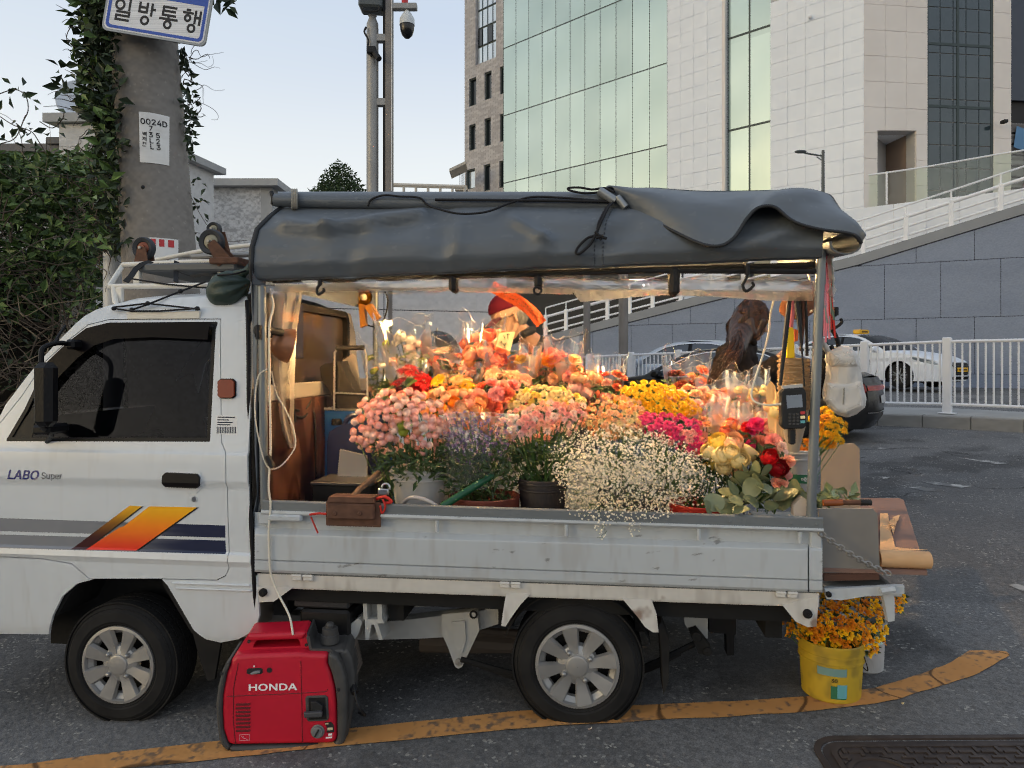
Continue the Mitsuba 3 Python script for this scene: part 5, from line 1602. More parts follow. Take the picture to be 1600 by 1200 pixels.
for t in np.linspace(0, 1, 15):
 q = tpp * (1 - t) + bp * t
 bul = .035 * math.sin(PI * t)
 n3 = meshkit.fbm(q * [3.0, 3, 6] + 4, 3, 8) - .5
 q = q + np.stack([0 * n3, -bul - .05 * n3 * math.sin(PI * t), bul * .6 + .02 * n3 * math.sin(PI * t)], 1)
 fl.append(q)
flap = np.array(fl)
part(tp, 'folded_flap', tw(solidify(flap, .006)), 'mat_tarp', smooth=60)
part(tp, 'flap_hem', tw(tube(bp, .0065, 6)), 'mat_tarp_edge', smooth=True)
ctr = L3(1320, 382, -.05)
curl = []
for t in np.linspace(0, 1, 14):
 a = -2.2 + 5.6 * t
 ring0 = L3(1322 + 25 * math.cos(a), 381 + 17 * math.sin(a), -.07)
 ring1 = ring0 + np.array([-.05, .55, .03])
 curl.append([ring0 + (ring1 - ring0) * s for s in np.linspace(0, 1, 5)])
part(tp, 'rolled_corner', tw(solidify(np.array(curl), .005)), 'mat_tarp', smooth=60)
# rolled-up side curtain on the roof edge
ru = thing('rolled_curtain', 'rolled grey side curtain lashed along the canopy roof edge', 'rolled tarpaulin')
part(ru, 'roll', tubeT([(430, 313, .09), (560, 316, .09), (700, 318, .09), (850, 319, .09), (972, 321, .09)], .026, 14, 30), 'mat_tarp', smooth=50)
part(ru, 'flat_fold', tw(solidify(np.array([[L3(x, y, v) for x in np.linspace(434, 965, 24)] for y, v in ((312, .064), (306, .068), (301, .085), (299.5, .13), (300, .30))])[:, ::-1], .005)), 'mat_tarp', smooth=60)
part(ru, 'core_tube', cat(tubeT([(425, 318, .09), (436, 314, .09)], .012, 10), ), 'mat_galv', smooth=40)
part(ru, 'end_ring', tubeT([(424, 300, .085), (427, 310, .075), (426, 319, .08)], .009, 8, 8), 'mat_strap_black', smooth=40)
M('cord_pale', '#8d8a82', rough=.9)
for k in range(3):
 part(ru, 'lashing', tw(tube(np.array([L3(457 + k * 3.2 + 6 * math.cos(a) * 0 + (4 if a > PI else 0), 311 + 15 * math.sin(a), .075 - .028 * math.cos(a)) for a in np.linspace(-2.0, 2.0, 12)]), .0042, 6)), 'mat_cord_pale', smooth=True)
rp = thing('black_rope', 'black rope looped along the rolled curtain and hanging in a knot at the roof flap', 'rope')
rv = .055
part(rp, 'strand', tubeT([(575, 322, rv), (580, 312, rv), (600, 305, rv), (625, 307, rv), (655, 309, rv), (668, 320, rv), (690, 328, -.005), (720, 334, -.02), (760, 331, -.015), (795, 318, .04), (830, 308, rv), (880, 309, rv), (930, 313, rv), (955, 314, rv)], .0042, 6, 80), 'mat_rope_black', smooth=True)
part(rp, 'strand', tubeT([(680, 312, .05), (800, 313, .05), (900, 314, .05), (955, 315, .05)], .0055, 6, 20), 'mat_rope_black', smooth=True)
part(rp, 'loop', tubeT([(955, 316, .05), (945, 330, .0), (935, 350, -.045), (932, 366, -.06), (918, 372, -.062), (905, 384, -.062), (900, 394, -.062), (906, 396, -.062), (922, 382, -.062), (931, 366, -.062), (940, 345, -.05), (950, 325, .0), (962, 312, .05)], .0048, 6, 90), 'mat_rope_black', smooth=True)
part(rp, 'loop', tubeT([(940, 300, .07), (915, 302, .06), (892, 298, .06), (888, 294, .06), (905, 293, .06), (925, 296, .06), (945, 294, .06), (960, 300, .05)], .0045, 6, 60), 'mat_rope_black', smooth=True)
part(rp, 'knot', cat(tubeT([(930, 362, -.065), (936, 368, -.066), (948, 373, -.062)], .006, 6), tubeT([(931, 372, -.065), (942, 368, -.066)], .006, 6), tubeT([(932, 366, -.065), (940, 375, -.062)], .005, 6)), 'mat_rope_black', smooth=True)
solo('steel_tube', cat(tubeT([(936, 298, .05), (962, 314, .045)], .017, 14), tubeT([(964, 308, .04), (978, 324, .035)], .014, 12)), 'mat_steel_grey', 'short bright steel tube end poking out where the flap meets the rolled curtain', 'tube', smooth=40)

# clear plastic curtain rolled up under the edge
r = np.random.default_rng(5)
pr = thing('clear_plastic_curtain', 'rolled clear plastic curtain strapped under the canopy edge', 'plastic curtain')
xs_ = np.linspace(420, 1270, 110)


def film_roll(rad, seed, yoff=0, sides_=14, ecc=1.0):
 rows = []
 for x in xs_:
  y = 446 - 2.5 * math.sin((x - 420) / 850 * PI) + yoff + (3 if x > 900 else 0)
  c = L3(x, y, .035)
  a = np.arange(sides_) * 2 * PI / sides_
  rr = rad * (1 + .55 * (meshkit.fbm(np.stack([np.full(sides_, x / 45.0), 1.7 * np.cos(a), 1.7 * np.sin(a)], 1), 3, seed) - .5))
  pin = 1 - .35 * sum(math.exp(-((x - k) / 14.0) ** 2) for k in (705, 840, 1055))
  rows.append(c + np.stack([0 * a, rr * pin * np.cos(a), rr * pin * ecc * np.sin(a)], 1))
 return tw(grid(np.array(rows), closed_v=True))


part(pr, 'film', film_roll(.036, 3), 'mat_clear_film')
part(pr, 'film', film_roll(.026, 9), 'mat_clear_film')
part(pr, 'film', film_roll(.016, 14), 'mat_clear_film')
M('film_milky', '#b9aca0', rough=.25, spec=.6)
scene['mat_film_haze'] = {'type': 'principledthin', 'base_color': {'type': 'rgb', 'value': [.80, .76, .70]}, 'roughness': .22, 'spec_trans': .86, 'diff_trans': 1.0, 'eta': 1.4}
sag = np.array([[L3(x, 452 + (y_ - 452) * t, .05 + .012 * math.sin(x / 9.0) * t) for x, y_ in zip(np.linspace(895, 1270, 60), np.interp(np.linspace(895, 1270, 60), [895, 906, 930, 1030, 1110, 1200, 1270], [456, 472, 470, 461, 463, 470, 470]))] for t in np.linspace(0, 1, 5)])
part(pr, 'film', tw(grid(sag)), 'mat_film_haze')
sag = np.array([[L3(x, 448 + (y_ - 448) * t, .05 + .010 * math.sin(x / 7.0) * t) for x, y_ in zip(np.linspace(560, 895, 50), np.interp(np.linspace(560, 895, 50), [560, 700, 800, 895], [453, 455, 458, 460]))] for t in np.linspace(0, 1, 4)])
part(pr, 'film', tw(grid(sag)), 'mat_film_haze')
for k, (x, y0, y1, w_) in enumerate(((705, 430, 456, 11), (840, 428, 450, 12), (1055, 416, 461, 16))):
 part(pr, 'strap', tw(cbox(L3(x - w_ / 2, 440, -.02)[0], L3(x + w_ / 2, 440, -.02)[0], -.014, .085, L3(x, y1, -.01)[2], L3(x, y0, -.01)[2], .012)), 'mat_strap_black', smooth=30)


def hook(name, x, y0, y1, label, rr=9, v=-.02):
 return solo(name, cat(tubeT([(x, y0, v), (x, y0 + .4 * (y1 - y0), v)], .010, 8), tubeT([(x, y0 + .38 * (y1 - y0), v), (x - 3, y1 - 2 * rr, v), (x - rr * .8, y1 - rr, v), (x - 2, y1, v), (x + rr, y1 - rr * .9, v), (x + rr * .8, y1 - rr * 1.6, v)], .0055, 7, 60)), 'mat_strap_black', label, 'hook', smooth=40)


hook('hanging_hook', 1168, 412, 455, 'black S shaped hook hanging before the plastic roll left of the rear post')
hook('hanging_hook', 500, 436, 460, 'black hook hanging under the canopy above the cab rear window', 6)
hook('hanging_hook', 1306, 480, 512, 'black hook beside the rear post above the backpack', 9, .02)
solo('strap_ring', tw(tube([L3(840, 454, -.016) + [.014 * math.cos(a), 0, .014 * math.sin(a)] for a in np.linspace(0, 2 * PI, 19)[:-1]], .0045, 7, closed=True)), 'mat_strap_black', 'small black ring hanging from the middle strap of the plastic roll', 'ring', smooth=True)

# loose clear sheet hanging by the left post
hs = thing('hanging_plastic_sheet', 'crumpled clear plastic sheet hanging beside the left canopy post', 'plastic sheet')
pts = []
for t in np.linspace(0, 1, 34):
 y = 450 + 250 * t
 xl = np.interp(t, [0, .5, .8, 1], [421, 422, 432, 452])
 xr = np.interp(t, [0, .25, .5, .8, 1], [474, 464, 461, 459, 462])
 row = []
 for s in np.linspace(0, 1, 12):
  v = .14 + .05 * math.sin(s * 9 + 2 * t) + .06 * (meshkit.fbm(np.array([[s * 3, t * 7, 1.0]]), 3, 2)[0] - .5) + .1 * s
  row.append(L3(xl + (xr - xl) * s, y, v))
 pts.append(row)
scene['mat_film_dusty'] = {**scene['mat_film_haze'], 'spec_trans': .62}
part(hs, 'film', tw(grid(np.array(pts))), 'mat_film_dusty')

# ---------------------------------------------------------------- lamps under the canopy
WARM = np.array([1.0, .63, .27])


def emitter(L, c=WARM):
 return {'type': 'area', 'radiance': {'type': 'rgb', 'value': [float(x) for x in L * c]}}


def bulb(parent, c, r_, L, nrm=None):
 k = numbered(parent + '__bulb')
 scene[k] = {**mikit.ply(tw(ball(c, r_, 2)), M('bulb', '#ffe0b0'), True), 'emitter': emitter(L)}


def dome(c, axis, R, depth, mat, parent, inner=None):
 prof = [(R * math.sin(a), -depth * math.cos(a)) for a in np.linspace(.12, PI / 2, 12)]
 prof_in = [((R - .003) * math.sin(a), -(depth - .004) * math.cos(a)) for a in np.linspace(PI / 2, .02, 12)]
 k = part(parent, 'shade', tw(xf(lathe(prof, 28), frame_to(axis), c)), mat, smooth=50)
 part(parent, 'reflector', tw(xf(lathe(prof_in, 28), frame_to(axis), c)), inner or mat, smooth=50)
 return k


M('shade_copper', '#9a6a4e', rough=.35, metal=.35)
M('reflector_white', '#e6d8c4', rough=.4)
M('brass', '#c89a3c', rough=.2, metal=1.0)
l1 = thing('dome_lamp', 'copper brown dome lamp clamped to the left canopy post', 'lamp')
c = L3(455, 541, .16)
dome(c, [.80, .55, -.22], .072, .085, 'mat_shade_copper', l1, 'mat_reflector_white')
bulb(l1, c + np.array([.80, .55, -.22]) * -.030, .030, 34)
part(l1, 'clamp', cat(tubeT([(398, 516, .0), (425, 517, .05), (440, 520, .10)], .016, 10), tubeT([(398, 523, .0), (425, 524, .03)], .010, 8), tubeT([(404, 508, -.012), (404, 530, -.012)], .012, 8)), 'mat_strap_black', smooth=40)
l2 = thing('clip_lamp', 'small brass spotlight with a clip on the far left canopy post', 'lamp')
c = L3(567, 464, 1.12)
dome(c, [.45, -.86, -.20], .052, .06, 'mat_black_matt', l2, 'mat_brass')
part(l2, 'bulb', tw(ball(c + [.0, .012, 0], .020, 2)), M('bulb_off', '#d8c9a8', rough=.1), True)
part(l2, 'clip', cat(pxt([(560, 474, ), (569, 476), (571, 508), (563, 512)], 1.08, 1.12), pxt([(569, 480), (579, 474), (593, 496), (584, 502)], 1.06, 1.10)), M('clip_orange', '#b9792a', rough=.4, metal=.3))
part(l2, 'cable', cat(tubeT([(600, 452, 1.2), (606, 470, 1.2), (600, 498, 1.18), (585, 510, 1.15), (566, 505, 1.13)], .004, 6, 30)), 'mat_strap_black')
l3 = thing('hanging_dome_lamp', 'brown dome lamp hanging under the canopy by the rear post', 'lamp')
c = L3(1246, 466, .36)
dome(c, [-.50, .55, .67], .090, .085, 'mat_shade_copper', l3, 'mat_reflector_white')
bulb(l3, c + np.array([-.50, .55, .67]) * -.022, .034, 36)
part(l3, 'cable', tubeT([(1260, 420, .3), (1268, 450, .32), (1262, 486, .36)], .004, 6, 10), 'mat_cable_white')
l4 = thing('canopy_bulb', 'bare bulb under a small shade hanging inside the canopy above the bright yellow chrysanthemums', 'lamp')
c = L3(1010, 396, .62)
dome(c + [0, 0, .02], [0, 0, -1], .10, .07, 'mat_shade_copper', l4, 'mat_reflector_white')
bulb(l4, c, .042, 86)
part(l4, 'cord', tw(tube([c + [0, 0, .08], c + [0, 0, .2]], .004, 6)), 'mat_strap_black')
l5 = thing('canopy_bulb', 'second bulb under a small shade hanging inside the canopy above the apricot roses', 'lamp')
c = L3(690, 394, .58)
dome(c + [0, 0, .02], [0, 0, -1], .10, .07, 'mat_shade_copper', l5, 'mat_reflector_white')
bulb(l5, c, .042, 36)
part(l5, 'cord', tw(tube([c + [0, 0, .08], c + [0, 0, .2]], .004, 6)), 'mat_strap_black')

# cables by the left post
cb = thing('white_cable', 'pale electric cable running down the left post to the generator', 'cable')
part(cb, 'lead', tubeT([(423, 700, -.005), (420, 760, -.012), (423, 790, -.022), (420, 830, -.026), (421, 870, -.024), (424, 900, -.022), (436, 930, -.03), (452, 962, -.06), (458, 992, -.10)], .0042, 6, 60), 'mat_cable_white', smooth=True)
part(cb, 'loop', tubeT([(418, 576, -.01), (403, 590, -.02), (398, 640, -.02), (405, 690, -.02), (414, 722, -.01), (424, 733, -.008), (440, 727, .01), (456, 708, .02), (462, 692, .03), (458, 668, .04), (446, 640, .05), (432, 615, .05), (424, 580, .0)], .0028, 6, 80), 'mat_cable_white', smooth=True)
part(cb, 'lead', tubeT([(424, 460, .03), (427, 480, .03), (421, 510, .0), (421, 580, -.006), (422, 640, -.006), (423, 700, -.005)], .0045, 6, 40), 'mat_cable_white', smooth=True)
part(cb, 'tape', tubeT([(418, 712, -.012), (426, 730, -.012)], .012, 8), 'mat_strap_black', smooth=40)
cf = thing('front_curtain', 'dark grey tarpaulin strip hanging between the cab and the bed', 'curtain')
rows = []
for t in np.linspace(0, 1, 26):
 y = 432 + 402 * t
 x0, x1 = np.interp(t, [0, .7, .85, 1], [393, 398, 402, 392]), np.interp(t, [0, .55, .7, .82, .93, 1], [408, 409, 411, 411, 404, 396])
 rows.append([L3(x0 + (x1 - x0) * s, y, .035 + .016 * math.sin(7 * s + 5 * t)) for s in np.linspace(0, 1, 7)])
part(cf, 'cloth', tw(solidify(np.array(rows), .004)), 'mat_tarp', smooth=60)

# ---------------------------------------------------------------- roof rack, hand truck with castors, green bag
rk = thing('roof_rack', 'cream painted tube roof rack with peeling paint on the cab', 'roof rack')
v0, v1 = .24, 1.16
tr_ = .0125
part(rk, 'lower_rail', tubeT([(171, 448, v0), (335, 446, v0)], tr_, 10), 'mat_cream_tube', smooth=40)
part(rk, 'front_hoop', cat(tubeT([(334, 447, v0), (335, 470, .2), (332, 488, .17), (322, 494, .15), (310, 495, .14)], tr_, 10, 20), tubeT([(178, 448, v0), (181, 474, .2), (188, 488, .16), (200, 494, .14)], tr_, 10, 20)), 'mat_cream_tube', smooth=40)
part(rk, 'foot_plate', boxT((198, 487), (312, 498), .112, .125, .003), 'mat_cream_tube')
part(rk, 'upper_rail', tubeT([(192, 414, v0 + .25), (318, 409, v0 + .25), (334, 414, v0 + .24), (346, 428, v0 + .2), (352, 440, v0 + .1)], tr_, 10, 30), 'mat_cream_tube', smooth=40)
part(rk, 'upright', cat(boxT((207, 418), (218, 446), v0 + .2, v0 + .225, .004)), 'mat_cream_tube')
part(rk, 'upright', boxT((180, 449), (190, 476), v0 - .02, v0, .004), 'mat_cream_tube')
part(rk, 'far_rail', tubeT([(240, 407, v1), (320, 391, v1), (400, 382, v1)], tr_, 10), 'mat_cream_tube', smooth=40)
part(rk, 'cross_bar', cat(tubeT([(171, 448, v0), (192, 414, v1 - .2)], tr_, 10), tubeT([(330, 446, v0), (346, 410, v1)], tr_, 10)), 'mat_cream_tube', smooth=40)
part(rk, 'far_rail', tubeT([(285, 400, v1), (390, 396, v1)], .01, 8), 'mat_galv', smooth=40)
ht = thing('flatbed_trolley', 'upside down trolley with rusty castor wheels lashed on the roof rack', 'trolley')
part(ht, 'deck', tw(cbox(L3(236, 425, .5)[0], L3(385, 425, .5)[0], .40, 1.05, L3(300, 428, .5)[2], L3(300, 415, .5)[2], .008)), M('trolley_grey', '#5a5c5e', rough=.6, metal=.3))
part(ht, 'frame_tube', tubeT([(300, 402, .5), (390, 398, .5)], .012, 8), 'mat_galv', smooth=40)


def castor(cx, cy, R, v, fx0, fy0, fx1, fy1, tyre, hub):
 c = L3(cx, cy, v)
 rr = R / F * (TO + c @ TR.T)[1]
 k = part(ht, 'castor', tw(lathe([(rr * .60, -.006), (rr * .9, -.014), (rr, -.006), (rr, .018), (rr * .9, .026), (rr * .6, .02)], 30, c, 'y')), tyre, smooth=40)
 part(k, 'hub', tw(lathe([(rr * .62, .006), (rr * .55, -.004), (rr * .3, -.008), (rr * .28, -.016), (.001, -.016)], 24, c, 'y')), hub, smooth=40)
 a, b = L3(fx0, fy0, v - .02), L3(fx1, fy1, v - .02)
 d = np.array([b - a])[0]
 px = np.array([-d[2], 0, d[0]])
 px /= np.linalg.norm(px)
 q = [a - px * .016, a + px * .016, b + px * .03, b - px * .03]
 pg = Polygon([(x[0], x[2]) for x in q]).buffer(.006)
 part(k, 'fork', cat(extrude(pg, v - .026, v - .020, fT), extrude(pg, v + .028, v + .034, fT)), 'mat_rust')
 part(k, 'axle', tw(tube([c - [0, .032, 0], c + [0, .036, 0]], .007, 8)), 'mat_galv', smooth=40)


M('rubber_grey', '#34363a', rough=.7)
M('hub_orange', '#7a3a22', rough=.5)
M('hub_grey', '#8d8a78', rough=.5)
castor(224, 388, 17.5, .52, 222, 388, 221, 412, 'mat_rubber_grey', 'mat_hub_orange')
castor(330, 378, 20, .42, 331, 380, 350, 408, 'mat_rubber_grey', 'mat_hub_grey')
castor(334, 358, 11, .95, 338, 362, 342, 392, 'mat_rubber_grey', 'mat_hub_grey')
part(ht, 'castor_plate', boxT((326, 402), (372, 411), .38, .50, .004), 'mat_rust')
bg = thing('elastic_cord', 'black elastic cords and webbing stretched over the roof rack', 'cord')
for pts in ([(178, 480, .12), (205, 477, .12), (230, 474, .13), (312, 483, .105)], [(178, 482, .12), (206, 486, .105), (250, 486, .105), (308, 482, .105)], [(206, 484, .11), (230, 476, .12), (280, 456, .19), (322, 440, .22)], [(208, 436, .26), (260, 444, .22), (300, 448, .22), (326, 450, .22)], [(178, 470, .2), (178, 484, .17)]):
 part(bg, 'strand', tubeT(pts, .0042, 6), 'mat_rope_black', smooth=True)
for x, y in ((178, 482), (231, 474), (206, 484), (308, 482), (282, 455)):
 part(bg, 'knot', tw(ball(L3(x, y, .115), .010, 1)), 'mat_rope_black', smooth=True)
part(bg, 'webbing', cat(*[tw(solidify(np.array([[L3(x + o, y + o * .4, v) for o in (-4, 4)] for x, y, v in pts]), .004)) for pts in ([(236, 408, .42), (222, 412, .40), (212, 420, .38), (204, 432, .3), (196, 440, .28)], [(276, 408, .44), (275, 425, .40), (275, 440, .32)], [(262, 418, .44), (250, 414, .42), (300, 432, .40), (328, 428, .4)])]), 'mat_strap_black')
gb = thing('green_bag', 'dark green drawstring bag tied to the rear corner of the roof rack', 'bag')
e = ball([0, 0, 0], 1, 4)
v = np.array(e.vertices)
ph = np.arctan2(v[:, 1], v[:, 2])
pinch = 1 - .55 * np.clip(v[:, 0], 0, 1) ** 2
fold = 1 + .10 * np.sin(ph * 9 + 2 * v[:, 0]) * np.clip(v[:, 0] + .5, 0, 1) + .16 * (meshkit.fbm(v * 2.2, 3, 4) - .5)
v = v * np.stack([np.ones(len(v)), pinch * fold, pinch * fold], 1) * [.098, .075, .075]
v = v @ rot('y', -20).T
part(gb, 'sack', tw(xf(trimesh.Trimesh(v, e.faces, process=False), None, L3(358, 452, .17))), M('bag_green', lambda p, n, uv: mix((.012, .026, .022), (.030, .055, .046), fbm(p.x * 12, p.y * 12, p.z * 12)), rough=.55), smooth=True)
part(gb, 'neck', tubeT([(372, 432, .17), (384, 424, .17), (394, 418, .16)], [.03, .014, .024], 10), 'mat_bag_green', smooth=True)
part(gb, 'cord', tubeT([(340, 430, .12), (366, 428, .10), (384, 423, .15)], .004, 6, 12), 'mat_rope_black', smooth=True)

# ---------------------------------------------------------------- goods in the front of the bed
fl_ = bedw + .002
M('blue_box', '#1d4f86', rough=.4)
M('can_navy', '#141c3c', rough=.4)
M('sheet_steel', lambda p, n, uv: mix((.26, .25, .24), (.42, .41, .39), fbm(p.x * 7, p.y * 7, p.z * 7, octaves=3)), rough=.35, metal=.5)


def bedbox(px0, px1, ytop, v0, v1, ch=.006, ybot=None):
 a, b = L3(px0, ytop, v0), L3(px1, ytop, v0)
 return tw(cbox(a[0], b[0], v0, v1, fl_ if ybot is None else L3(px0, ybot, v0)[2], a[2], ch))


bb = thing('blue_cabinet', 'blue metal box standing against the head board of the bed', 'box')
part(bb, 'body', bedbox(502, 585, 640, .66, 1.0), 'mat_blue_box')
part(bb, 'lid', tw(cbox(L3(500, 640, .655)[0], L3(587, 640, .655)[0], .65, 1.01, L3(500, 641, .655)[2], L3(500, 637, .655)[2], .003)), M('lid_grey', '#9c968c', rough=.6))
jc = thing('jerry_can', 'dark navy plastic jerry can with a black cap beside the pink roses', 'jerry can')
pj = poly([(511, 756), (511, 690), (514, 676), (524, 668), (536, 664), (560, 658), (566, 656), (590, 658), (590, 756)], .42)
part(jc, 'body', extrude(pj, .42, .62, fT), 'mat_can_navy')
part(jc, 'cap', tw(lathe([(.024, 0), (.024, .02), (.020, .028), (.001, .028)], 14, L3(526, 664, .50))), 'mat_trim_black', smooth=30)
part(jc, 'handle', cat(tubeT([(536, 668, .50), (545, 652, .50), (562, 648, .50), (574, 655, .50)], .012, 8, 16)), 'mat_can_navy', smooth=40)
sp_ = solo('metal_sheet', pxt([(531, 702), (573, 712), (573, 753), (527, 745)], .36, .372), 'mat_sheet_steel', 'small bare metal sheet leaning on the navy jerry can', 'sheet')
bk = thing('tool_crate', 'low black crate on the bed floor under the jerry can', 'crate')
part(bk, 'body', bedbox(487, 580, 757, .20, .52), 'mat_trim_black')
part(bk, 'lid', tw(cbox(L3(485, 757, .2)[0], L3(582, 757, .2)[0], .195, .525, L3(487, 758, .2)[2], L3(487, 753, .2)[2], .003)), 'mat_battery_grey')
tl = thing('luggage_trolley', 'folding luggage trolley frame with a black handle standing behind the jerry can', 'trolley')
tv = .62
part(tl, 'frame', cat(tubeT([(522, 640, tv), (523, 552, tv), (526, 546, tv), (531, 544, tv)], .0055, 8), tubeT([(575, 640, tv), (572, 552, tv), (569, 546, tv), (564, 544, tv)], .0055, 8), tubeT([(522, 614, tv), (575, 616, tv)], .004, 6)), 'mat_galv', smooth=40)
part(tl, 'handle', tubeT([(526, 544, tv), (569, 543, tv)], .012, 10), 'mat_strap_black', smooth=40)
wb = thing('weathered_board', 'tan board leaning behind the luggage trolley', 'board')
part(wb, 'board', pxt([(534, 564), (550, 553), (556, 556), (562, 600), (566, 640), (545, 640), (538, 600)], .80, .812), 'mat_beige_metal')
bs_ = solo('black_satchel', pxt([(500, 574), (506, 569), (532, 564), (537, 580), (566, 632), (562, 638), (524, 638), (514, 610), (502, 592)], .64, .74), 'mat_strap_black', 'black cloth satchel leaning beside the luggage trolley', 'satchel')
# things on the cab's back wall
part(truck, 'wall_panel', tw(cbox(ub + .002, ub + .02, .26, .52, L3(470, 560, .3)[2], L3(470, 470, .3)[2], .004)), M('panel_blue_black', '#1e2030', rough=.4))
part(truck, 'wall_sticker', tw(cbox(ub + .0205, ub + .022, .30, .46, L3(480, 502, .35)[2], L3(480, 488, .35)[2], 0)), M('sticker_orange', '#c98a5a', rough=.5))
wr = thing('wall_wiring', 'black wires looped over small hooks on the red wooden board', 'cable')
for a_ in ([(455, 600, .3), (458, 630, .3), (462, 660, .3)], [(462, 640, .3), (470, 642, .4), (480, 636, .45), (486, 624, .5)], [(462, 650, .3), (474, 652, .4), (484, 640, .5)], [(488, 640, .52), (492, 660, .52), (493, 750, .55)]):
 part(wr, 'lead', tubeT(a_, .005, 6, 12), 'mat_strap_black', smooth=True)
# rusty vice clamped on the rail, with a red cord
vc_ = thing('rusty_bench_vice', 'rusty iron clamp block hung on the bed rail with a wooden handle', 'clamp')
part(vc_, 'jaw', boxT((510, 786), (584, 813), -.045, -.024, .005), 'mat_rust')
part(vc_, 'jaw', boxT((509, 783), (595, 824), -.024, -.0175, .004), 'mat_rust')
part(vc_, 'top_block', pxt([(514, 776), (582, 778), (584, 786), (510, 785)], -.044, .03), 'mat_rust')
part(vc_, 'handle', cat(tubeT([(550, 779, .0), (562, 764, .06), (582, 748, .12), (592, 738, .16)], .012, 8)), M('old_wood', lambda p, n, uv: mix((.10, .055, .03), (.22, .13, .075), fbm(p.x * 20, p.y * 20, p.z * 60)), rough=.8), smooth=40)
for x in (523, 562):
 part(vc_, 'bolt', tw(lathe([(.009, 0), (.008, -.005), (.001, -.006)], 10, L3(x, 802, -.045), 'y')), 'mat_rust')
rc = thing('red_string', 'red cord with a small padlock tied round the clamp on the rail', 'cord')
M('cord_red', '#b8261c', rough=.7)
for pts_, r_, n_ in (([(484, 804, -.02), (498, 802, -.026), (510, 803, -.03)], .005, 0), ([(486, 808, -.02), (492, 822, -.022), (497, 833, -.022)], .003, 0), ([(583, 782, .0), (600, 776, -.02), (612, 784, -.02), (600, 786, -.02)], .006, 20), ([(598, 780, -.03), (602, 792, -.03), (597, 802, -.028), (594, 790, -.03)], .004, 16)):
 part(rc, 'strand', tubeT(pts_, r_, 6, n_), 'mat_cord_red', smooth=True)
part(rc, 'padlock', cat(tw(tube([L3(603, 762, .0) + [.016 * math.cos(a), 0, .016 * math.sin(a)] for a in np.linspace(-.4, PI + .4, 10)], .004, 6)), boxT((590, 764), (606, 774), -.01, .01, .003)), 'mat_chrome', smooth=40)
solo('green_pipe', cat(tubeT([(690, 792, .03), (770, 742, .14)], .0145, 16, caps=False), tubeT([(690, 792, .03), (767, 744, .136)], .011, 12)), M('pipe_green', '#0f4a30', rough=.45), 'dark green plastic pipe resting on the rail in front of the purple bouquet', 'pipe', smooth=40)
solo('grey_hose', tubeT([(628, 788, .10), (640, 778, .06), (655, 778, .045), (672, 784, .04), (686, 794, .05)], .008, 8, 24), M('hose_grey', '#a9a4a2', rough=.5), 'pale grey hose curling over the rail left of the green pipe', 'hose', smooth=True)

# ================================================================ FLOWERS
rf = np.random.default_rng(21)


def joined(ms):
 o = cat(ms)
 o.metadata['t'] = np.concatenate([x.metadata['t'] for x in ms])
 return o


def rose_mesh(seed, open_=1.0):
 """A rose as shells of overlapping rounded petals closing towards the middle."""
 r = np.random.default_rng(seed)
 ms = []
 for R_, th0, th1, n, zs, fl in ((1.0, 115, 50, 5, .0, .16), (.82, 105, 37, 4, .05, .09), (.64, 100, 27, 4, .14, .05), (.47, 95, 17, 3, .24, .02), (.30, 90, 8, 3, .34, .0)):
  for k in range(n):
   a0 = 2 * PI * k / n + r.uniform(-.25, .25) + R_ * 5
   pts = []
   for t in np.linspace(0, 1, 5):
    th = math.radians(th0 + (th1 - th0) * t)
    row = []
    for s in np.linspace(-1, 1, 5):
     aa = a0 + s * (PI / n) * 1.35 * (.75 + .3 * math.sin(PI * t))
     rr = R_ * (1 + fl * max(0, t - .55) * 2.2 + .05 * (k % 2) - .07 * s)
     tt = th + .10 * s * s * t
     row.append([rr * math.sin(tt) * math.cos(aa) * open_, rr * math.sin(tt) * math.sin(aa) * open_, rr * math.cos(tt) + zs - .10 * fl * 6 * max(0, t - .8)])
    pts.append(row)
   g_ = grid(np.array(pts))
   g_.metadata['t'] = np.repeat(np.linspace(.1, 1, 5), 5) * (.62 + .38 * R_)
   ms.append(g_)
 return joined(ms)


def mum_mesh(seed, rings=((1.0, .0, 13), (.80, .30, 11), (.55, .52, 8), (.28, .64, 5)), wd_=.30, droop=.12):
 r = np.random.default_rng(seed)
 v, f = [], []
 for R_, z, n in rings:
  for k in range(n):
   a = 2 * PI * (k + r.uniform(-.25, .25)) / n + R_ * 3
   ln = R_ * r.uniform(.86, 1.1)
   d, s = np.array([math.cos(a), math.sin(a), 0]), np.array([-math.sin(a), math.cos(a), 0])
   w_ = wd_ * (.6 + .4 * R_)
   o = len(v)
   v += [d * ln * .15 + [0, 0, z * .45], d * ln * .65 + s * w_ * .5 + [0, 0, z + .10], d * ln * .65 - s * w_ * .5 + [0, 0, z + .10], d * ln + [0, 0, z - droop * R_], d * ln * .68 + [0, 0, z + .03]]
   f += [[o, o + 4, o + 1], [o, o + 2, o + 4], [o + 1, o + 4, o + 3], [o + 4, o + 2, o + 3]]
 t = trimesh.Trimesh(np.array(v), np.array(f), process=False)
 t.metadata['t'] = np.tile([.05, .65, .65, 1.0, .5], len(v) // 5)
 return t


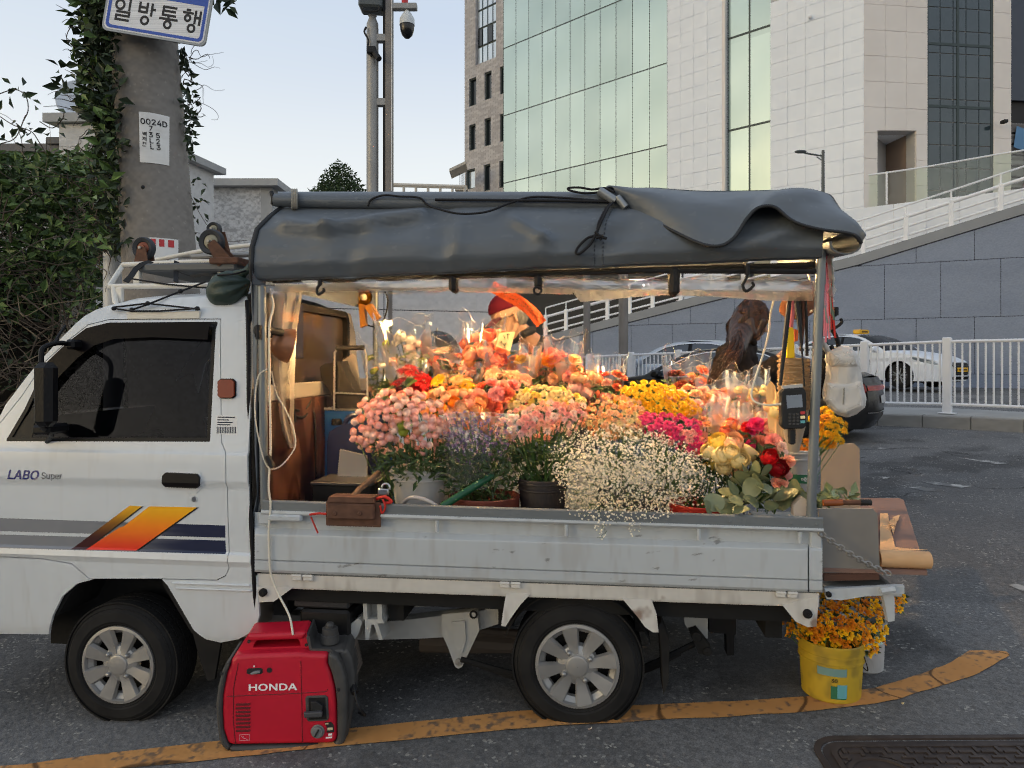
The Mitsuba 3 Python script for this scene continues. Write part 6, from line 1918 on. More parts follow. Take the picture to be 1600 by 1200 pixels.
def carnation_mesh(seed):
 r = np.random.default_rng(seed)
 v, f = [], []
 for R_, z, n in ((1.0, .05, 11), (.85, .32, 10), (.62, .52, 8), (.35, .66, 6)):
  for k in range(n):
   a = 2 * PI * (k + r.uniform(-.3, .3)) / n
   ln = R_ * r.uniform(.82, 1.12)
   d, s = np.array([math.cos(a), math.sin(a), 0]), np.array([-math.sin(a), math.cos(a), 0])
   o = len(v)
   v.append(np.array([0, 0, z * .3 - .2]))
   js = np.linspace(-.36, .36, 5)
   for i, j in enumerate(js):
    v.append(d * ln * (1 - .5 * j * j + .10 * (i % 2)) + s * j * 1.1 + [0, 0, z + .12 * (i % 2) + r.uniform(-.05, .05)])
   f += [[o, o + i + 1, o + i + 2] for i in range(4)]
 t = trimesh.Trimesh(np.array(v), np.array(f), process=False)
 t.metadata['t'] = np.tile([.0, 1, .8, 1, .8, 1], len(v) // 6)
 return t


def gerbera_mesh(seed):
 return mum_mesh(seed, ((1.0, .05, 20), (.92, .10, 17), (.45, .16, 12)), .22, .12)


ROSES = [rose_mesh(i) for i in range(4)]
MUMS = [mum_mesh(i) for i in range(3)]
CARN = [carnation_mesh(i) for i in range(3)]
GERB = [gerbera_mesh(i) for i in range(2)]
SHAPES_ = {'rose': ROSES, 'mum': MUMS, 'carnation': CARN, 'gerbera': GERB}
PLYS = {}


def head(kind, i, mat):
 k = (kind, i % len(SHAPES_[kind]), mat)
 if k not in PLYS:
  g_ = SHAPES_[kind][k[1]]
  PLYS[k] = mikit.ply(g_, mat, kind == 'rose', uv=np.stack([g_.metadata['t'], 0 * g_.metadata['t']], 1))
 return PLYS[k]


def petal_mat(name, col, rough=.6, flat=False):
 key = 'mat_petal_' + name
 if key not in scene:
  a = np.array(lin(col))
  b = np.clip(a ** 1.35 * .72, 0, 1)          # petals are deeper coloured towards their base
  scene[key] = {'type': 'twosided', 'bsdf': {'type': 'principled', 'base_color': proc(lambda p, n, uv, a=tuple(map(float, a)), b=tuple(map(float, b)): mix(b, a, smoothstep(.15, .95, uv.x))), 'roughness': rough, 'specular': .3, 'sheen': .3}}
 return key


for nm, col in dict(pink='#f8ccc2', rosepink='#f2aaa4', palepink='#fbe2d6', salmon='#f7bba2', apricot='#f8bb80', coral='#f28a68', red='#c8141e', deepred='#9c0a18', orange='#f39a2c', yellow='#f9c50e', sun='#fbd42a', cream='#f6e3a8', lemon='#f3d868', hotpink='#ea4488', magenta='#dc3a7c', peach='#f9cda4', white='#f2ede4', purple='#5a3c78', lilac='#9a7ab0', mauve='#c08aa0', greenbud='#a8b24a', pollen='#b8860b', brownred='#7a2a1a').items():
 petal_mat(nm, col)
for nm, col in dict(purple='#4a3066', lilac='#84689c', mauve='#a8788c', cream='#d8c894', white='#f0e6d2', palepink='#fbe2d6').items():
 M('floret_' + nm, col, rough=.6)
M('leaf_bouquet', lambda p, n, uv: mix((.022, .045, .016), (.075, .12, .040), cell_rand(p.x * 60, p.y * 60, p.z * 60)), rough=.5)
M('leaf_pale', lambda p, n, uv: mix((.16, .20, .09), (.28, .32, .15), cell_rand(p.x * 40, p.y * 40, p.z * 40)), rough=.5)
M('stem_green', '#3d5a26', rough=.6)


def scatter(pts, d, v_edge, bulge, rr, tries=5000):
 """Points inside a photo outline, d photo pixels apart, on a dome bulging towards the street. Returns positions (u, v, w) and normals."""
 pg = Polygon(pts).buffer(0)
 x0, y0, x1, y1 = pg.bounds
 got = []
 g = {}
 for _ in range(tries):
  x, y = rr.uniform(x0, x1), rr.uniform(y0, y1)
  c = (int(x // d), int(y // d))
  if any((x - a) ** 2 + (y - b) ** 2 < d * d for i in (-1, 0, 1) for j in (-1, 0, 1) for a, b in g.get((c[0] + i, c[1] + j), ())):
   continue
  if not pg.contains(Point(x, y)):
   continue
  g.setdefault(c, []).append((x, y))
  got.append((x, y))
 cx, cy = pg.centroid.x, pg.centroid.y
 inr = max(1.0, max(pg.exterior.distance(Point(cx + (x1 - x0) * i * .2, cy + (y1 - y0) * j * .2)) for i in (-1, 0, 1) for j in (-1, 0, 1) if pg.contains(Point(cx + (x1 - x0) * i * .2, cy + (y1 - y0) * j * .2)) or (i == 0 and j == 0)))
 P_, N_ = [], []
 for x, y in got:
  t = min(1, pg.exterior.distance(Point(x, y)) / inr)
  h = math.sqrt(max(0, 1 - (1 - t) ** 2))
  P_.append(L3(x, y, v_edge - bulge * h + rr.normal() * .008))
  n = np.array([(x - cx) / (x1 - x0) * 1.5 * (1.15 - h), -.35 - .55 * h, .55 + 1.3 * (cy - y) / (y1 - y0) * (1.1 - .6 * h)]) + rr.normal(size=3) * .16
  N_.append(n / np.linalg.norm(n))
 return np.array(P_), np.array(N_)


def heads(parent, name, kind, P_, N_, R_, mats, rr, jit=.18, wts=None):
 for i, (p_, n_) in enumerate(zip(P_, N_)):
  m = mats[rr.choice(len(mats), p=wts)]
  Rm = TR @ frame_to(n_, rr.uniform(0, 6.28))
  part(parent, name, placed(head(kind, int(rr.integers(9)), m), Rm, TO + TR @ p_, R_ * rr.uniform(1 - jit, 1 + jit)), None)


def foliage(parent, pts, d, v_edge, bulge, size, mat, rr, name='leaves', asp=.5, layers=(0.0, .05), up=.2):
 cs = []
 for o in layers:
  p_, _ = scatter(pts, d, v_edge + o, bulge, rr)
  cs.append(p_)
 c = np.vstack(cs)
 part(parent, name, tw(leaf_cards(c, size, rr, up=up, aspect=asp, face=np.array([0, -.8, .5]))), mat, kind='stuff')


def stems(parent, P_, foot, rr, rad=.0022, every=1, mat='mat_stem_green', lo=.02):
 ms = []
 for p_ in P_[::every]:
  f_ = foot + rr.normal(size=3) * [.03, .03, .0]
  mid = (p_ * .55 + f_ * .45) + [0, .01, -.01]
  ms.append(tube(smooth_path([p_ + [0, .012, -.012], mid, f_], 6), rad, 4, caps=False))
 part(parent, 'stems', tw(cat(ms)), mat, kind='stuff')


def bucket(px0, px1, ytop, v, h, name, label, mat, taper=.82, rim=True, nr=26, catg='bucket'):
 a, b = L3(px0, ytop, v), L3(px1, ytop, v)
 R_ = (b[0] - a[0]) / 2
 c = np.array([(a[0] + b[0]) / 2, v + R_, 0])
 zt = a[2]
 k = thing(name, label, catg)
 zb_ = zt - h
 Rb = R_ * taper
 pr_ = [(.001, zb_), (Rb, zb_), (Rb + .002, zb_ + .006), (R_ * .97, zt - .05), (R_ * .985, zt - .02), (R_, zt - .004), (R_ - .004, zt), (R_ - .008, zt - .004), (Rb - .006, zb_ + .01), (.001, zb_ + .01)]
 part(k, 'tub', tw(lathe(pr_, nr * 2, (c[0], c[1], 0))), mat, smooth=40)
 if rim:
  for dz in (.016, .042):
   part(k, 'rim', tw(lathe([(R_ * .98, zt - dz - .006), (R_ * 1.03, zt - dz - .003), (R_ * 1.03, zt - dz + .003), (R_ * .98, zt - dz + .006)], nr * 2, (c[0], c[1], 0))), mat, smooth=40)
 return k, c, R_, zt


def film_cone(parent, px, ytop, ybase, wtop, v, rr, lean=0.0, wbase=.28, spikes=True, mat='mat_clear_film', rows=5, n=46):
 """A sheet of cellophane gathered into a cone, with pale rim threads painted in as its glints."""
 sc = np.linalg.norm(L3(px + 1, ytop, v) - L3(px, ytop, v))
 ct, cb_ = L3(px + lean, ytop, v), L3(px, ybase, v)
 ang = np.arange(n) * 2 * PI / n + rr.uniform(0, 6)
 out = []
 fold = rr.normal(size=n) * .055 + .09 * np.sin(3 * ang + rr.uniform(0, 6)) + .05 * np.sin(8 * ang + rr.uniform(0, 6))
 for i, t in enumerate(np.linspace(0, 1, rows)):
  c = cb_ + (ct - cb_) * t
  R_ = wtop * sc / 2 * (wbase + (1 - wbase) * t ** .8)
  mod = 1 + fold * (.4 + .6 * t) + rr.normal(size=n) * .010 * t
  up_ = (np.abs(np.sin(ang + 1)) ** 3 * .06 + .02 * np.sin(5 * ang + 2) + rr.random(n) * .008) * t ** 4 if spikes else 0 * ang
  out.append(c + np.stack([R_ * mod * np.cos(ang), R_ * mod * np.sin(ang) * .8, up_ + 0 * ang], 1))
 out = np.array(out)
 part(parent, 'cellophane', tw(grid(out, closed_v=True)), mat)
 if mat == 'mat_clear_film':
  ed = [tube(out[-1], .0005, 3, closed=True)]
  part(parent, 'film_edge', tw(cat(ed)), M('film_edge', '#f4efe6', rough=.25, spec=.8), kind='stuff')  # near-white thread along the rim draws the highlight in colour


def wrapped(name, label, px, y0, y1, ybase, w_, v, kind, R_px, mats, n, rr, lean=0.0, film='mat_clear_film', group=None, catg='bouquet', wts=None, leaf='mat_leaf_bouquet'):
 """A bunch wrapped in cellophane: heads between rows y0 and y1 of the photo, gathered at ybase."""
 k = thing(name, label, catg, group)
 sc = np.linalg.norm(L3(px + 1, y1, v) - L3(px, y1, v))
 R_ = R_px * sc
 n, R_px = int(n * 2.0), R_px * 1.15
 got = []
 tr = 0
 while len(got) < n and tr < 900:
  tr += 1
  y = rr.uniform(y0, y1 + 26)
  t_ = np.clip((y - y0) / (ybase - y0), 0, 1)
  x, vv = px + lean * .6 * (1 - t_) + rr.uniform(-.5, .5) * w_ * (.95 - .5 * t_), v + rr.uniform(-.45, .45) * w_ * sc * .8
  p_ = L3(x, y, vv)
  if all(np.linalg.norm(p_ - q) > R_ * 1.15 for q in got):
   got.append(p_)
 got = np.array(got)
 cc = L3(px, (y0 + y1) / 2 + 25, v)
 N_ = got - cc
 N_ /= np.linalg.norm(N_, axis=1, keepdims=True)
 N_ = N_ + np.array([0, -.45, .35])
 N_ /= np.linalg.norm(N_, axis=1, keepdims=True)
 heads(k, {'rose': 'rose', 'mum': 'blossom', 'carnation': 'carnation', 'gerbera': 'gerbera'}[kind], kind, got, N_, R_, mats, rr, wts=wts)
 foot = L3(px, ybase, v)
 stems(k, got, foot, rr)
 cl = np.array([L3(px + rr.uniform(-.42, .42) * w_ * (1 - .5 * t), y1 + (ybase - y1) * t * .8, v + rr.uniform(-.35, .35) * w_ * sc) for t in rr.random((150 if leaf == 'mat_leaf_pale' else 60) + n) * 1.25 - .3])
 part(k, 'leaves', tw(leaf_cards(cl, R_ * 1.6, rr, face=np.array([0, -.8, .5]))), leaf, kind='stuff')
 if film:
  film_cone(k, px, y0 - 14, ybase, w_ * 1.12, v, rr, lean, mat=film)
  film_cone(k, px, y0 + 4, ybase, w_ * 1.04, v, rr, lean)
 return k


# --- front row: pink spray roses in a white bucket
M('bucket_white', lambda p, n, uv: mix((.36, .355, .345), (.46, .455, .445), fbm(p.x * 9, p.y * 9, p.z * 14, octaves=3)), rough=.4)
M('bucket_dark', '#2a2527', rough=.5)
M('pot_terracotta', '#5e2a20', rough=.7)
M('bucket_grey', '#3e3f42', rough=.5)
bk1, c, R1, zt = bucket(598, 697, 736, .16, .17, 'white_bucket', 'white round bucket holding the pale pink spray roses', 'mat_bucket_white')
zline = L3(648, 760, .16)[2]
k = thing('pink_spray_roses', 'large bunch of pale pink spray roses at the left end of the flowers', 'flowers')
out = [(551, 672), (555, 645), (566, 627), (592, 614), (640, 609), (690, 630), (704, 655), (694, 690), (680, 715), (672, 727), (655, 724), (640, 706), (612, 712), (588, 712), (566, 700), (552, 688)]
Pp, Nn = scatter(out, 9.6, .36, .21, rf)
heads(k, 'rose', 'rose', Pp, Nn, .0160, ['mat_petal_pink', 'mat_petal_palepink', 'mat_petal_salmon', 'mat_petal_greenbud'], rf, .30, [.58, .22, .15, .05])
foliage(k, out, 14, .40, .19, .035, 'mat_leaf_bouquet', rf, layers=(.0, .04))
foliage(k, [(585, 690), (640, 700), (690, 705), (698, 738), (660, 758), (620, 754), (585, 738)], 6, .24, .12, .045, 'mat_leaf_bouquet', rf, asp=.4)
foliage(k, [(592, 640), (660, 630), (660, 690), (590, 690)], 18, .30, .20, .02, 'mat_leaf_pale', rf, layers=(0.,))
stems(k, Pp, np.array([c[0], c[1], fl_ + .02]), rf, every=3)
# apricot roses behind them
k = thing('apricot_roses', 'bunch of glowing apricot roses behind the pink spray roses', 'flowers')
out = [(642, 628), (668, 616), (700, 611), (738, 614), (762, 628), (776, 650), (768, 672), (740, 664), (700, 668), (668, 648)]
Pp, Nn = scatter(out, 12.5, .60, .22, rf)
heads(k, 'rose', 'rose', Pp, Nn, .027, ['mat_petal_apricot', 'mat_petal_peach', 'mat_petal_orange', 'mat_petal_salmon'], rf, .2, [.4, .25, .15, .2])
foliage(k, out, 13, .66, .18, .035, 'mat_leaf_bouquet', rf)
stems(k, Pp, np.array([L3(705, 700, .6)[0], .6, fl_ + .05]), rf, every=2)
# purple statice wrapped in film, standing in a terracotta tray
k = thing('purple_statice_bouquet', 'purple statice bouquet wrapped in clear film behind the green pipe', 'bouquet')
out = [(684, 672), (700, 650), (730, 644), (755, 650), (790, 655), (802, 680), (798, 705), (780, 722), (735, 738), (700, 722), (686, 700)]
fl5 = mum_mesh(5, ((1.0, .1, 5), (.5, .4, 3)), .7)
for mt, dd, nm in (('mat_floret_purple', 4.6, 'florets'), ('mat_floret_lilac', 8.5, 'florets'), ('mat_floret_mauve', 9.5, 'florets'), ('mat_floret_cream', 15, 'florets')):
 Pp, Nn = scatter(out, dd, .30, .15, rf)
 Pp = Pp + rf.normal(size=Pp.shape) * .012
 part(k, nm, tw(repeat_mesh(fl5, [frame_to(n_, 1.0) for n_ in Nn], Pp, rf.uniform(.005, .0095, len(Pp)))), mt, kind='stuff')
foliage(k, [(686, 690), (804, 690), (800, 790), (694, 790)], 5.5, .22, .10, .045, 'mat_leaf_bouquet', rf, asp=.3, layers=(.0, .04))
stems(k, scatter(out, 11, .3, .14, rf)[0], L3(745, 790, .22), rf)
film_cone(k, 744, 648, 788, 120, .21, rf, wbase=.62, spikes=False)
tr_k, c, R1, zt = bucket(690, 806, 782, .06, .05, 'terracotta_tray', 'round terracotta tray under the purple statice', 'mat_pot_terracotta', .9, False, catg='tray')
# pink mums in a dark bucket
bk2, c, R1, zt = bucket(806, 884, 752, .16, .17, 'black_bucket', 'black bucket under the pale pink chrysanthemums', 'mat_bucket_dark', .85)
k = thing('pink_chrysanthemums', 'wide bunch of pale pink chrysanthemums on dark stems in the black bucket', 'flowers')
out = [(768, 676), (782, 655), (800, 642), (840, 632), (880, 626), (908, 628), (918, 645), (905, 662), (890, 680), (868, 672), (862, 688), (845, 680), (820, 698), (792, 694), (774, 686)]
Pp, Nn = scatter(out, 8.0, .42, .20, rf)
heads(k, 'blossom', 'mum', Pp, Nn, .0195, ['mat_petal_pink', 'mat_petal_salmon', 'mat_petal_rosepink', 'mat_petal_palepink'], rf, .2, [.4, .2, .25, .15])
foliage(k, [(790, 690), (870, 690), (884, 720), (880, 760), (805, 765), (795, 730)], 6.5, .34, .10, .045, 'mat_leaf_bouquet', rf, asp=.35, layers=(.0, .04, .08))
stems(k, Pp, np.array([c[0], c[1], zt - .1]), rf, every=2)
# cream mums
k = thing('cream_chrysanthemums', 'cream yellow chrysanthemums behind the pale pink ones', 'flowers')
out = [(790, 636), (800, 620), (826, 604), (865, 604), (900, 614), (912, 626), (880, 630), (840, 634), (806, 644)]
Pp, Nn = scatter(out, 7.5, .62, .16, rf)
heads(k, 'blossom', 'mum', Pp, Nn, .021, ['mat_petal_cream', 'mat_petal_lemon', 'mat_petal_cream'], rf)
foliage(k, out, 12, .68, .12, .03, 'mat_leaf_bouquet', rf)
stems(k, Pp, L3(850, 720, .62), rf, every=3)
# coral carnations
k = thing('coral_carnations', 'fluffy coral pink carnations between the apricot roses and the cream chrysanthemums', 'flowers')
out = [(742, 612), (770, 594), (800, 596), (806, 615), (792, 636), (770, 650), (748, 640)]
Pp, Nn = scatter(out, 14, .64, .16, rf)
heads(k, 'carnation', 'carnation', Pp, Nn, .036, ['mat_petal_coral', 'mat_petal_rosepink', 'mat_petal_salmon'], rf)
foliage(k, [(760, 620), (800, 625), (795, 665), (768, 668)], 10, .62, .06, .035, 'mat_leaf_bouquet', rf)
stems(k, Pp, L3(775, 720, .64), rf)
# peach mums
k = thing('peach_chrysanthemums', 'small peach orange chrysanthemums above the white gypsophila', 'flowers')
out = [(908, 660), (918, 640), (935, 624), (965, 617), (1000, 630), (1012, 652), (1000, 682), (960, 686), (925, 682)]
Pp, Nn = scatter(out, 7.0, .46, .17, rf)
heads(k, 'blossom', 'mum', Pp, Nn, .0175, ['mat_petal_peach', 'mat_petal_apricot', 'mat_petal_cream'], rf, .2, [.45, .35, .2])
foliage(k, out, 12, .52, .12, .03, 'mat_leaf_bouquet', rf)
stems(k, Pp, L3(960, 760, .46), rf, every=3)
# yellow and hot pink mums
k = thing('yellow_chrysanthemums', 'bright yellow chrysanthemums above the hot pink ones', 'flowers')
out = [(958, 632), (968, 610), (990, 599), (1020, 597), (1050, 606), (1078, 622), (1094, 642), (1070, 652), (1030, 646), (995, 640)]
Pp, Nn = scatter(out, 7.6, .62, .18, rf)
heads(k, 'blossom', 'mum', Pp, Nn, .020, ['mat_petal_yellow', 'mat_petal_sun'], rf, .2, [.6, .4])
foliage(k, out, 12, .70, .12, .03, 'mat_leaf_bouquet', rf)
stems(k, Pp, L3(1030, 740, .65), rf, every=3)
k = thing('hot_pink_chrysanthemums', 'hot pink chrysanthemums under the bright yellow ones', 'flowers')
out = [(990, 646), (1030, 646), (1070, 650), (1094, 662), (1100, 690), (1096, 716), (1072, 706), (1040, 690), (1014, 678), (998, 664)]
Pp, Nn = scatter(out, 8.2, .44, .17, rf)
heads(k, 'blossom', 'mum', Pp, Nn, .0205, ['mat_petal_hotpink', 'mat_petal_magenta', 'mat_petal_rosepink'], rf, .2, [.55, .3, .15])
foliage(k, out, 12, .50, .12, .03, 'mat_leaf_bouquet', rf)
stems(k, Pp, L3(1050, 770, .45), rf, every=3)
# white gypsophila spilling over the rail
k = thing('white_gypsophila', 'big frothy bunch of tiny white gypsophila spilling over the bed rail', 'flowers')
out = [(860, 705), (872, 690), (900, 680), (940, 668), (985, 664), (1030, 676), (1064, 694), (1098, 714), (1106, 745), (1096, 775), (1060, 796), (1015, 806), (985, 812), (950, 810), (915, 800), (886, 792), (866, 760)]
tail = [[(880, 792), (1062, 794), (1040, 810), (1004, 818), (988, 836), (972, 814), (952, 818), (942, 846), (926, 814), (896, 806)]]
flt = trimesh.Trimesh(np.array([[1, 0, .1], [0, 1, 0], [-1, 0, .1], [0, -1, 0], [.1, .1, .85], [0, 0, -.5]]), [[0, 1, 4], [1, 2, 4], [2, 3, 4], [3, 0, 4], [1, 0, 5], [2, 1, 5], [3, 2, 5], [0, 3, 5]], process=False)
allp = []
for lay, dd, vv in ((0, 2.9, .34), (1, 3.3, .38), (2, 3.8, .42)):
 Pp, Nn = scatter(out, dd, vv, .40, rf, 40000)
 allp.append(Pp + rf.normal(size=Pp.shape) * .011)
for q in tail:
 Pp, Nn = scatter(q, 3.2, .02, .06, rf, 4000)
 allp.append(Pp + rf.normal(size=Pp.shape) * .006)
allp = np.vstack(allp)
# a ragged edge and small hollows
keep = meshkit.fbm(allp * 14, 2, 3) > .36
allp = allp[keep]
part(k, 'florets', tw(repeat_mesh(flt, [frame_to(n_, a) for n_, a in zip(rf.normal(size=(len(allp), 3)) + [0, -.6, .6], rf.uniform(0, 6, len(allp)))], allp, rf.uniform(.0026, .0056, len(allp)))), 'mat_floret_white', kind='stuff')
foot = np.array([L3(985, 760, .4)[0], .38, L3(985, 760, .4)[2]])
sel = allp[::4]
segs = []
for p_ in sel:
 d = foot - p_
 d = d / np.linalg.norm(d) + rf.normal(size=3) * .35
 segs.append(tube([p_, p_ + d * .045], .0008, 3, caps=False))
part(k, 'stems', tw(cat(segs)), 'mat_stem_green', kind='stuff')
foliage(k, [(885, 700), (1070, 700), (1080, 770), (1010, 795), (900, 785)], 9, .34, .26, .03, 'mat_leaf_bouquet', rf, asp=.22)
bucket(930, 1048, 775, .20, .15, 'grey_bucket', 'dark grey bucket hidden behind the gypsophila', 'mat_bucket_grey', .85)
k = thing('gypsophila_sprig_bunch', 'thin dark leafy gypsophila bunch between the big white one and the round leaves', 'flowers')
out = [(1085, 712), (1110, 716), (1130, 740), (1136, 775), (1118, 800), (1070, 804), (1064, 780)]
Pp, Nn = scatter(out, 7, .26, .08, rf)
part(k, 'florets', tw(repeat_mesh(flt, [frame_to(n_, 0) for n_ in Nn], Pp - [0, .02, 0], rf.uniform(.003, .006, len(Pp)))), 'mat_floret_white', kind='stuff')
foliage(k, out, 5.5, .28, .07, .03, 'mat_leaf_bouquet', rf, asp=.3, layers=(.0, .04, .08))
stems(k, Pp, L3(1095, 815, .22), rf, every=2)
M('tray_red', '#b0281c', rough=.5)
bucket(1050, 1150, 793, .10, .05, 'red_tray', 'red round tray at the foot of the round leaved bunch', 'mat_tray_red', .9, False, catg='tray')
# cream roses, red roses and round leaves
k = thing('cream_roses', 'large cream roses glowing in the lamp light above the round leaves', 'flowers')
out = [(1108, 710), (1116, 690), (1145, 684), (1168, 700), (1166, 728), (1140, 742), (1118, 738)]
Pp, Nn = scatter(out, 15, .34, .14, rf)
heads(k, 'rose', 'rose', Pp, Nn, .036, ['mat_petal_cream', 'mat_petal_peach', 'mat_petal_lemon'], rf, .15, [.6, .25, .15])
foliage(k, out, 12, .38, .10, .05, 'mat_leaf_bouquet', rf)
stems(k, Pp, L3(1140, 800, .34), rf)
k = thing('red_roses', 'two dark red roses with pink carnations beside the payment terminal', 'flowers')
heads(k, 'rose', 'rose', np.array([L3(1203, 716, .20), L3(1216, 733, .19)]), np.array([[-.1, -.8, .6], [.1, -.85, .4]]), .034, ['mat_petal_red', 'mat_petal_deepred'], rf, .08)
Pp = np.array([L3(x, y, v_) for x, y, v_ in ((1182, 664, .36), (1172, 672, .38), (1204, 672, .34), (1208, 690, .30), (1222, 700, .28), (1190, 690, .34), (1226, 745, .22), (1219, 757, .21), (1230, 722, .24))])
Nn = np.tile([0, -.7, .7], (len(Pp), 1)) + rf.normal(size=(len(Pp), 3)) * .3
heads(k, 'carnation', 'carnation', Pp, Nn, .030, ['mat_petal_rosepink', 'mat_petal_hotpink', 'mat_petal_salmon', 'mat_petal_palepink'], rf, .15)
foliage(k, [(1180, 690), (1225, 700), (1225, 760), (1190, 760)], 9, .28, .05, .045, 'mat_leaf_bouquet', rf)
stems(k, Pp, L3(1205, 800, .30), rf)
k = thing('round_leaf_eucalyptus', 'bunch of large round grey green leaves lying over the right end of the rail', 'foliage')
lobe = []
for i, a in enumerate(np.linspace(0, 2 * PI, 13)[:-1]):
 lobe.append([.5 + .5 * math.cos(a), .46 * math.sin(a), .06 * math.cos(2 * a)])
lm = trimesh.Trimesh(np.vstack([lobe, [[.5, 0, -.05]]]), [[i, (i + 1) % 12, 12] for i in range(12)], process=False)
M('leaf_round', lambda p, n, uv: mix((.10, .125, .065), (.22, .24, .13), fbm(p.x * 26, p.y * 26, p.z * 26, octaves=3)), rough=.45)
lbase = mikit.ply(lm, 'mat_leaf_round', True)
spots = [(1107, 792, .02), (1120, 785, .04), (1135, 790, .05), (1133, 768, .10), (1146, 762, .08), (1150, 782, .03), (1157, 795, .01), (1160, 748, .12), (1165, 735, .15), (1176, 745, .12), (1172, 765, .08), (1182, 756, .08), (1190, 748, .10), (1196, 762, .06), (1186, 778, .05), (1200, 776, .04), (1175, 782, .05), (1210, 770, .05), (1206, 790, .06), (1168, 775, .10), (1142, 775, .10), (1128, 780, .10), (1180, 732, .15), (1218, 775, .09), (1228, 770, .1), (1238, 768, .12), (1232, 780, .1), (1222, 786, .1), (1246, 776, .12), (1152, 755, .12), (1195, 740, .14)]
ctr = L3(1170, 770, .2)
for x, y, v_ in spots:
 p_ = L3(x, y, v_)
 d = p_ - ctr
 d = d / np.linalg.norm(d) + rf.normal(size=3) * .35
 d /= np.linalg.norm(d)
 nn = np.array([0, -.8, .6]) + rf.normal(size=3) * .3
 sd = np.cross(nn, d)
 sd /= np.linalg.norm(sd)
 Rm = np.stack([d, sd, np.cross(d, sd)], 1)
 part(k, 'leaf', placed(lbase, TR @ Rm, TO + TR @ (p_ - d * .03), rf.uniform(.055, .085)), None)
stems(k, np.array([L3(*s) for s in spots]), ctr, rf, .0025)
foliage(k, [(1130, 745), (1200, 740), (1205, 785), (1150, 790)], 10, .26, .04, .05, 'mat_leaf_bouquet', rf)
# --- back row: bouquets wrapped in cellophane
W = wrapped
W('wrapped_white_bouquet', 'tall cellophane wrapped white and green bouquet leaning left above the red gerberas', 645, 520, 570, 640, 78, .92, 'rose', 8, ['mat_petal_white', 'mat_petal_greenbud', 'mat_petal_palepink'], 12, rf, lean=-18, leaf='mat_leaf_pale')
W('wrapped_bud_bouquet', 'cellophane wrapped bouquet of pale buds beside the luggage trolley', 598, 560, 600, 650, 50, .86, 'rose', 6, ['mat_petal_white', 'mat_petal_peach', 'mat_petal_greenbud'], 9, rf, lean=-8, leaf='mat_leaf_pale')
W('red_gerbera_bouquet', 'wrapped red gerberas above the pink spray roses', 636, 578, 612, 660, 62, .70, 'gerbera', 17, ['mat_petal_red', 'mat_petal_deepred'], 5, rf)
W('coral_gerbera_bouquet', 'wrapped coral and red gerberas with an upright red bloom', 704, 545, 585, 640, 72, .84, 'gerbera', 15, ['mat_petal_coral', 'mat_petal_red', 'mat_petal_salmon'], 7, rf)
W('orange_lily_bouquet', 'wrapped orange gold flowers behind the apricot roses', 716, 588, 616, 660, 70, .72, 'gerbera', 14, ['mat_petal_orange', 'mat_petal_yellow', 'mat_petal_apricot'], 9, rf)
W('coral_rose_bouquet', 'wrapped coral roses standing highest in front of the man in the cap', 757, 522, 562, 650, 62, .82, 'rose', 11, ['mat_petal_coral', 'mat_petal_salmon', 'mat_petal_apricot'], 11, rf)
W('salmon_gerbera_bouquet', 'wrapped salmon gerberas with red blooms below the price tag', 800, 570, 602, 660, 80, .74, 'gerbera', 16, ['mat_petal_salmon', 'mat_petal_coral', 'mat_petal_red', 'mat_petal_peach'], 7, rf)
W('orange_carnation_bouquet', 'wrapped orange carnations right of the price tag', 842, 558, 596, 660, 62, .88, 'carnation', 11, ['mat_petal_apricot', 'mat_petal_orange', 'mat_petal_lemon', 'mat_petal_coral'], 10, rf)
W('rose_pink_carnation_bouquet', 'wrapped rose pink carnations in front of the silver car', 880, 548, 584, 650, 58, .84, 'carnation', 11, ['mat_petal_rosepink', 'mat_petal_coral', 'mat_petal_peach'], 8, rf)
W('peach_rose_bouquet', 'wrapped peach roses behind the cream chrysanthemums', 905, 586, 614, 670, 62, .76, 'rose', 10, ['mat_petal_peach', 'mat_petal_coral', 'mat_petal_pink'], 10, rf)
W('red_tied_bouquet', 'wrapped pink bouquet behind the peach chrysanthemums', 948, 584, 614, 670, 56, .84, 'carnation', 9, ['mat_petal_coral', 'mat_petal_pink', 'mat_petal_red'], 9, rf)
W('wrapped_dark_bouquet', 'gold glinting cellophane bouquet with brown red flowers left of the woman', 1064, 578, 606, 670, 68, .90, 'carnation', 9, ['mat_petal_brownred', 'mat_petal_coral', 'mat_petal_apricot'], 9, rf, lean=10)
W('soft_pink_carnation_bouquet', 'wrapped soft pink carnations in front of the woman', 1124, 612, 640, 700, 74, .72, 'carnation', 10, ['mat_petal_pink', 'mat_petal_salmon', 'mat_petal_palepink'], 14, rf)
W('peach_carnation_bouquet', 'wrapped peach carnations right of the bright yellow chrysanthemums', 1108, 648, 680, 730, 64, .52, 'carnation', 9, ['mat_petal_peach', 'mat_petal_apricot', 'mat_petal_salmon'], 10, rf)
W('salmon_rose_bouquet', 'wrapped salmon roses above the large cream roses', 1140, 662, 692, 745, 56, .46, 'rose', 9, ['mat_petal_salmon', 'mat_petal_peach', 'mat_petal_coral'], 9, rf)
W('hot_pink_carnation_bouquet', 'wrapped hot pink carnations left of the payment terminal', 1186, 656, 686, 750, 54, .42, 'carnation', 10, ['mat_petal_hotpink', 'mat_petal_rosepink', 'mat_petal_red'], 7, rf)
W('empty_film_bouquet', 'wrapped pale bouquet under the hanging cable', 1170, 606, 640, 720, 60, .70, 'rose', 8, ['mat_petal_cream', 'mat_petal_peach'], 6, rf)
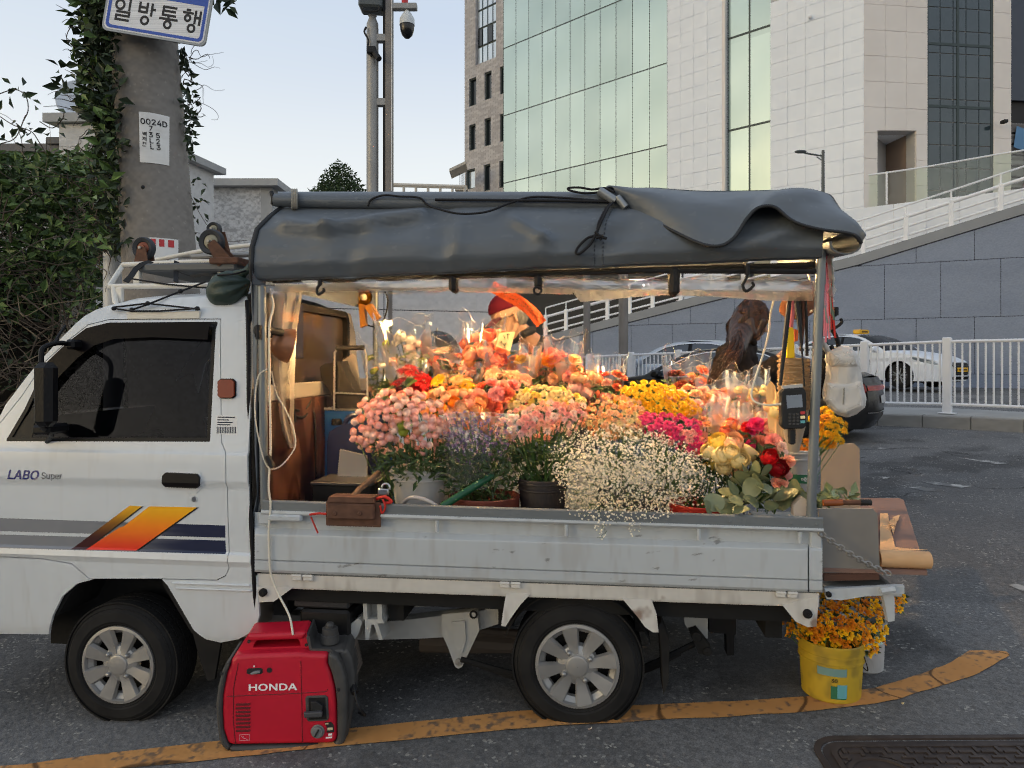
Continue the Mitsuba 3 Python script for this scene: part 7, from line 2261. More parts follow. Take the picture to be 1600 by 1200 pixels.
# filler heads between the wrapped bunches in the second row
k = thing('mixed_peach_bouquet', 'mixed peach and pink flowers packed in the middle of the bed', 'flowers')
out = [(640, 600), (700, 575), (770, 548), (850, 560), (930, 586), (965, 615), (930, 640), (860, 625), (790, 640), (720, 640), (650, 630)]
Pp, Nn = scatter(out, 14, .98, .14, rf)
heads(k, 'carnation', 'carnation', Pp, Nn, .030, ['mat_petal_salmon', 'mat_petal_peach', 'mat_petal_pink', 'mat_petal_apricot'], rf)
foliage(k, out, 9, 1.02, .10, .05, 'mat_leaf_bouquet', rf)
stems(k, Pp, L3(830, 720, 1.0), rf, every=2)
k = thing('mixed_pink_bouquet', 'mixed pink flowers packed behind the hot pink chrysanthemums', 'flowers')
out = [(1040, 612), (1080, 606), (1130, 618), (1185, 632), (1212, 665), (1190, 700), (1110, 705), (1080, 660)]
Pp, Nn = scatter(out, 12, .80, .14, rf)
heads(k, 'carnation', 'carnation', Pp, Nn, .030, ['mat_petal_salmon', 'mat_petal_peach', 'mat_petal_pink'], rf)
foliage(k, out, 12, .92, .10, .05, 'mat_leaf_bouquet', rf)
stems(k, Pp, L3(1140, 760, .9), rf, every=2)
# price tag and long orange banner
M('tag_cream', '#f2dfae', rough=.7)
M('banner_orange', '#e4602c', rough=.7)
tg_ = thing('price_tag', 'cream price card with black handwriting among the coral flowers', 'price tag')
pt = [(780, 520), (805, 518), (797, 549), (775, 541)]
part(tg_, 'card', pxt(pt, .70, .703), 'mat_tag_cream')
fp = lambda pts: LineString([uw(x, y, .699) for x, y in pts]).buffer(.0014)
part(tg_, 'writing', extrude(unary_union([fp([(786, 524), (789, 528), (787, 531)]), fp([(792, 523), (796, 523)]), fp([(794, 521), (793, 529)]), fp([(780, 536), (784, 533), (783, 539)]), fp([(786, 536), (788, 541), (791, 535)]), fp([(784, 542), (791, 543)])]), .6975, .6985, fT), 'mat_ink_black')
bn = thing('orange_banner', 'orange paper strip with black handwriting hanging in front of the man in the cap', 'banner')
cl = [(768, 447), (790, 459), (812, 472), (831, 487), (846, 506)]
cp_ = smooth_path([L3(x, y, .62) for x, y in cl], 20)
wv_ = L3(800, 460, .62)[2] - L3(800, 478, .62)[2]
tn = np.gradient(cp_, axis=0)
tn /= np.linalg.norm(tn, axis=1, keepdims=True)
nrm = np.stack([-tn[:, 2], 0 * tn[:, 0], tn[:, 0]], 1)
fill = np.array([[c_ + n_ * wv_ * s * .5 + [0, .006 * math.sin(3 * s + i * .3), 0] for s in np.linspace(-1, 1, 5)] for i, (c_, n_) in enumerate(zip(cp_, nrm))])
part(bn, 'paper', tw(solidify(fill, .001)), 'mat_banner_orange', smooth=True)
ms = []
for i in range(1, len(cp_) - 2):
 for s in (-.3, .25):
  a_ = cp_[i] + nrm[i] * wv_ * s * .5 - [0, .006, 0]
  w_ = rf.uniform(-.005, .005, (3, 2))
  ms.append(tube([a_ + tn[i] * w_[j, 0] + nrm[i] * w_[j, 1] for j in range(3)], .0010, 4))
part(bn, 'writing', tw(cat(ms)), 'mat_ink_black', kind='stuff')

# ================================================================ THINGS AT THE TAIL, ON THE GROUND, PEOPLE, CARS
def bevel_prism(p2, d0, d1, b, fn, n=110, soft=True):
 """A prism of a 2-D outline with rounded front and back edges; fn(a, b, depth) -> points."""
 pg = Polygon(p2).buffer(0)
 q = pg.buffer(-b * .3).buffer(b * .3)
 pg = q if q.geom_type == 'Polygon' and not q.is_empty and soft else max(polys(pg), key=lambda g: g.area)
 L = pg.exterior.length
 ring = np.array([pg.exterior.interpolate(L * i / n).coords[0] for i in range(n)])
 if Polygon(ring).exterior.is_ccw is False:
  ring = ring[::-1]
 t = np.roll(ring, -1, 0) - np.roll(ring, 1, 0)
 t /= np.linalg.norm(t, axis=1, keepdims=True) + 1e-9
 nin = np.stack([-t[:, 1], t[:, 0]], 1)
 sg = 1 if d1 > d0 else -1
 rows = []
 for dz, ins in ((0, b), (b * .12, b * .5), (b * .45, b * .14), (b, 0)):
  rows.append((ring + nin * ins, d0 + sg * dz))
 for dz, ins in ((b, 0), (b * .45, b * .14), (b * .12, b * .5), (0, b)):
  rows.append((ring + nin * ins, d1 - sg * dz))
 P3 = np.array([fn(r_[:, 0], r_[:, 1], np.full(n, d)) for r_, d in rows])
 m = [grid(P3, closed_v=True)]
 for idx in (0, -1):
  v, f = trimesh.creation.triangulate_polygon(max(polys(Polygon(rows[idx][0]).buffer(0)), key=lambda g: g.area), engine='earcut')
  m.append(trimesh.Trimesh(fn(np.asarray(v)[:, 0], np.asarray(v)[:, 1], np.full(len(v), rows[idx][1])), f, process=False))
 m = cat(m)
 m.merge_vertices(digits_vertex=6)
 m.fix_normals()
 return m


fTT = lambda a, b, d: fT(a, b, d)
# ---------------------------------------------------------------- generator
GY = float(PG(430, 1170)[1])
gw = lambda x, y: (P(x, y, GY)[0], P(x, y, GY)[2])
fG = lambda a, b, d: np.stack(np.broadcast_arrays(np.asarray(a) - .13 * np.asarray(d), np.asarray(d) + GY, b), -1)
gq = lambda pts: [gw(320 + x / 4, 900 + y / 4) for x, y in pts]
gp_ = lambda pts, d0, d1: extrude(Polygon(gq(pts)).buffer(0), d0, d1, fG)
M('gen_red', lambda p, n, uv: mix((.43, .006, .022), (.50, .010, .032), fbm(p.x * 8, p.y * 8, p.z * 8)) * (1 - .22 * smoothstep(.62, .8, fbm(p.x * 22, p.y * 22, p.z * 9, octaves=4))), rough=.42, spec=.4)
M('gen_dark', lambda p, n, uv: mix((.030, .030, .031), (.060, .058, .056), fbm(p.x * 14, p.y * 14, p.z * 14, octaves=3)), rough=.6)
M('text_white', '#e4e4e4', rough=.4)
gen = thing('portable_generator', 'red and black portable generator standing on the yellow line in front of the truck', 'generator')
shell = [(165, 528), (205, 470), (250, 397), (262, 390), (610, 376), (624, 384), (640, 470), (655, 486), (770, 490), (766, 545), (790, 610), (812, 700), (822, 800), (826, 1010), (815, 1040), (790, 1050), (160, 1060), (140, 1040), (112, 960), (106, 850), (110, 740), (135, 610)]
hole = Polygon(gq([(282, 482), (288, 455), (305, 436), (345, 428), (550, 420), (566, 424), (578, 440), (588, 472)]))
core_ = [(x, y) for x, y in shell]
low = [(165, 528), (190, 500), (275, 492), (590, 480), (655, 487), (770, 490), (766, 545), (790, 610), (812, 700), (822, 800), (826, 1010), (815, 1040), (790, 1050), (160, 1060), (140, 1040), (112, 960), (106, 850), (110, 740), (135, 610)]
part(gen, 'shell', bevel_prism(gq(low), 0.0, .21, .016, fG), 'mat_gen_red', smooth=35)
part(gen, 'handle', extrude(Polygon(gq([(172, 520), (205, 470), (250, 397), (262, 390), (610, 376), (624, 384), (640, 470), (655, 492), (590, 486), (275, 498), (190, 506)])).buffer(-.004).buffer(.004).difference(hole), .05, .16, fG), 'mat_gen_red')
part(gen, 'handle_bar', bevel_prism(gq([(262, 393), (610, 378), (622, 388), (600, 424), (300, 434), (262, 440), (250, 402)]), .040, .17, .010, fG, 60), 'mat_gen_red', smooth=35)
part(gen, 'left_bumper', bevel_prism(gq([(166, 526), (138, 606), (113, 738), (109, 850), (115, 962), (142, 1044), (160, 1064), (150, 1100), (108, 1066), (88, 1020), (74, 900), (68, 800), (82, 690), (108, 590), (140, 530)]), -.006, .222, .014, fG, 80), 'mat_gen_dark', smooth=35)
part(gen, 'right_bumper', bevel_prism(gq([(772, 490), (800, 486), (830, 500), (862, 560), (884, 640), (893, 760), (894, 900), (880, 1030), (852, 1072), (795, 1084), (796, 1054), (818, 1042), (829, 1010), (826, 800), (816, 700), (793, 606), (769, 545)]), -.006, .222, .014, fG, 80), 'mat_gen_dark', smooth=35)
part(gen, 'base', bevel_prism(gq([(150, 1064), (800, 1054), (845, 1072), (838, 1090), (700, 1102), (200, 1108), (160, 1100)]), -.006, .22, .012, fG, 60), 'mat_gen_dark', smooth=35)
for x in (225, 722):
 for d in (.03, .21):
  part(gen, 'foot', lathe([(.001, 0), (.026, 0), (.030, .012), (.022, .026), (.001, .026)], 16, (gw(320 + x / 4, 1180)[0], GY + d, gw(0, 900 + (1142 if d < .1 else 1142) / 4)[1] + (.0 if d < .1 else 0.002))), 'mat_rubber', smooth=40)
part(gen, 'fuel_cap', cat(lathe([(.001, .055), (.012, .055), (.014, .050), (.017, .046), (.0165, .036), (.030, .034), (.031, .012), (.034, .010), (.036, -.02), (.001, -.02)], 24, (gw(505, 0)[0], GY + .10, gw(0, 1011)[1]))), 'mat_gen_dark', smooth=30)
part(gen, 'top_cover', bevel_prism(gq([(628, 386), (640, 392), (662, 478), (690, 484), (800, 487), (856, 480), (880, 500), (884, 560), (860, 560), (772, 492), (655, 490), (642, 470)]), .03, .21, .01, fG, 60), 'mat_gen_dark', smooth=35)
part(gen, 'side_plate', bevel_prism(gq([(830, 500), (888, 478), (920, 540), (938, 640), (930, 800), (905, 960), (885, 1040), (860, 1060)]), .03, .20, .014, fG, 60), 'mat_gen_dark', smooth=35)
for k_ in range(7):
 part(gen, 'side_slat', xf(cbox(-.002, .012, -.07, .07, -.004, .004, .001), rot('y', 30), fG(*gw(320 + (898 + k_ * 5) / 4, 900 + (530 + k_ * 24) / 4), .13)), 'mat_exhaust_brown')
part(gen, 'plug_cord', cat(tube(smooth_path([fG(*gw(320 + x / 4, 900 + y / 4), d) for x, y, d in ((908, 690, .05), (930, 720, .02), (948, 770, .0), (965, 810, -.01), (985, 850, .0), (1000, 885, .02), (985, 912, .05), (950, 918, .08))], 24), .0045, 6), tube([fG(*gw(320 + x / 4, 900 + y / 4), d) for x, y, d in ((898, 700, .10), (915, 715, .05), (935, 745, .02))], .014, 8)), 'mat_strap_black', smooth=40)
for pts in ([(600, 530), (606, 780), (610, 1036)], [(210, 545), (180, 700), (178, 900), (192, 1050)], [(140, 752), (380, 742), (600, 732), (760, 722), (768, 706)]):
 part(gen, 'panel_groove', tube([fG(*gw(320 + x / 4, 900 + y / 4), -.0005) for x, y in pts], .0014, 5), M('gen_groove', '#5a0a14', rough=.6))
for k_ in range(8):
 y = 797 + k_ * 23.5
 part(gen, 'vent_slot', bevel_prism(gq([(193 + k_ * .4, y), (280 + k_ * .6, y - 3), (287, y + 4), (280, y + 11), (195, y + 12)]), -.003, .004, .001, fG, 30), 'mat_gen_groove')
part(gen, 'choke_slot', gp_([(262, 586), (275, 577), (350, 574), (362, 582), (362, 604), (350, 612), (275, 614), (262, 606)], -.0015, .004), 'mat_black_matt')
part(gen, 'choke_lever', bevel_prism(gq([(288, 602), (315, 590), (348, 588), (350, 598), (320, 606), (292, 610)]), -.012, 0, .002, fG, 30), 'mat_steel_grey')
part(gen, 'indicator', extrude(Point(*gw(421, 1047)).buffer(.0095), -.002, .004, fG), 'mat_black_matt')
part(gen, 'indicator', extrude(Point(*gw(397, 1041)).buffer(.003), -.0018, .004, fG), 'mat_text_white')
m = meshkit.text_mesh('HONDA', .0235, .0014, True)
v = np.array(m.vertices)
wx = (gw(464.5, 0)[0] - gw(389, 0)[0]) / (v[:, 0].max() - v[:, 0].min())
x0, z0_ = gw(389, 1079)
part(gen, 'lettering', trimesh.Trimesh(np.stack([x0 + (v[:, 0] - v[:, 0].min()) * wx, GY - .0004 - v[:, 2], z0_ + v[:, 1] + .028 * (v[:, 0] - v[:, 0].min())], 1), np.array(m.faces)[:, ::-1], process=False), 'mat_text_white')
part(gen, 'socket_panel', bevel_prism(gq([(640, 748), (755, 744), (770, 758), (776, 890), (765, 902), (650, 908), (636, 894), (628, 760)]), -.004, .01, .003, fG, 50), 'mat_gen_dark', smooth=35)
part(gen, 'socket_recess', gp_([(650, 760), (752, 757), (762, 890), (652, 895)], -.0055, .0), 'mat_under_black')
part(gen, 'socket_block', bevel_prism(gq([(664, 775), (700, 773), (740, 800), (740, 830), (668, 834)]), -.016, .0, .003, fG, 40), 'mat_black_matt', smooth=35)
part(gen, 'socket_flap', bevel_prism(gq([(624, 834), (734, 826), (742, 838), (738, 860), (628, 864)]), -.030, -.012, .004, fG, 40), M('flap_grey', '#3e3f42', rough=.5), smooth=35)
part(gen, 'switch_dial', lathe([(.0255, .0), (.0255, -.003), (.021, -.004), (.0205, -.012), (.017, -.014), (.001, -.014)], 28, (gw(496.5, 0)[0], GY, gw(0, 1142.5)[1]), 'y'), M('dial_grey', '#6a6b6c', rough=.5), smooth=30)
part(gen, 'dial_mark', xf(cbox(-.003, .003, -.004, 0, -.016, .016, .001), rot('y', 30), (gw(496.5, 0)[0], GY - .0145, gw(0, 1142.5)[1])), 'mat_black_matt')
part(gen, 'label_panel', gp_([(748, 915), (790, 912), (806, 930), (808, 975), (762, 978), (762, 940)], -.002, .0), 'mat_black_matt')
part(gen, 'label_print', cat(gp_([(766, 946), (800, 944), (801, 960), (767, 962)], -.003, -.002), gp_([(752, 918), (772, 916), (773, 924), (753, 926)], -.003, -.002)), M('label_cream', '#b9b08e', rough=.6))
part(gen, 'label_print', cat(gp_([(756, 1006), (796, 1003), (796, 1012), (757, 1015)], -.0012, .0), gp_([(770, 985), (796, 983), (796, 995), (771, 997)], -.0012, .0)), 'mat_text_white')
fr = Polygon(gq([(214, 992), (280, 988), (282, 1026), (217, 1030)]))
part(gen, 'warning_mark', cat(extrude(fr.difference(fr.buffer(-.0012)), -.0012, 0, fG), *[tube([fG(*gw(320 + x / 4, 900 + y / 4), -.001) for x, y in pts], .0009, 4) for pts in ([(228, 1000), (245, 1015), (240, 1000)], [(245, 1012), (268, 1022)])]), M('mark_pink', '#d89aa0', rough=.5))
for x, y in ((252, 435), (617, 457)):
 part(gen, 'screw', lathe([(.006, .0), (.006, -.003), (.001, -.003)], 12, (gw(320 + x / 4, 0)[0], GY + .04 - (0), gw(0, 900 + y / 4)[1]), 'y'), 'mat_black_matt')
for x, y in ((108, 606), (838, 706)):
 part(gen, 'screw', lathe([(.006, .0), (.006, -.003), (.001, -.003)], 12, (gw(320 + x / 4, 0)[0], GY - .006, gw(0, 900 + y / 4)[1]), 'y'), 'mat_black_matt')

# ---------------------------------------------------------------- yellow flowers in buckets under the tail gate
bpos = PG(1314, 1098)
yb = thing('yellow_bucket', 'dirty yellow plastic bucket standing on the yellow line under the tail gate', 'bucket')
M('bucket_yellow', lambda p, n, uv: mix(mix((.42, .27, .015), (.52, .35, .03), fbm(p.x * 6, p.y * 6, p.z * 6)), (.20, .14, .03), .6 * smoothstep(.52, .72, fbm(p.x * 16, p.y * 16, p.z * 9, octaves=3))), rough=.45)
sc = bpos[1] / F
Rt, Rb = 49 * sc, 44 * sc
hb = (1103 - 1014) * sc
c = bpos + [0, Rb * .8, 0]
part(yb, 'tub', lathe([(.001, .002), (Rb - .006, .0), (Rb, .006), (Rb + .6 * (Rt - Rb), hb * .62), (Rt * .975, hb * .70), (Rt * .975, hb * .86), (Rt, hb * .88), (Rt, hb * .98), (Rt - .004, hb), (Rt - .008, hb * .98), (Rb - .004, .012), (.001, .012)], 48, c), 'mat_bucket_yellow', smooth=35)
for z in (.68, .80):
 part(yb, 'rim', lathe([(Rt * .97, hb * z - .004), (Rt * 1.015, hb * z - .002), (Rt * 1.015, hb * z + .002), (Rt * .97, hb * z + .004)], 48, c), 'mat_bucket_yellow', smooth=35)
part(yb, 'bail', tube(smooth_path([c + [Rt * .75, -Rt * .7, hb * .80], c + [Rt * .98, -Rt * .45, hb * .55], c + [Rt * 1.12, -Rt * .1, hb * .42], c + [Rt * 1.0, .3 * Rt, hb * .5]], 16), .0022, 6), 'mat_black_matt')


def curved_patch(c, R0, R1, h, a0, a1, z0, z1, out=.0012):
 rows = []
 for z in np.linspace(z0, z1, 4):
  R_ = R0 + (R1 - R0) * z + out
  rows.append([c + [R_ * math.sin(a), -R_ * math.cos(a), z * h] for a in np.linspace(a0, a1, 10)])
 return grid(np.array(rows))


part(yb, 'print', curved_patch(c, Rb, Rt * 1.0, hb, -.85, .08, .50, .64), M('print_teal', '#6f8f8a', rough=.6), smooth=True)
part(yb, 'print', curved_patch(c, Rb, Rt * 1.0, hb, -.42, .08, .10, .33), M('print_green', '#2d6a4a', rough=.6), smooth=True)
part(yb, 'print', curved_patch(c, Rb, Rt * 1.0, hb, -.22, .10, .12, .36, .0016), M('print_blue', '#5fa0a8', rough=.6), smooth=True)


def round_text(txt, h, c, R_, a0, z, mat, parent, bold=True, sx=1.0, name='lettering'):
 m = meshkit.text_mesh(txt, h, .0006, bold)
 v = np.array(m.vertices)
 a = a0 + v[:, 0] * sx / R_
 rr = R_ + .002 + v[:, 2]
 part(parent, name, trimesh.Trimesh(np.stack([c[0] + rr * np.sin(a), c[1] - rr * np.cos(a), c[2] + z + v[:, 1]], 1), m.faces, process=False), mat)


round_text('30', .013, c, (Rb + Rt) / 2, -.42, hb * .40, 'mat_ink_black', yb)
k = thing('orange_freesias', 'bunch of orange yellow freesia blooms in the yellow bucket under the tail gate', 'flowers')
out = [(1218, 966), (1232, 955), (1262, 950), (1284, 930), (1330, 930), (1372, 925), (1384, 945), (1382, 985), (1376, 1008), (1362, 1022), (1330, 1018), (1312, 1022), (1296, 1010), (1270, 1014), (1252, 1000), (1236, 992)]
c_l = (c - TO) @ TR
Pp, Nn = scatter(out, 8.5, float(c_l[1]) + .06, .15, rf)
SHAPES_['freesia'] = [mum_mesh(31, ((1.0, .30, 6), (.6, .55, 4)), .62, -.12), mum_mesh(32, ((1.0, .45, 5), (.5, .6, 4)), .7, -.2)]
heads(k, 'blossom', 'freesia', Pp, Nn, .021, ['mat_petal_yellow', petal_mat('gold', '#f0a418'), petal_mat('amber', '#e08a10')], rf, .3, [.35, .4, .25])
foliage(k, out, 7, float(c_l[1]) + .07, .13, .03, 'mat_leaf_bouquet', rf, layers=(.0, .05))
stems(k, Pp, c_l + [0, 0, hb * .4], rf, every=3)
k = thing('orange_sprig', 'small orange yellow sprig hanging out at the right under the tail gate latch', 'flowers')
out = [(1392, 930), (1412, 928), (1414, 940), (1404, 958), (1396, 950)]
Pp, Nn = scatter(out, 7, .25, .03, rf)
heads(k, 'blossom', 'freesia', Pp, Nn, .018, ['mat_petal_yellow', 'mat_petal_gold'], rf)
foliage(k, out, 6, .27, .02, .025, 'mat_leaf_bouquet', rf)
c2b = PG(1366, 1056)
wb2 = thing('white_green_bucket', 'white bucket with a green print behind the yellow bucket', 'bucket')
sc2 = c2b[1] / F
c2b = c2b + [0, 32 * sc2, 0]
part(wb2, 'tub', lathe([(.001, .002), (26 * sc2, 0), (28 * sc2, .006), (31 * sc2, 70 * sc2), (33 * sc2, 72 * sc2), (33 * sc2, 78 * sc2), (30 * sc2, 78 * sc2), (25 * sc2, .01), (.001, .01)], 36, c2b), 'mat_bucket_white', smooth=35)
part(wb2, 'print', curved_patch(c2b, 27 * sc2, 31.2 * sc2, 75 * sc2, -.5, 1.3, .12, .42), M('print_bright_green', '#0f9a52', rough=.5), smooth=True)
part(wb2, 'print', curved_patch(c2b, 27 * sc2, 31.2 * sc2, 75 * sc2, -.5, 1.3, .62, .80), M('print_pale_teal', '#b8d6cc', rough=.5), smooth=True)

# ---------------------------------------------------------------- boards, paper roll, bucket at the tail
M('ply_grey', lambda p, n, uv: mix((.15, .14, .13), (.25, .235, .215), fbm(p.x * 9, p.y * 9, p.z * 4, octaves=4)), rough=.8)
M('ply_tan', lambda p, n, uv: mix((.28, .22, .165), (.40, .325, .25), fbm(p.x * 9, p.y * 9, p.z * 4, octaves=4)), rough=.8)
M('board_brown', lambda p, n, uv: mix((.145, .080, .062), (.24, .15, .12), fbm(p.x * 5, p.y * 5, p.z * 12, octaves=4)), rough=.8)
M('kraft', lambda p, n, uv: mix((.50, .29, .14), (.58, .36, .19), fbm(p.x * 25, p.y * 25, p.z * 25)), rough=.75)
wtail = L3(1360, 898, .05)[2]
solo('grey_side_board', pxt([(1279, 795), (1364, 795), (1371, 803), (1375, 897), (1286, 897)], .055, .068), 'mat_ply_grey', 'grey plywood side board standing on the tail gate behind the chain', 'board')
solo('tan_side_board', pxt([(1284, 694), (1335, 693), (1343, 701), (1345, 803), (1284, 803)], .98, .995), 'mat_ply_tan', 'tan plywood board standing at the far side of the tail gate', 'board')
tb = thing('tail_shelf', 'brown wooden shelf board laid across the lowered tail gate', 'shelf')
wz_ = float(L3(1449, 893, .05)[2])


def BP(px, py, z=None):
 """Where a photo pixel meets the level of the shelf, in truck coordinates (u, v)."""
 Y = (CZ - (wz_ if z is None else z)) * F / (py - HZ)
 q = np.array([(px - 800) / F * Y, Y, 0]) - TO
 return q @ EU, q @ EV


fZ = lambda a, b, d: TO + a[:, None] * EU + b[:, None] * EV + d[:, None] * np.array([0, 0, 1.0])
part(tb, 'board', extrude(Polygon([L3(1287, 897, .05)[:2], L3(1449, 893, .05)[:2], BP(1438, 862), BP(1412, 781), BP(1404, 778), BP(1340, 778)]).buffer(0), wz_ - .014, wz_, fZ), 'mat_board_brown')
part(tb, 'edge_strip', pxt([(1287, 898), (1374, 898), (1374, 906), (1288, 908)], .03, .05), 'mat_plywood_red')
kp = thing('kraft_paper_roll', 'roll of brown kraft wrapping paper with a loose sheet on the tail shelf', 'paper roll')
rl = .031
ca, cb_ = L3(1373, 878, .085), L3(1452, 879, .085)
ca[2] = cb_[2] = wz_ + rl + .001
part(kp, 'roll', tw(cat(tube([ca, cb_], rl, 28, caps=False), tube([ca, cb_], rl - .006, 24, caps=False))), 'mat_kraft', smooth=40)
sh_ = trimesh.creation.extrude_polygon(Polygon([BP(1375, 866), BP(1375, 806), BP(1387, 804), BP(1393, 838), BP(1399, 858), BP(1425, 862), BP(1450, 864)]).buffer(0), .0012, engine='earcut').subdivide_to_size(.05)
v = np.array(sh_.vertices)
v[:, 2] += wz_ + .004 + .010 * meshkit.fbm(v * 14, 2, 3) + .05 * np.clip(.16 - v[:, 1], 0, .1)
part(kp, 'loose_sheet', tw(trimesh.Trimesh(v, sh_.faces, process=False)), 'mat_kraft', smooth=40)
sh_ = trimesh.creation.extrude_polygon(Polygon([BP(1389, 822), BP(1397, 812), BP(1406, 810), BP(1400, 826), BP(1396, 842)]).buffer(0), .0012, engine='earcut').subdivide_to_size(.03)
v = np.array(sh_.vertices)
v[:, 2] += wz_ + .008 + .02 * meshkit.fbm(v * 20, 2, 5)
part(kp, 'torn_scrap', tw(trimesh.Trimesh(v, sh_.faces, process=False)), 'mat_kraft', smooth=40)
tk = thing('wooden_tool_handle', 'short tool with a worn wooden handle lying over the grey side board', 'tool')
part(tk, 'handle', tubeT([(1286, 786, .10), (1316, 785, .10)], .0125, 12), M('handle_wood', '#8a4a22', rough=.5), smooth=40)
part(tk, 'grip', tubeT([(1316, 785, .10), (1344, 785, .10)], .010, 12), 'mat_rust', smooth=40)
part(tk, 'head', tubeT([(1344, 785, .10), (1361, 785, .10)], .0115, 12), 'mat_black_matt', smooth=40)
wk_, c, R1, zt = bucket(1226, 1288, 704, .50, .235, 'white_print_bucket', 'white bucket with green lettering holding the tall yellow chrysanthemums behind the rear post', 'mat_bucket_white')
cw_ = TO + TR @ np.array([c[0], c[1], zt - .235])
part(wk_, 'print', curved_patch(cw_, R1 * .92, R1 * .98, .235, -.9, .9, .40, .56, .001), 'mat_print_green', smooth=True)
E_ = glyph([('o', .28, .55, .2), [(.55, .55), (.72, .55)], [(.72, .1), (.72, 1)], [(.94, .05), (.94, 1)]], .12)
I_ = glyph([('o', .35, .55, .22), [(.8, .05), (.8, 1)]], .12)
S_ = glyph([[(.1, .35), (.5, .95), (.9, .35)], [(.0, .15), (1.0, .15)]], .12)
for i, g in enumerate((E_, I_, S_)):
 m = hangul_mesh(g, .022, .022, .0006)
 v = np.array(m.vertices)
 a = -.30 + .26 * i + v[:, 0] / R1
 rr = R1 * .955 + .003 + v[:, 2]
 part(wk_, 'lettering', trimesh.Trimesh(np.stack([cw_[0] + rr * np.sin(a), cw_[1] - rr * np.cos(a), cw_[2] + .101 + v[:, 1]], 1), m.faces, process=False), 'mat_text_white')
round_text('600', .020, cw_, R1 * .94, .0, .055, 'mat_print_green', wk_)
k = thing('tall_yellow_chrysanthemums', 'tall golden yellow chrysanthemums in the white bucket behind the rear post', 'flowers')
out = [(1268, 650), (1282, 640), (1300, 642), (1316, 658), (1321, 676), (1312, 694), (1296, 700), (1276, 696)]
Pp, Nn = scatter(out, 9, .66, .12, rf)
heads(k, 'blossom', 'mum', Pp, Nn, .026, ['mat_petal_yellow', 'mat_petal_gold'], rf)
out2 = [(1228, 695), (1240, 688), (1262, 690), (1268, 705), (1232, 707)]
P2, N2 = scatter(out2, 9, .62, .06, rf)
heads(k, 'blossom', 'mum', P2, N2, .022, ['mat_petal_orange', 'mat_petal_gold'], rf)
foliage(k, out, 9, .70, .10, .03, 'mat_leaf_bouquet', rf)
stems(k, np.vstack([Pp, P2]), np.array([c[0], c[1], zt - .12]), rf)
k = thing('trimmed_leaves', 'yellow green trimmed leaves lying by the foot of the rear post', 'leaves')
lp = np.array([L3(x + rf.normal() * 5, y + rf.normal() * 4, v_) for x, y in ((1250, 782), (1262, 778), (1240, 784), (1290, 776), (1305, 774), (1322, 776), (1232, 776), (1275, 780)) for v_ in (.14, .2, .26) for _ in range(4)])
part(k, 'leaves', tw(leaf_cards(lp, .05, rf, aspect=.6, face=np.array([0, -.5, .9]))), 'mat_leaf_pale', kind='stuff')
solo('plastic_bottle_cap_box', pxt([(1240, 790), (1254, 776), (1266, 786), (1262, 806), (1240, 806)], .05, .09), 'mat_film_milky', 'small crumpled pale plastic packet at the foot of the rear post', 'packet')

# ---------------------------------------------------------------- hanging gear by the rear post
pt_ = thing('card_terminal', 'black card payment terminal hanging by the rear post', 'payment terminal')
tv = -.01
part(pt_, 'body', bevel_prism([uw(x, y, tv) for x, y in ((1221, 612), (1226, 607), (1256, 606), (1260, 612), (1261, 664), (1256, 670), (1226, 671), (1221, 664))], tv, tv + .045, .006, fTT, 60), 'mat_black_matt', smooth=35)
part(pt_, 'screen', pxt([(1228.5, 618), (1253, 616.5), (1254.5, 636), (1230, 638)], tv - .0015, tv), M('screen_grey', '#7f8894', rough=.12))
part(pt_, 'paper_slot', pxt([(1223, 603), (1254, 600), (1255, 605), (1224, 608)], tv + .005, tv + .035), M('slot_grey', '#a8a8a6', rough=.5))
for r_ in range(4):
 for c_ in range(3):
  x, y = 1232 + c_ * 6.2, 646 + r_ * 5
  part(pt_, 'key', bevel_prism([uw(x + a, y + b, tv) for a, b in ((0, 0), (4.2, -.2), (4.2, 3), (0, 3.2))], tv - .003, tv + .001, .0012, fTT, 24), 'mat_gen_dark')
for y, mt in ((643, 'mat_print_red'), (650, 'mat_tag_cream'), (657, 'mat_print_blue')):
 part(pt_, 'key', pxt([(1251, y), (1258, y - .5), (1258, y + 4), (1251, y + 4.5)], tv - .003, tv), mt)
part(pt_, 'grip', bevel_prism([uw(x, y, tv) for x, y in ((1234, 672), (1245, 671.5), (1244.5, 693), (1240, 696), (1235, 694))], tv + .008, tv + .035, .005, fTT, 40), 'mat_strap_black', smooth=35)
part(pt_, 'strap', tubeT([(1234, 462, .08), (1228, 520, .04), (1219, 602, .0)], [.009, .009, .006], 8), 'mat_strap_black', smooth=40)
part(pt_, 'strap', tubeT([(1243, 462, .08), (1248, 500, .05), (1254, 560, .02), (1257, 604, .01)], [.008, .008, .003, .003], 8), 'mat_strap_black', smooth=40)
wc = thing('terminal_cable', 'pale cable hanging from the canopy to the card terminal', 'cable')
part(wc, 'lead', tubeT([(1210, 466, .25), (1204, 490, .2), (1201, 520, .16), (1192, 555, .12), (1182, 585, .08), (1174, 615, .05), (1180, 628, .03), (1200, 633, .01), (1221, 631, .0)], .0042, 6, 60), 'mat_cable_white', smooth=True)
part(wc, 'plug', boxT((1219, 629.5), (1224, 633.5), -.005, .008, .002), 'mat_text_white')
sw = thing('twine_spool', 'spool of rough jute twine standing behind the card terminal', 'spool')
c = L3(1240, 640, .16)
M('jute', lambda p, n, uv: mix((.26, .16, .08), (.42, .28, .155), fbm(p.x * 40, p.y * 40, p.z * 150)), rough=.95)
ht_ = L3(1240, 560, .16)[2] - c[2]
part(sw, 'core', tw(lathe([(.001, 0), (.056, 0), (.054, ht_), (.001, ht_)], 24, c)), 'mat_jute', smooth=35)
rings = []
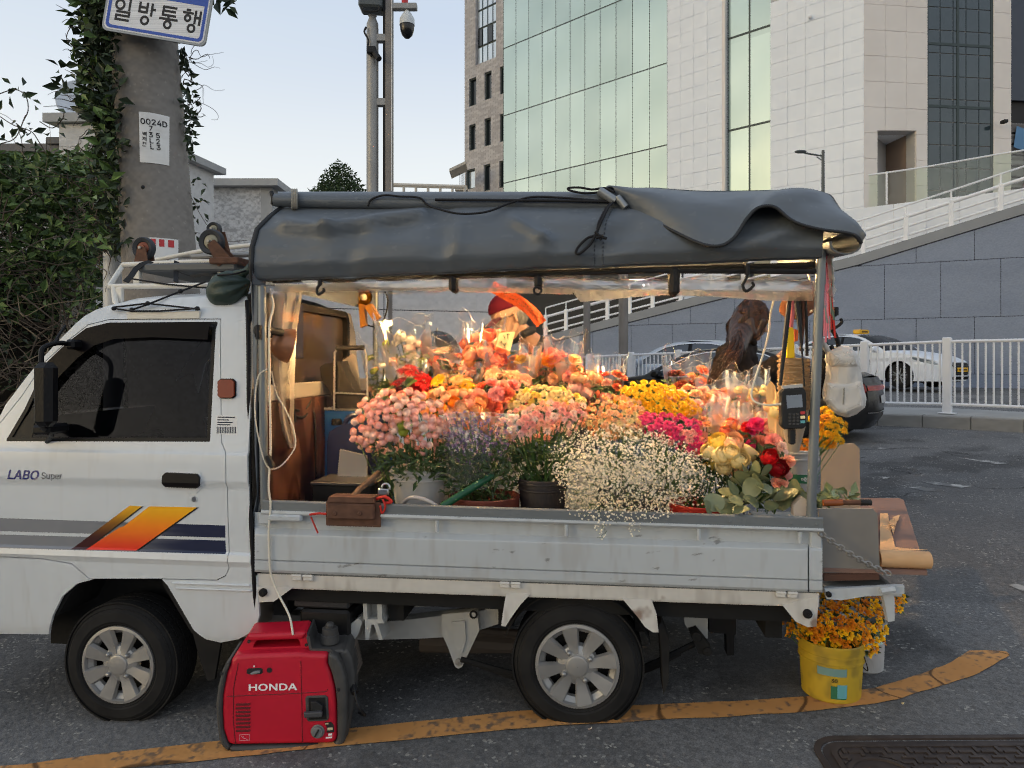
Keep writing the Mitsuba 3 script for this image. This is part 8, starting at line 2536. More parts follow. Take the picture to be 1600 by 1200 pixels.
for i in range(34):
 z = ht_ * (i + .5) / 34
 tl_ = rf.uniform(-.25, .25)
 rings.append(tube([c + [.057 * math.cos(a), .057 * math.sin(a), z + .057 * tl_ * math.sin(a + i)] for a in np.linspace(0, 2 * PI, 19)[:-1]], .0036, 4, closed=True))
part(sw, 'windings', tw(cat(rings)), 'mat_jute', kind='stuff')
part(sw, 'cone', tw(lathe([(.02, -.16), (.052, -.02), (.054, 0), (.001, 0)], 24, c)), 'mat_ply_tan', smooth=35)
kc = thing('kraft_wrapped_bouquet', 'bouquet wrapped in cream paper between the payment terminal and the hot pink carnations', 'bouquet')
film_cone(kc, 1216, 628, 735, 52, .34, rf, lean=8, spikes=True, mat=M('paper_cream', '#d9b98a', rough=.8))
Pk = np.array([L3(x, y, v_) for x, y, v_ in ((1206, 636, .34), (1220, 632, .32), (1234, 640, .36), (1216, 644, .30))])
heads(kc, 'rose', 'rose', Pk, np.tile([0, -.5, .85], (4, 1)), .03, ['mat_petal_peach', 'mat_petal_cream'], rf)
yc = thing('yellow_cutter', 'yellow plastic cutter hanging on a pink cord above the twine', 'cutter')
part(yc, 'body', bevel_prism([uw(x, y, .10) for x, y in ((1229.5, 512), (1240, 511), (1241, 520), (1242, 559), (1230, 560))], .10, .12, .003, fTT, 40), M('plastic_yellow', '#f2c80a', rough=.35), smooth=35)
part(yc, 'orange_side', pxt([(1242, 514), (1247, 516), (1247, 532), (1242, 534)], .11, .13), M('plastic_orange', '#d9662a', rough=.4))
part(yc, 'cord', tubeT([(1238, 470, .1), (1238, 490, .1), (1236, 511, .11)], .008, 6), M('cord_pink', '#d87a84', rough=.6), smooth=True)
for i, px_ in enumerate((1249, 1254, 1258)):
 solo('hanging_scissors' if i == 0 else 'hanging_strap', tubeT([(px_, 465, .14), (px_ + 2, 500, .13), (px_ + (-1) ** i * 3, 540 + 8 * i, .12)], .006, 6), 'mat_strap_black' if i != 1 else 'mat_rust', ('black handled cutter cord by the yellow cutter', 'brown strap hanging between two black ones by the rear post', 'black strap hanging closest to the rear post')[i], 'strap', smooth=40)
cs = thing('coloured_cords', 'bundle of pink and green cords hanging outside the rear post', 'cords')
for i, (mt, x0, x1, yb_) in enumerate((('mat_cord_pink', 1288, 1288, 525), ('mat_cord_pink', 1291, 1296, 530), ('mat_cord_red', 1293, 1299, 515), ('mat_cord_pale', 1297, 1296, 520), (M('cord_green', '#5a6a58', rough=.8), 1300, 1303, 500), ('mat_cord_pale', 1289, 1293, 505), ('mat_cord_pink', 1294, 1290, 535), ('mat_cord_red', 1298, 1305, 528))):
 part(cs, 'strand', tubeT([(x0 - 4, 392, .03), (x0, 430, .01), (x0 + 2 * math.sin(i), 470, .0), (x1, yb_, -.005)], .0042, 5, 14), mt, smooth=True)
part(cs, 'film_tuft', tw(jitter(grid(np.array([[L3(x, y, .0) for x in np.linspace(1293, 1303, 5)] for y in np.linspace(392, 470, 12)])), .016, 30, 3)), 'mat_film_haze')

bp_ = thing('white_backpack', 'off white canvas backpack hanging outside the rear post', 'backpack')
M('canvas', lambda p, n, uv: mix((.50, .475, .44), (.60, .575, .54), fbm(p.x * 10, p.y * 10, p.z * 10, octaves=3)), rough=.95, bump=lambda p, n, uv: fbm(p.x * 16, p.y * 16, p.z * 9, octaves=3), bs=.03)
bv = .10
outl = [(1293, 549), (1300, 543), (1312, 540), (1326, 541), (1335, 551), (1341, 570), (1346, 596), (1350, 620), (1348, 636), (1336, 646), (1322, 651), (1308, 647), (1292, 633), (1284, 621), (1290, 590), (1291, 566)]
m = bevel_prism([uw(x, y, bv) for x, y in outl], bv - .07, bv + .05, .055, fTT, 110)
m = m.subdivide().subdivide()
part(bp_, 'body', jitter(m, .007, 10, 2), 'mat_canvas', smooth=True)
fq = bevel_prism([uw(x, y, bv - .06) for x, y in ((1290, 598), (1318, 600), (1345, 594), (1349, 620), (1346, 636), (1322, 648), (1306, 644), (1288, 626))], bv - .085, bv - .03, .022, fTT, 80)
part(bp_, 'front_pocket', jitter(fq.subdivide().subdivide(), .005, 11, 5), 'mat_canvas', smooth=True)
part(bp_, 'top_flap', jitter(bevel_prism([uw(x, y, bv - .05) for x, y in ((1295, 549), (1312, 541), (1327, 542), (1336, 553), (1340, 572), (1322, 578), (1300, 574), (1293, 562))], bv - .08, bv + .02, .03, fTT, 80).subdivide(), .006, 14, 8), 'mat_canvas', smooth=True)
part(bp_, 'seam', tubeT([(1319, 606, bv - .084), (1318, 626, bv - .086), (1316, 646, bv - .070)], .0022, 5), 'mat_cord_pale', smooth=True)
part(bp_, 'strap', tubeT([(1296, 552, bv - .02), (1290, 543, bv - .05), (1284, 533, bv - .08), (1281, 527, bv - .09)], .011, 8, 12), 'mat_canvas', smooth=True)
part(bp_, 'hanger', cat(tubeT([(1300, 515, .05), (1306, 525, .05), (1310, 540, .06), (1304, 548, .06), (1298, 540, .06)], .008, 6, 20)), 'mat_strap_black', smooth=True)
bb_ = thing('black_cloth_bag', 'black cloth bag hanging between the rear post and the white backpack', 'bag')
part(bb_, 'body', jitter(bevel_prism([uw(x, y, .16) for x, y in ((1279, 535), (1288, 528), (1296, 534), (1297, 560), (1294, 600), (1290, 622), (1280, 626), (1275, 600))], .15, .24, .03, fTT, 60).subdivide(), .006, 12, 4), 'mat_strap_black', smooth=True)

# ---------------------------------------------------------------- manhole cover
M('iron', lambda p, n, uv: mix((.040, .030, .027), (.085, .066, .058), fbm(p.x * 18, p.y * 18, 0, octaves=3)), rough=.6, metal=.35)
mh = thing('manhole_cover', 'rusty rectangular iron cover with raised herringbone relief in the road at the lower right', 'manhole cover')
A_, B_ = PG(1268, 1153), PG(1700, 1150)
mx = (B_ - A_)[:2] / np.linalg.norm((B_ - A_)[:2])
my = np.array([mx[1], -mx[0]])


def fM(a, b, d):
 X, Y = A_[0] + mx[0] * a + my[0] * b, A_[1] + mx[1] * a + my[1] * b
 return np.stack([X, Y, gz(X, Y) + d], -1)


Wm, Hm = 1.05, .62
part(mh, 'frame', extrude(rrect(-.02, 0, Wm, Hm, .10).difference(rrect(.0, .02, Wm - .02, Hm - .02, .085)), -.02, .008, fM), 'mat_iron')
part(mh, 'plate', extrude(rrect(.006, .026, Wm - .026, Hm - .026, .08), -.03, .001, fM), 'mat_iron')
ring_c = (.15, .235)
inner = rrect(.05, .065, Wm - .07, Hm - .065, .05)
part(mh, 'inner_rib', extrude(rrect(.032, .05, Wm - .052, Hm - .05, .06).difference(inner), .001, .006, fM), 'mat_iron')
bars = []
for i in range(-2, 30):
 for j in range(-2, 20):
  a, b = i * .036 + (j % 2) * .018, j * .030
  q = sbox(a, b, a + .046, b + .011) if (i + j) % 2 else sbox(a, b, a + .012, b + .040)
  q = q.intersection(inner.buffer(-.004)).difference(Point(*ring_c).buffer(.118))
  if q.area > 1e-4 and q.geom_type == 'Polygon':
   bars.append(q)
bars.sort(key=lambda q: q.centroid.y)
for q in bars[:280]:
 part(mh, 'raised_bar', extrude(q, .001, .0065, fM), 'mat_iron')
if bars[280:]:
 part(mh, 'raised_bars', cat([extrude(q, .001, .0065, fM) for q in bars[280:]]), 'mat_iron', kind='stuff')
part(mh, 'lock_ring', cat(extrude(Point(*ring_c).buffer(.108).difference(Point(*ring_c).buffer(.096)), .001, .008, fM), extrude(Point(*ring_c).buffer(.03), .001, .006, fM)), 'mat_iron')
for x, y in ((1411, 1106), (925, 1143)):
 q = PG(x, y)
 solo('fallen_leaf', xf(leaf_cards(np.zeros((1, 3)), .03, np.random.default_rng(x), aspect=.7, face=np.array([0, 0, 3.])), None, q + [0, 0, .012]), 'mat_tag_cream' if x > 1000 else 'mat_floret_palepink', 'small dry yellow leaf on the road below the yellow bucket' if x > 1000 else 'small pale petal on the road by the rear wheel', 'leaf')

# ---------------------------------------------------------------- people
def flesh(bones, ref=.022, it=8):
 """One smooth body from tapered bones (p0, r0, p1, r1)."""
 ico = np.array(trimesh.creation.icosphere(2, 1.0).vertices)
 ms = []
 for p0, r0, p1, r1 in bones:
  r0, r1 = np.broadcast_to(r0, 3), np.broadcast_to(r1, 3)
  ms.append(manifold3d.Manifold.hull_points(np.vstack([ico * r0 + p0, ico * r1 + p1])))
 m = manifold3d.Manifold.batch_boolean(ms, manifold3d.OpType.Add).refine_to_length(ref)
 q = m.to_mesh()
 t = trimesh.Trimesh(np.array(q.vert_properties)[:, :3], np.array(q.tri_verts), process=True)
 trimesh.smoothing.filter_taubin(t, .5, .53, it)
 return t


def hand_bones(w, d, n, curl=.5, side=1):
 """Palm, four unequal fingers and a thumb from the wrist w, along d, the palm facing n."""
 d, n = np.asarray(d, float) / np.linalg.norm(d), np.asarray(n, float)
 n = n - d * (n @ d)
 n /= np.linalg.norm(n)
 s = np.cross(d, n) * side
 b = [(w, .021, w + d * .05 + s * .012, .019), (w + d * .01, .019, w + d * .085 + s * .022, .012), (w + d * .01, .019, w + d * .082 - s * .024, .012)]
 for k, (o, ln) in enumerate(((.028, .068), (.010, .076), (-.009, .070), (-.027, .054))):
  p = w + d * .082 + s * o
  a = .35 + curl * .5
  for f_, r_ in ((.45, .0085), (.33, .0078), (.28, .007)):
   dd = d * math.cos(a) + n * math.sin(a)
   b.append((p, r_, p + dd * ln * f_, r_ * .93))
   p = p + dd * ln * f_
   a += curl * .9
 p = w + d * .025 + s * .022
 for dd, ln in ((d * .6 + s * .65 + n * .35, .035), (d * .8 + s * .25 + n * .6, .030)):
  dd = dd / np.linalg.norm(dd)
  b.append((p, .0105, p + dd * ln, .009))
  p = p + dd * ln
 return b


M('skin', lambda p, n, uv: mix((.34, .19, .13), (.41, .24, .165), fbm(p.x * 20, p.y * 20, p.z * 20)), rough=.5)
M('cap_maroon', '#551022', rough=.9, spec=.2)
M('hair_grey', lambda p, n, uv: mix((.05, .05, .05), (.22, .21, .20), noise(p.x * 90, p.y * 90, p.z * 40)), rough=.7)
M('hair_brown', lambda p, n, uv: mix((.010, .006, .005), (.042, .021, .014), noise(p.x * 120, p.y * 120, p.z * 14)), rough=.38)
M('jacket_black', '#1b1c20', rough=.75)
M('jacket_brown', lambda p, n, uv: mix((.016, .013, .012), (.030, .024, .022), fbm(p.x * 9, p.y * 9, p.z * 9)), rough=.95, spec=.1)
M('trousers_dark', '#23242a', rough=.85)
M('shoe_black', '#121214', rough=.5)


def frame_xz(f, up):
 f = np.asarray(f, float) / np.linalg.norm(f)
 y = np.cross(up, f)
 y /= np.linalg.norm(y)
 return np.stack([f, y, np.cross(f, y)], 1)


def head_bones(H, Rh, s=1.0):
 """Head looking along local x: cranium, face, jaw, nose, brow, lips, ears."""
 q = lambda x, y, z: H + Rh @ (np.array([x, y, z]) * s)
 e = lambda x0, r0, x1, r1: (q(*x0), np.array(r0) * s, q(*x1), np.array(r1) * s)
 b = [e((-.025, 0, .035), .082, (.015, 0, .035), .080), e((.02, .0, .03), .074, (.045, 0, -.045), .052), e((.03, 0, -.05), .048, (.068, 0, -.082), .024), e((-.02, 0, -.02), .06, (.02, 0, -.07), .045),
         e((.088, 0, .02), .010, (.112, 0, -.022), .013), e((.102, .012, -.026), .008, (.102, -.012, -.026), .008), e((.078, .035, .036), .012, (.078, -.035, .036), .012), e((.088, .014, -.052), .008, (.088, -.014, -.052), .008)]
 for sd in (1, -1):
  b.append(e((-.012, .078 * sd, .018), .010, (-.006, .080 * sd, -.022), .008))
  b.append(e((-.020, .080 * sd, .024), .008, (.0, .079 * sd, .022), .007))
 return b, q


def person_legs(hip, g0, g1, w):
 b = []
 for sd, g in ((1, g0), (-1, g1)):
  h = hip + np.array(w) * .09 * sd
  kn = (h + g) / 2 + np.array([0, -.03, .04])
  b += [(h, .085, kn, .058), (kn, .058, g + [0, 0, .09], .042)]
 return b


# the man in the cap, bending over the flowers from behind the bed
man = thing('person', 'man in a maroon cap, glasses and dark jacket bending over the flowers', 'person')
H = P(797, 499, 4.22)
Rh = frame_xz([-.90, -.30, -.42], [-.30, 0, .95])
hb_, q = head_bones(H, Rh, 1.08)
neck = q(-.035, 0, -.07)
chest = P(868, 590, 4.42)
hip = P(905, 700, 4.58)
hip[2] = float(gz(hip[0], 4.6)) + .92
ft = [np.array([hip[0] + .04, 4.45, float(gz(hip[0], 4.45))]), np.array([hip[0] + .06, 4.75, float(gz(hip[0], 4.75))])]
wdir = np.array([.25, .97, 0])
sh = [chest + [-.03, -.20, .06], chest + [.03, .20, .06]]
el = [sh[0] + [-.16, -.10, -.24], sh[1] + [-.16, .02, -.26]]
wr = [el[0] + [-.20, -.02, -.02], el[1] + [-.22, -.10, .0]]
arms = []
for s_, e_, w_ in zip(sh, el, wr):
 arms += [(s_, .055, e_, .042), (e_, .042, w_, .028)]
hands_ = hand_bones(wr[0], [-1, 0, -.2], [0, .3, -1], .5, 1) + hand_bones(wr[1], [-1, -.1, -.2], [0, -.3, -1], .5, -1)
body_b = hb_ + [(q(-.015, 0, -.05), .052, (neck + chest) / 2 + [-.02, 0, .06], .058), ((neck + chest) / 2 + [-.02, 0, .06], .058, chest, .10), (chest, .12, hip, .12)] + arms + hands_ + person_legs(hip, ft[0], ft[1], wdir)
part(man, 'body', flesh(body_b, .016), 'mat_skin', smooth=True)
jk = [(sh[0], .085, sh[1], .085), (sh[0] + [0, .03, 0], .085, hip + [0, -.08, .1], .13), (sh[1], .085, hip + [0, .08, .1], .13), (chest, .14, hip, .15), ((neck + chest) / 2 + [.005, 0, .045], .066, chest + [0, 0, .03], .12)]
for s_, e_, w_ in zip(sh, el, wr):
 jk += [(s_, .075, e_, .060), (e_, .060, w_ * .95 + e_ * .05, .044)]
part(man, 'jacket', flesh(jk, .03), 'mat_jacket_black', smooth=True)
part(man, 'collar', flesh([(neck + [.02, -.05, -.035], .022, neck + [.065, .0, -.01], .026), (neck + [.065, 0, -.01], .026, neck + [.02, .06, -.035], .022), (neck + [.02, -.05, -.035], .022, neck + [-.035, -.02, -.065], .02)], .02), 'mat_jacket_black', smooth=True)
part(man, 'trousers', flesh([(a, np.asarray(ra) + .022, b, np.asarray(rb) + .028) for a, ra, b, rb in person_legs(hip, ft[0], ft[1], wdir)] + [(hip + [0, -.07, .06], .13, hip + [0, .07, .06], .13)], .03), 'mat_trousers_dark', smooth=True)
for f_ in ft:
 part(man, 'shoe', flesh([(f_ + [.05, 0, .045], .045, f_ + [-.15, 0, .03], .032)], .02), 'mat_shoe_black', smooth=True)
# cap, brim, hair, glasses, eyes
cap = trimesh.creation.icosphere(4, 1.0)
v = np.array(cap.vertices)
v = np.where((v[:, 2] < .05)[:, None], v * [1, 1, .02], v)
v = v * [.120, .100, .106]
part(man, 'cap', xf(trimesh.Trimesh(v, cap.faces, process=False), Rh @ rot('y', -6), q(-.012, 0, .055)), 'mat_cap_maroon', smooth=True)
br_ = np.array([[[.07 + .105 * t * (1 - .55 * s * s), .082 * s, .045 - .018 * s * s - .030 * t] for s in np.linspace(-1, 1, 13)] for t in np.linspace(0, 1, 6)])
part(man, 'cap_brim', xf(solidify(br_ * 1.03, .004), Rh @ rot('y', -2), H), 'mat_cap_maroon', smooth=40)
hr = trimesh.creation.icosphere(4, 1.0)
v = np.array(hr.vertices) * [.094, .083, .085] + [-.024, 0, .012]
keepf = [f for f in hr.faces if not (v[f][:, 0].mean() > -.02 or v[f][:, 2].mean() < -.06)]
part(man, 'hair', xf(trimesh.Trimesh(v * 1.04, keepf, process=False), Rh, H), 'mat_hair_grey', smooth=True)
part(man, 'sideburn', xf(ball([0, 0, 0], 1, 2), Rh @ np.diag([.022, .006, .03]), q(-.002, -.080, .022)), 'mat_hair_grey', smooth=True)
gl = []
for sd in (1, -1):
 gl.append(tube([q(.10, .034 * sd + .021 * math.cos(a), .012 + .017 * math.sin(a)) for a in np.linspace(0, 2 * PI, 15)[:-1]], .0018, 4, closed=True))
 gl.append(tube([q(.098, .055 * sd, .016), q(.05, .078 * sd, .018), q(-.015, .085 * sd, .012)], .0022, 5))
gl.append(tube([q(.102, .013, .014), q(.104, -.013, .014)], .0018, 4))
part(man, 'glasses', cat(gl), 'mat_black_matt')
for sd in (1, -1):
 part(man, 'eye', ball(q(.083, .032 * sd, .012), .010, 2), 'mat_hair_grey', smooth=True)

# the woman standing behind the tail of the bed
wom = thing('person', 'woman with long brown hair in a dark brown jacket raising one hand', 'person')
H = P(1174, 503, 4.45)
Rh = frame_xz([.93, .10, -.30], [.28, 0, .96])
hb_, q = head_bones(H, Rh, .96)
neck = q(-.03, 0, -.075)
chest = P(1150, 575, 4.47)
hip = P(1138, 720, 4.50)
hip[2] = float(gz(hip[0], 4.5)) + .90
sh = [P(1149, 553, 4.29), P(1160, 548, 4.64)]
el = [P(1168, 606, 4.22), P(1180, 616, 4.66)]
wr = [P(1211, 566, 4.18), P(1216, 575, 4.55)]
ft = [np.array([hip[0] - .03, 4.42, float(gz(hip[0], 4.42))]), np.array([hip[0] + .06, 4.62, float(gz(hip[0], 4.62))])]
arms = []
for s_, e_, w_ in zip(sh, el, wr):
 arms += [(s_, .045, e_, .036), (e_, .036, w_, .024)]
wdir = np.array([0, 1.0, 0])
hands_ = hand_bones(wr[0], [.55, -.05, .62], [.7, .1, -.5], .75, 1) + hand_bones(wr[1], [.8, -.1, .3], [.3, 0, -1], .6, -1)
body_b = hb_ + [(q(-.02, 0, -.05), .044, chest + [-.01, 0, .14], .050), (chest + [-.01, 0, .14], .05, chest, .09), (chest, .10, hip, .11)] + arms + hands_ + person_legs(hip, ft[0], ft[1], wdir)
part(wom, 'body', flesh(body_b, .014), 'mat_skin', smooth=True)
jk = [(sh[0] + [0, .03, 0], .080, sh[1] + [0, -.03, 0], .080), (sh[0] + [-.02, .06, -.03], .088, hip + [-.03, -.06, .05], .125), (sh[1] + [-.01, -.05, -.02], .08, hip + [-.03, .06, .05], .125), (chest + [-.02, 0, 0], .115, hip + [0, 0, -.06], .155), (chest + [-.01, 0, .13], .058, chest, .10)]
for s_, e_, w_ in zip(sh, el, wr):
 jk += [(s_, .082, e_, .066), (e_, .064, w_ * .97 + e_ * .03, .046)]
jm = flesh(jk, .022)
v = np.array(jm.vertices)
jm = trimesh.Trimesh(v + np.array(jm.vertex_normals) * (.030 * (meshkit.fbm(v * [13, 13, 20], 3, 7) - .5) + .012 * (np.abs(np.sin(v[:, 2] * 38 + 9 * meshkit.fbm(v * 7, 2, 5))) - .5))[:, None], jm.faces, process=False)
part(wom, 'jacket', jm, 'mat_jacket_brown', smooth=True)
part(wom, 'collar', flesh([(neck + [.03, -.055, -.05], .022, neck + [.065, 0, -.07], .02), (neck + [-.04, -.05, -.03], .025, neck + [.03, -.055, -.05], .022)], .02), 'mat_jacket_brown', smooth=True)
part(wom, 'trousers', flesh([(a, np.asarray(ra) + .02, b, np.asarray(rb) + .024) for a, ra, b, rb in person_legs(hip, ft[0], ft[1], wdir)] + [(hip + [0, -.06, .04], .12, hip + [0, .06, .04], .12)], .03), 'mat_trousers_dark', smooth=True)
for f_ in ft:
 part(wom, 'shoe', flesh([(f_ + [-.05, 0, .04], .04, f_ + [.14, 0, .028], .03)], .02), 'mat_shoe_black', smooth=True)
hairb = [(q(-.02, 0, .045), .086, q(.014, 0, .040), .084), (q(.02, 0, .055), .072, q(.048, 0, .058), .045), (q(-.035, 0, .03), .084, q(-.055, .0, -.06), .070), (q(-.05, -.03, -.02), .07, q(.0, -.072, -.08), .03), (q(.035, -.062, .02), .034, q(.02, -.070, -.085), .026), (q(.035, .062, .02), .034, q(.02, .070, -.085), .026), (q(-.05, .03, -.02), .07, q(.0, .072, -.08), .03),
         (q(-.05, 0, -.05), .080, P(1152, 546, 4.24), .050), (P(1152, 546, 4.24), .05, P(1135, 568, 4.22), .042), (P(1135, 568, 4.22), .042, P(1122, 592, 4.22), .032), (P(1122, 592, 4.22), .032, P(1117, 612, 4.24), .014)]
hm = flesh(hairb, .012, 5)
v = np.array(hm.vertices)
rid = np.sin(v[:, 1] * 190 + 60 * v[:, 0] + 8 * meshkit.fbm(v * 9, 2, 3)) * .0028 + .008 * (meshkit.fbm(v * [22, 22, 6], 3, 6) - .5)
part(wom, 'hair', trimesh.Trimesh(v + np.array(hm.vertex_normals) * rid[:, None], hm.faces, process=False), 'mat_hair_brown', smooth=True)
st = []
rh = np.random.default_rng(77)
for i in range(1250):
 a = rh.uniform(-PI, PI)
 el_ = rh.uniform(.0, 1.0) ** .7 * 1.5
 d = np.array([math.cos(a) * math.sin(el_), math.sin(a) * math.sin(el_), math.cos(el_)])
 r0 = np.array([.104, .099, .101])
 sd = 1 if d[1] >= 0 else -1
 p0 = np.array([-.012, 0, .045]) + d * r0
 if d[0] > .45 and rh.random() < .75:      # fringe
  pts = [q(*p0), q(*(p0 * [1, 1, .9] + [.02, .004 * sd, -.01])), q(.098 - 1.1 * p0[1] ** 2 / .05 * .3, p0[1] * 1.05, .055), q(.094 - abs(p0[1]) * .35, p0[1] * 1.1, .022 + rh.uniform(-.01, .012))]
 elif d[0] > .0 and rh.random() < .5:      # side locks in front of the ear
  pts = [q(*p0), q(.045, .088 * sd, .06), q(.052 + rh.normal() * .008, .084 * sd, .0), q(.040 + rh.normal() * .010, .078 * sd, -.055), q(.018 + rh.normal() * .014, .072 * sd, -.105)]
 else:                                     # long hair swept over the back
  o = rh.normal(size=3) * [.012, .030, .012]
  pts = [q(*p0), q(*(np.array([-.012, 0, .045]) + (d + [-.45, 0, -.15]) / np.linalg.norm(d + [-.45, 0, -.15]) * r0)), q(p0[0] * .4 - .070, .090 * sd * abs(math.sin(a)) ** .5, .03), q(-.088, .062 * sd * rh.random(), -.03), P(1150, 545, 4.19) + o * [1, 1, 1.6], P(1133, 568, 4.17) + o * 1.5, P(1122, 592, 4.17) + o * 1.5, P(1117 + rh.normal() * 4, 610 + rh.uniform(-14, 14), 4.19) + o * 1.6]
 pp = smooth_path(pts, 14)
 st.append(tube(pp, np.linspace(.0032, .0012, len(pp)), 3, caps=False))
for i in range(420):
 sd = (-1) ** i
 x = rh.uniform(-.09, .045)
 o = rh.normal(size=3) * [.012, .030, .016]
 pp = smooth_path([q(x * .8, .035 * sd, .135), q(x, .090 * sd, .07), q(x - .012, .093 * sd, .0), q(x - .035, .086 * sd, -.06), q(x * .5 - .065, .060 * sd, -.115), P(1134, 568, 4.17) + o * 1.4, P(1120, 600 + rh.uniform(-10, 12), 4.18) + o * 1.5], 16)
 st.append(tube(pp, np.linspace(.0034, .0012, len(pp)), 3, caps=False))
part(wom, 'hair_strands', cat(st), M('hair_strand', lambda p, n, uv: mix((.012, .006, .004), (.060, .028, .017), cell_rand(p.x * 70, p.y * 70, 1)), rough=.45), smooth=True, kind='stuff')
for sd in (1, -1):
 part(wom, 'eye', ball(q(.080, .031 * sd, .010), .010, 2), 'mat_black_matt', smooth=True)

# half open black umbrella leaning on the far rail
um = thing('black_umbrella', 'black rounded umbrella top behind the tall wrapped white bouquet', 'umbrella')
c = P(683, 556, 4.35)
Ru = .142
rows = []
for a in np.linspace(.02, 1.75, 14):
 ring = []
 for b_ in np.linspace(0, 2 * PI, 33)[:-1]:
  k_ = 1 - .05 * abs(math.sin(4 * b_)) * math.sin(a)
  ring.append(c + np.array([Ru * math.sin(a) * math.cos(b_) * k_, Ru * math.sin(a) * math.sin(b_) * k_, Ru * 1.05 * math.cos(a)]))
 rows.append(ring)
part(um, 'canopy', grid(np.array(rows), closed_v=True), M('umbrella_black', '#14151a', rough=.35), smooth=True)
part(um, 'shaft', tube([c + [0, 0, .17], c + [0, .02, -.75]], .006, 8), 'mat_steel_grey')
for i in range(8):
 b_ = PI / 4 * i
 part(um, 'rib', tube([c + np.array([Ru * 1.008 * math.sin(a) * math.cos(b_), Ru * 1.008 * math.sin(a) * math.sin(b_), Ru * 1.058 * math.cos(a)]) for a in np.linspace(.02, 1.75, 10)], .0022, 4), 'mat_black_matt')

# ---------------------------------------------------------------- cars
OUT = [(.10, .20), (.02, .34), (.0, .52), (.05, .66), (.16, .74), (.55, .86), (1.00, .94), (1.32, .99), (1.62, 1.16), (1.98, 1.345), (2.25, 1.425), (2.65, 1.462), (3.05, 1.45), (3.40, 1.395), (3.75, 1.27), (4.08, 1.12), (4.30, 1.075), (4.62, 1.05), (4.76, 1.0), (4.83, .85), (4.86, .60), (4.83, .38), (4.72, .22)]


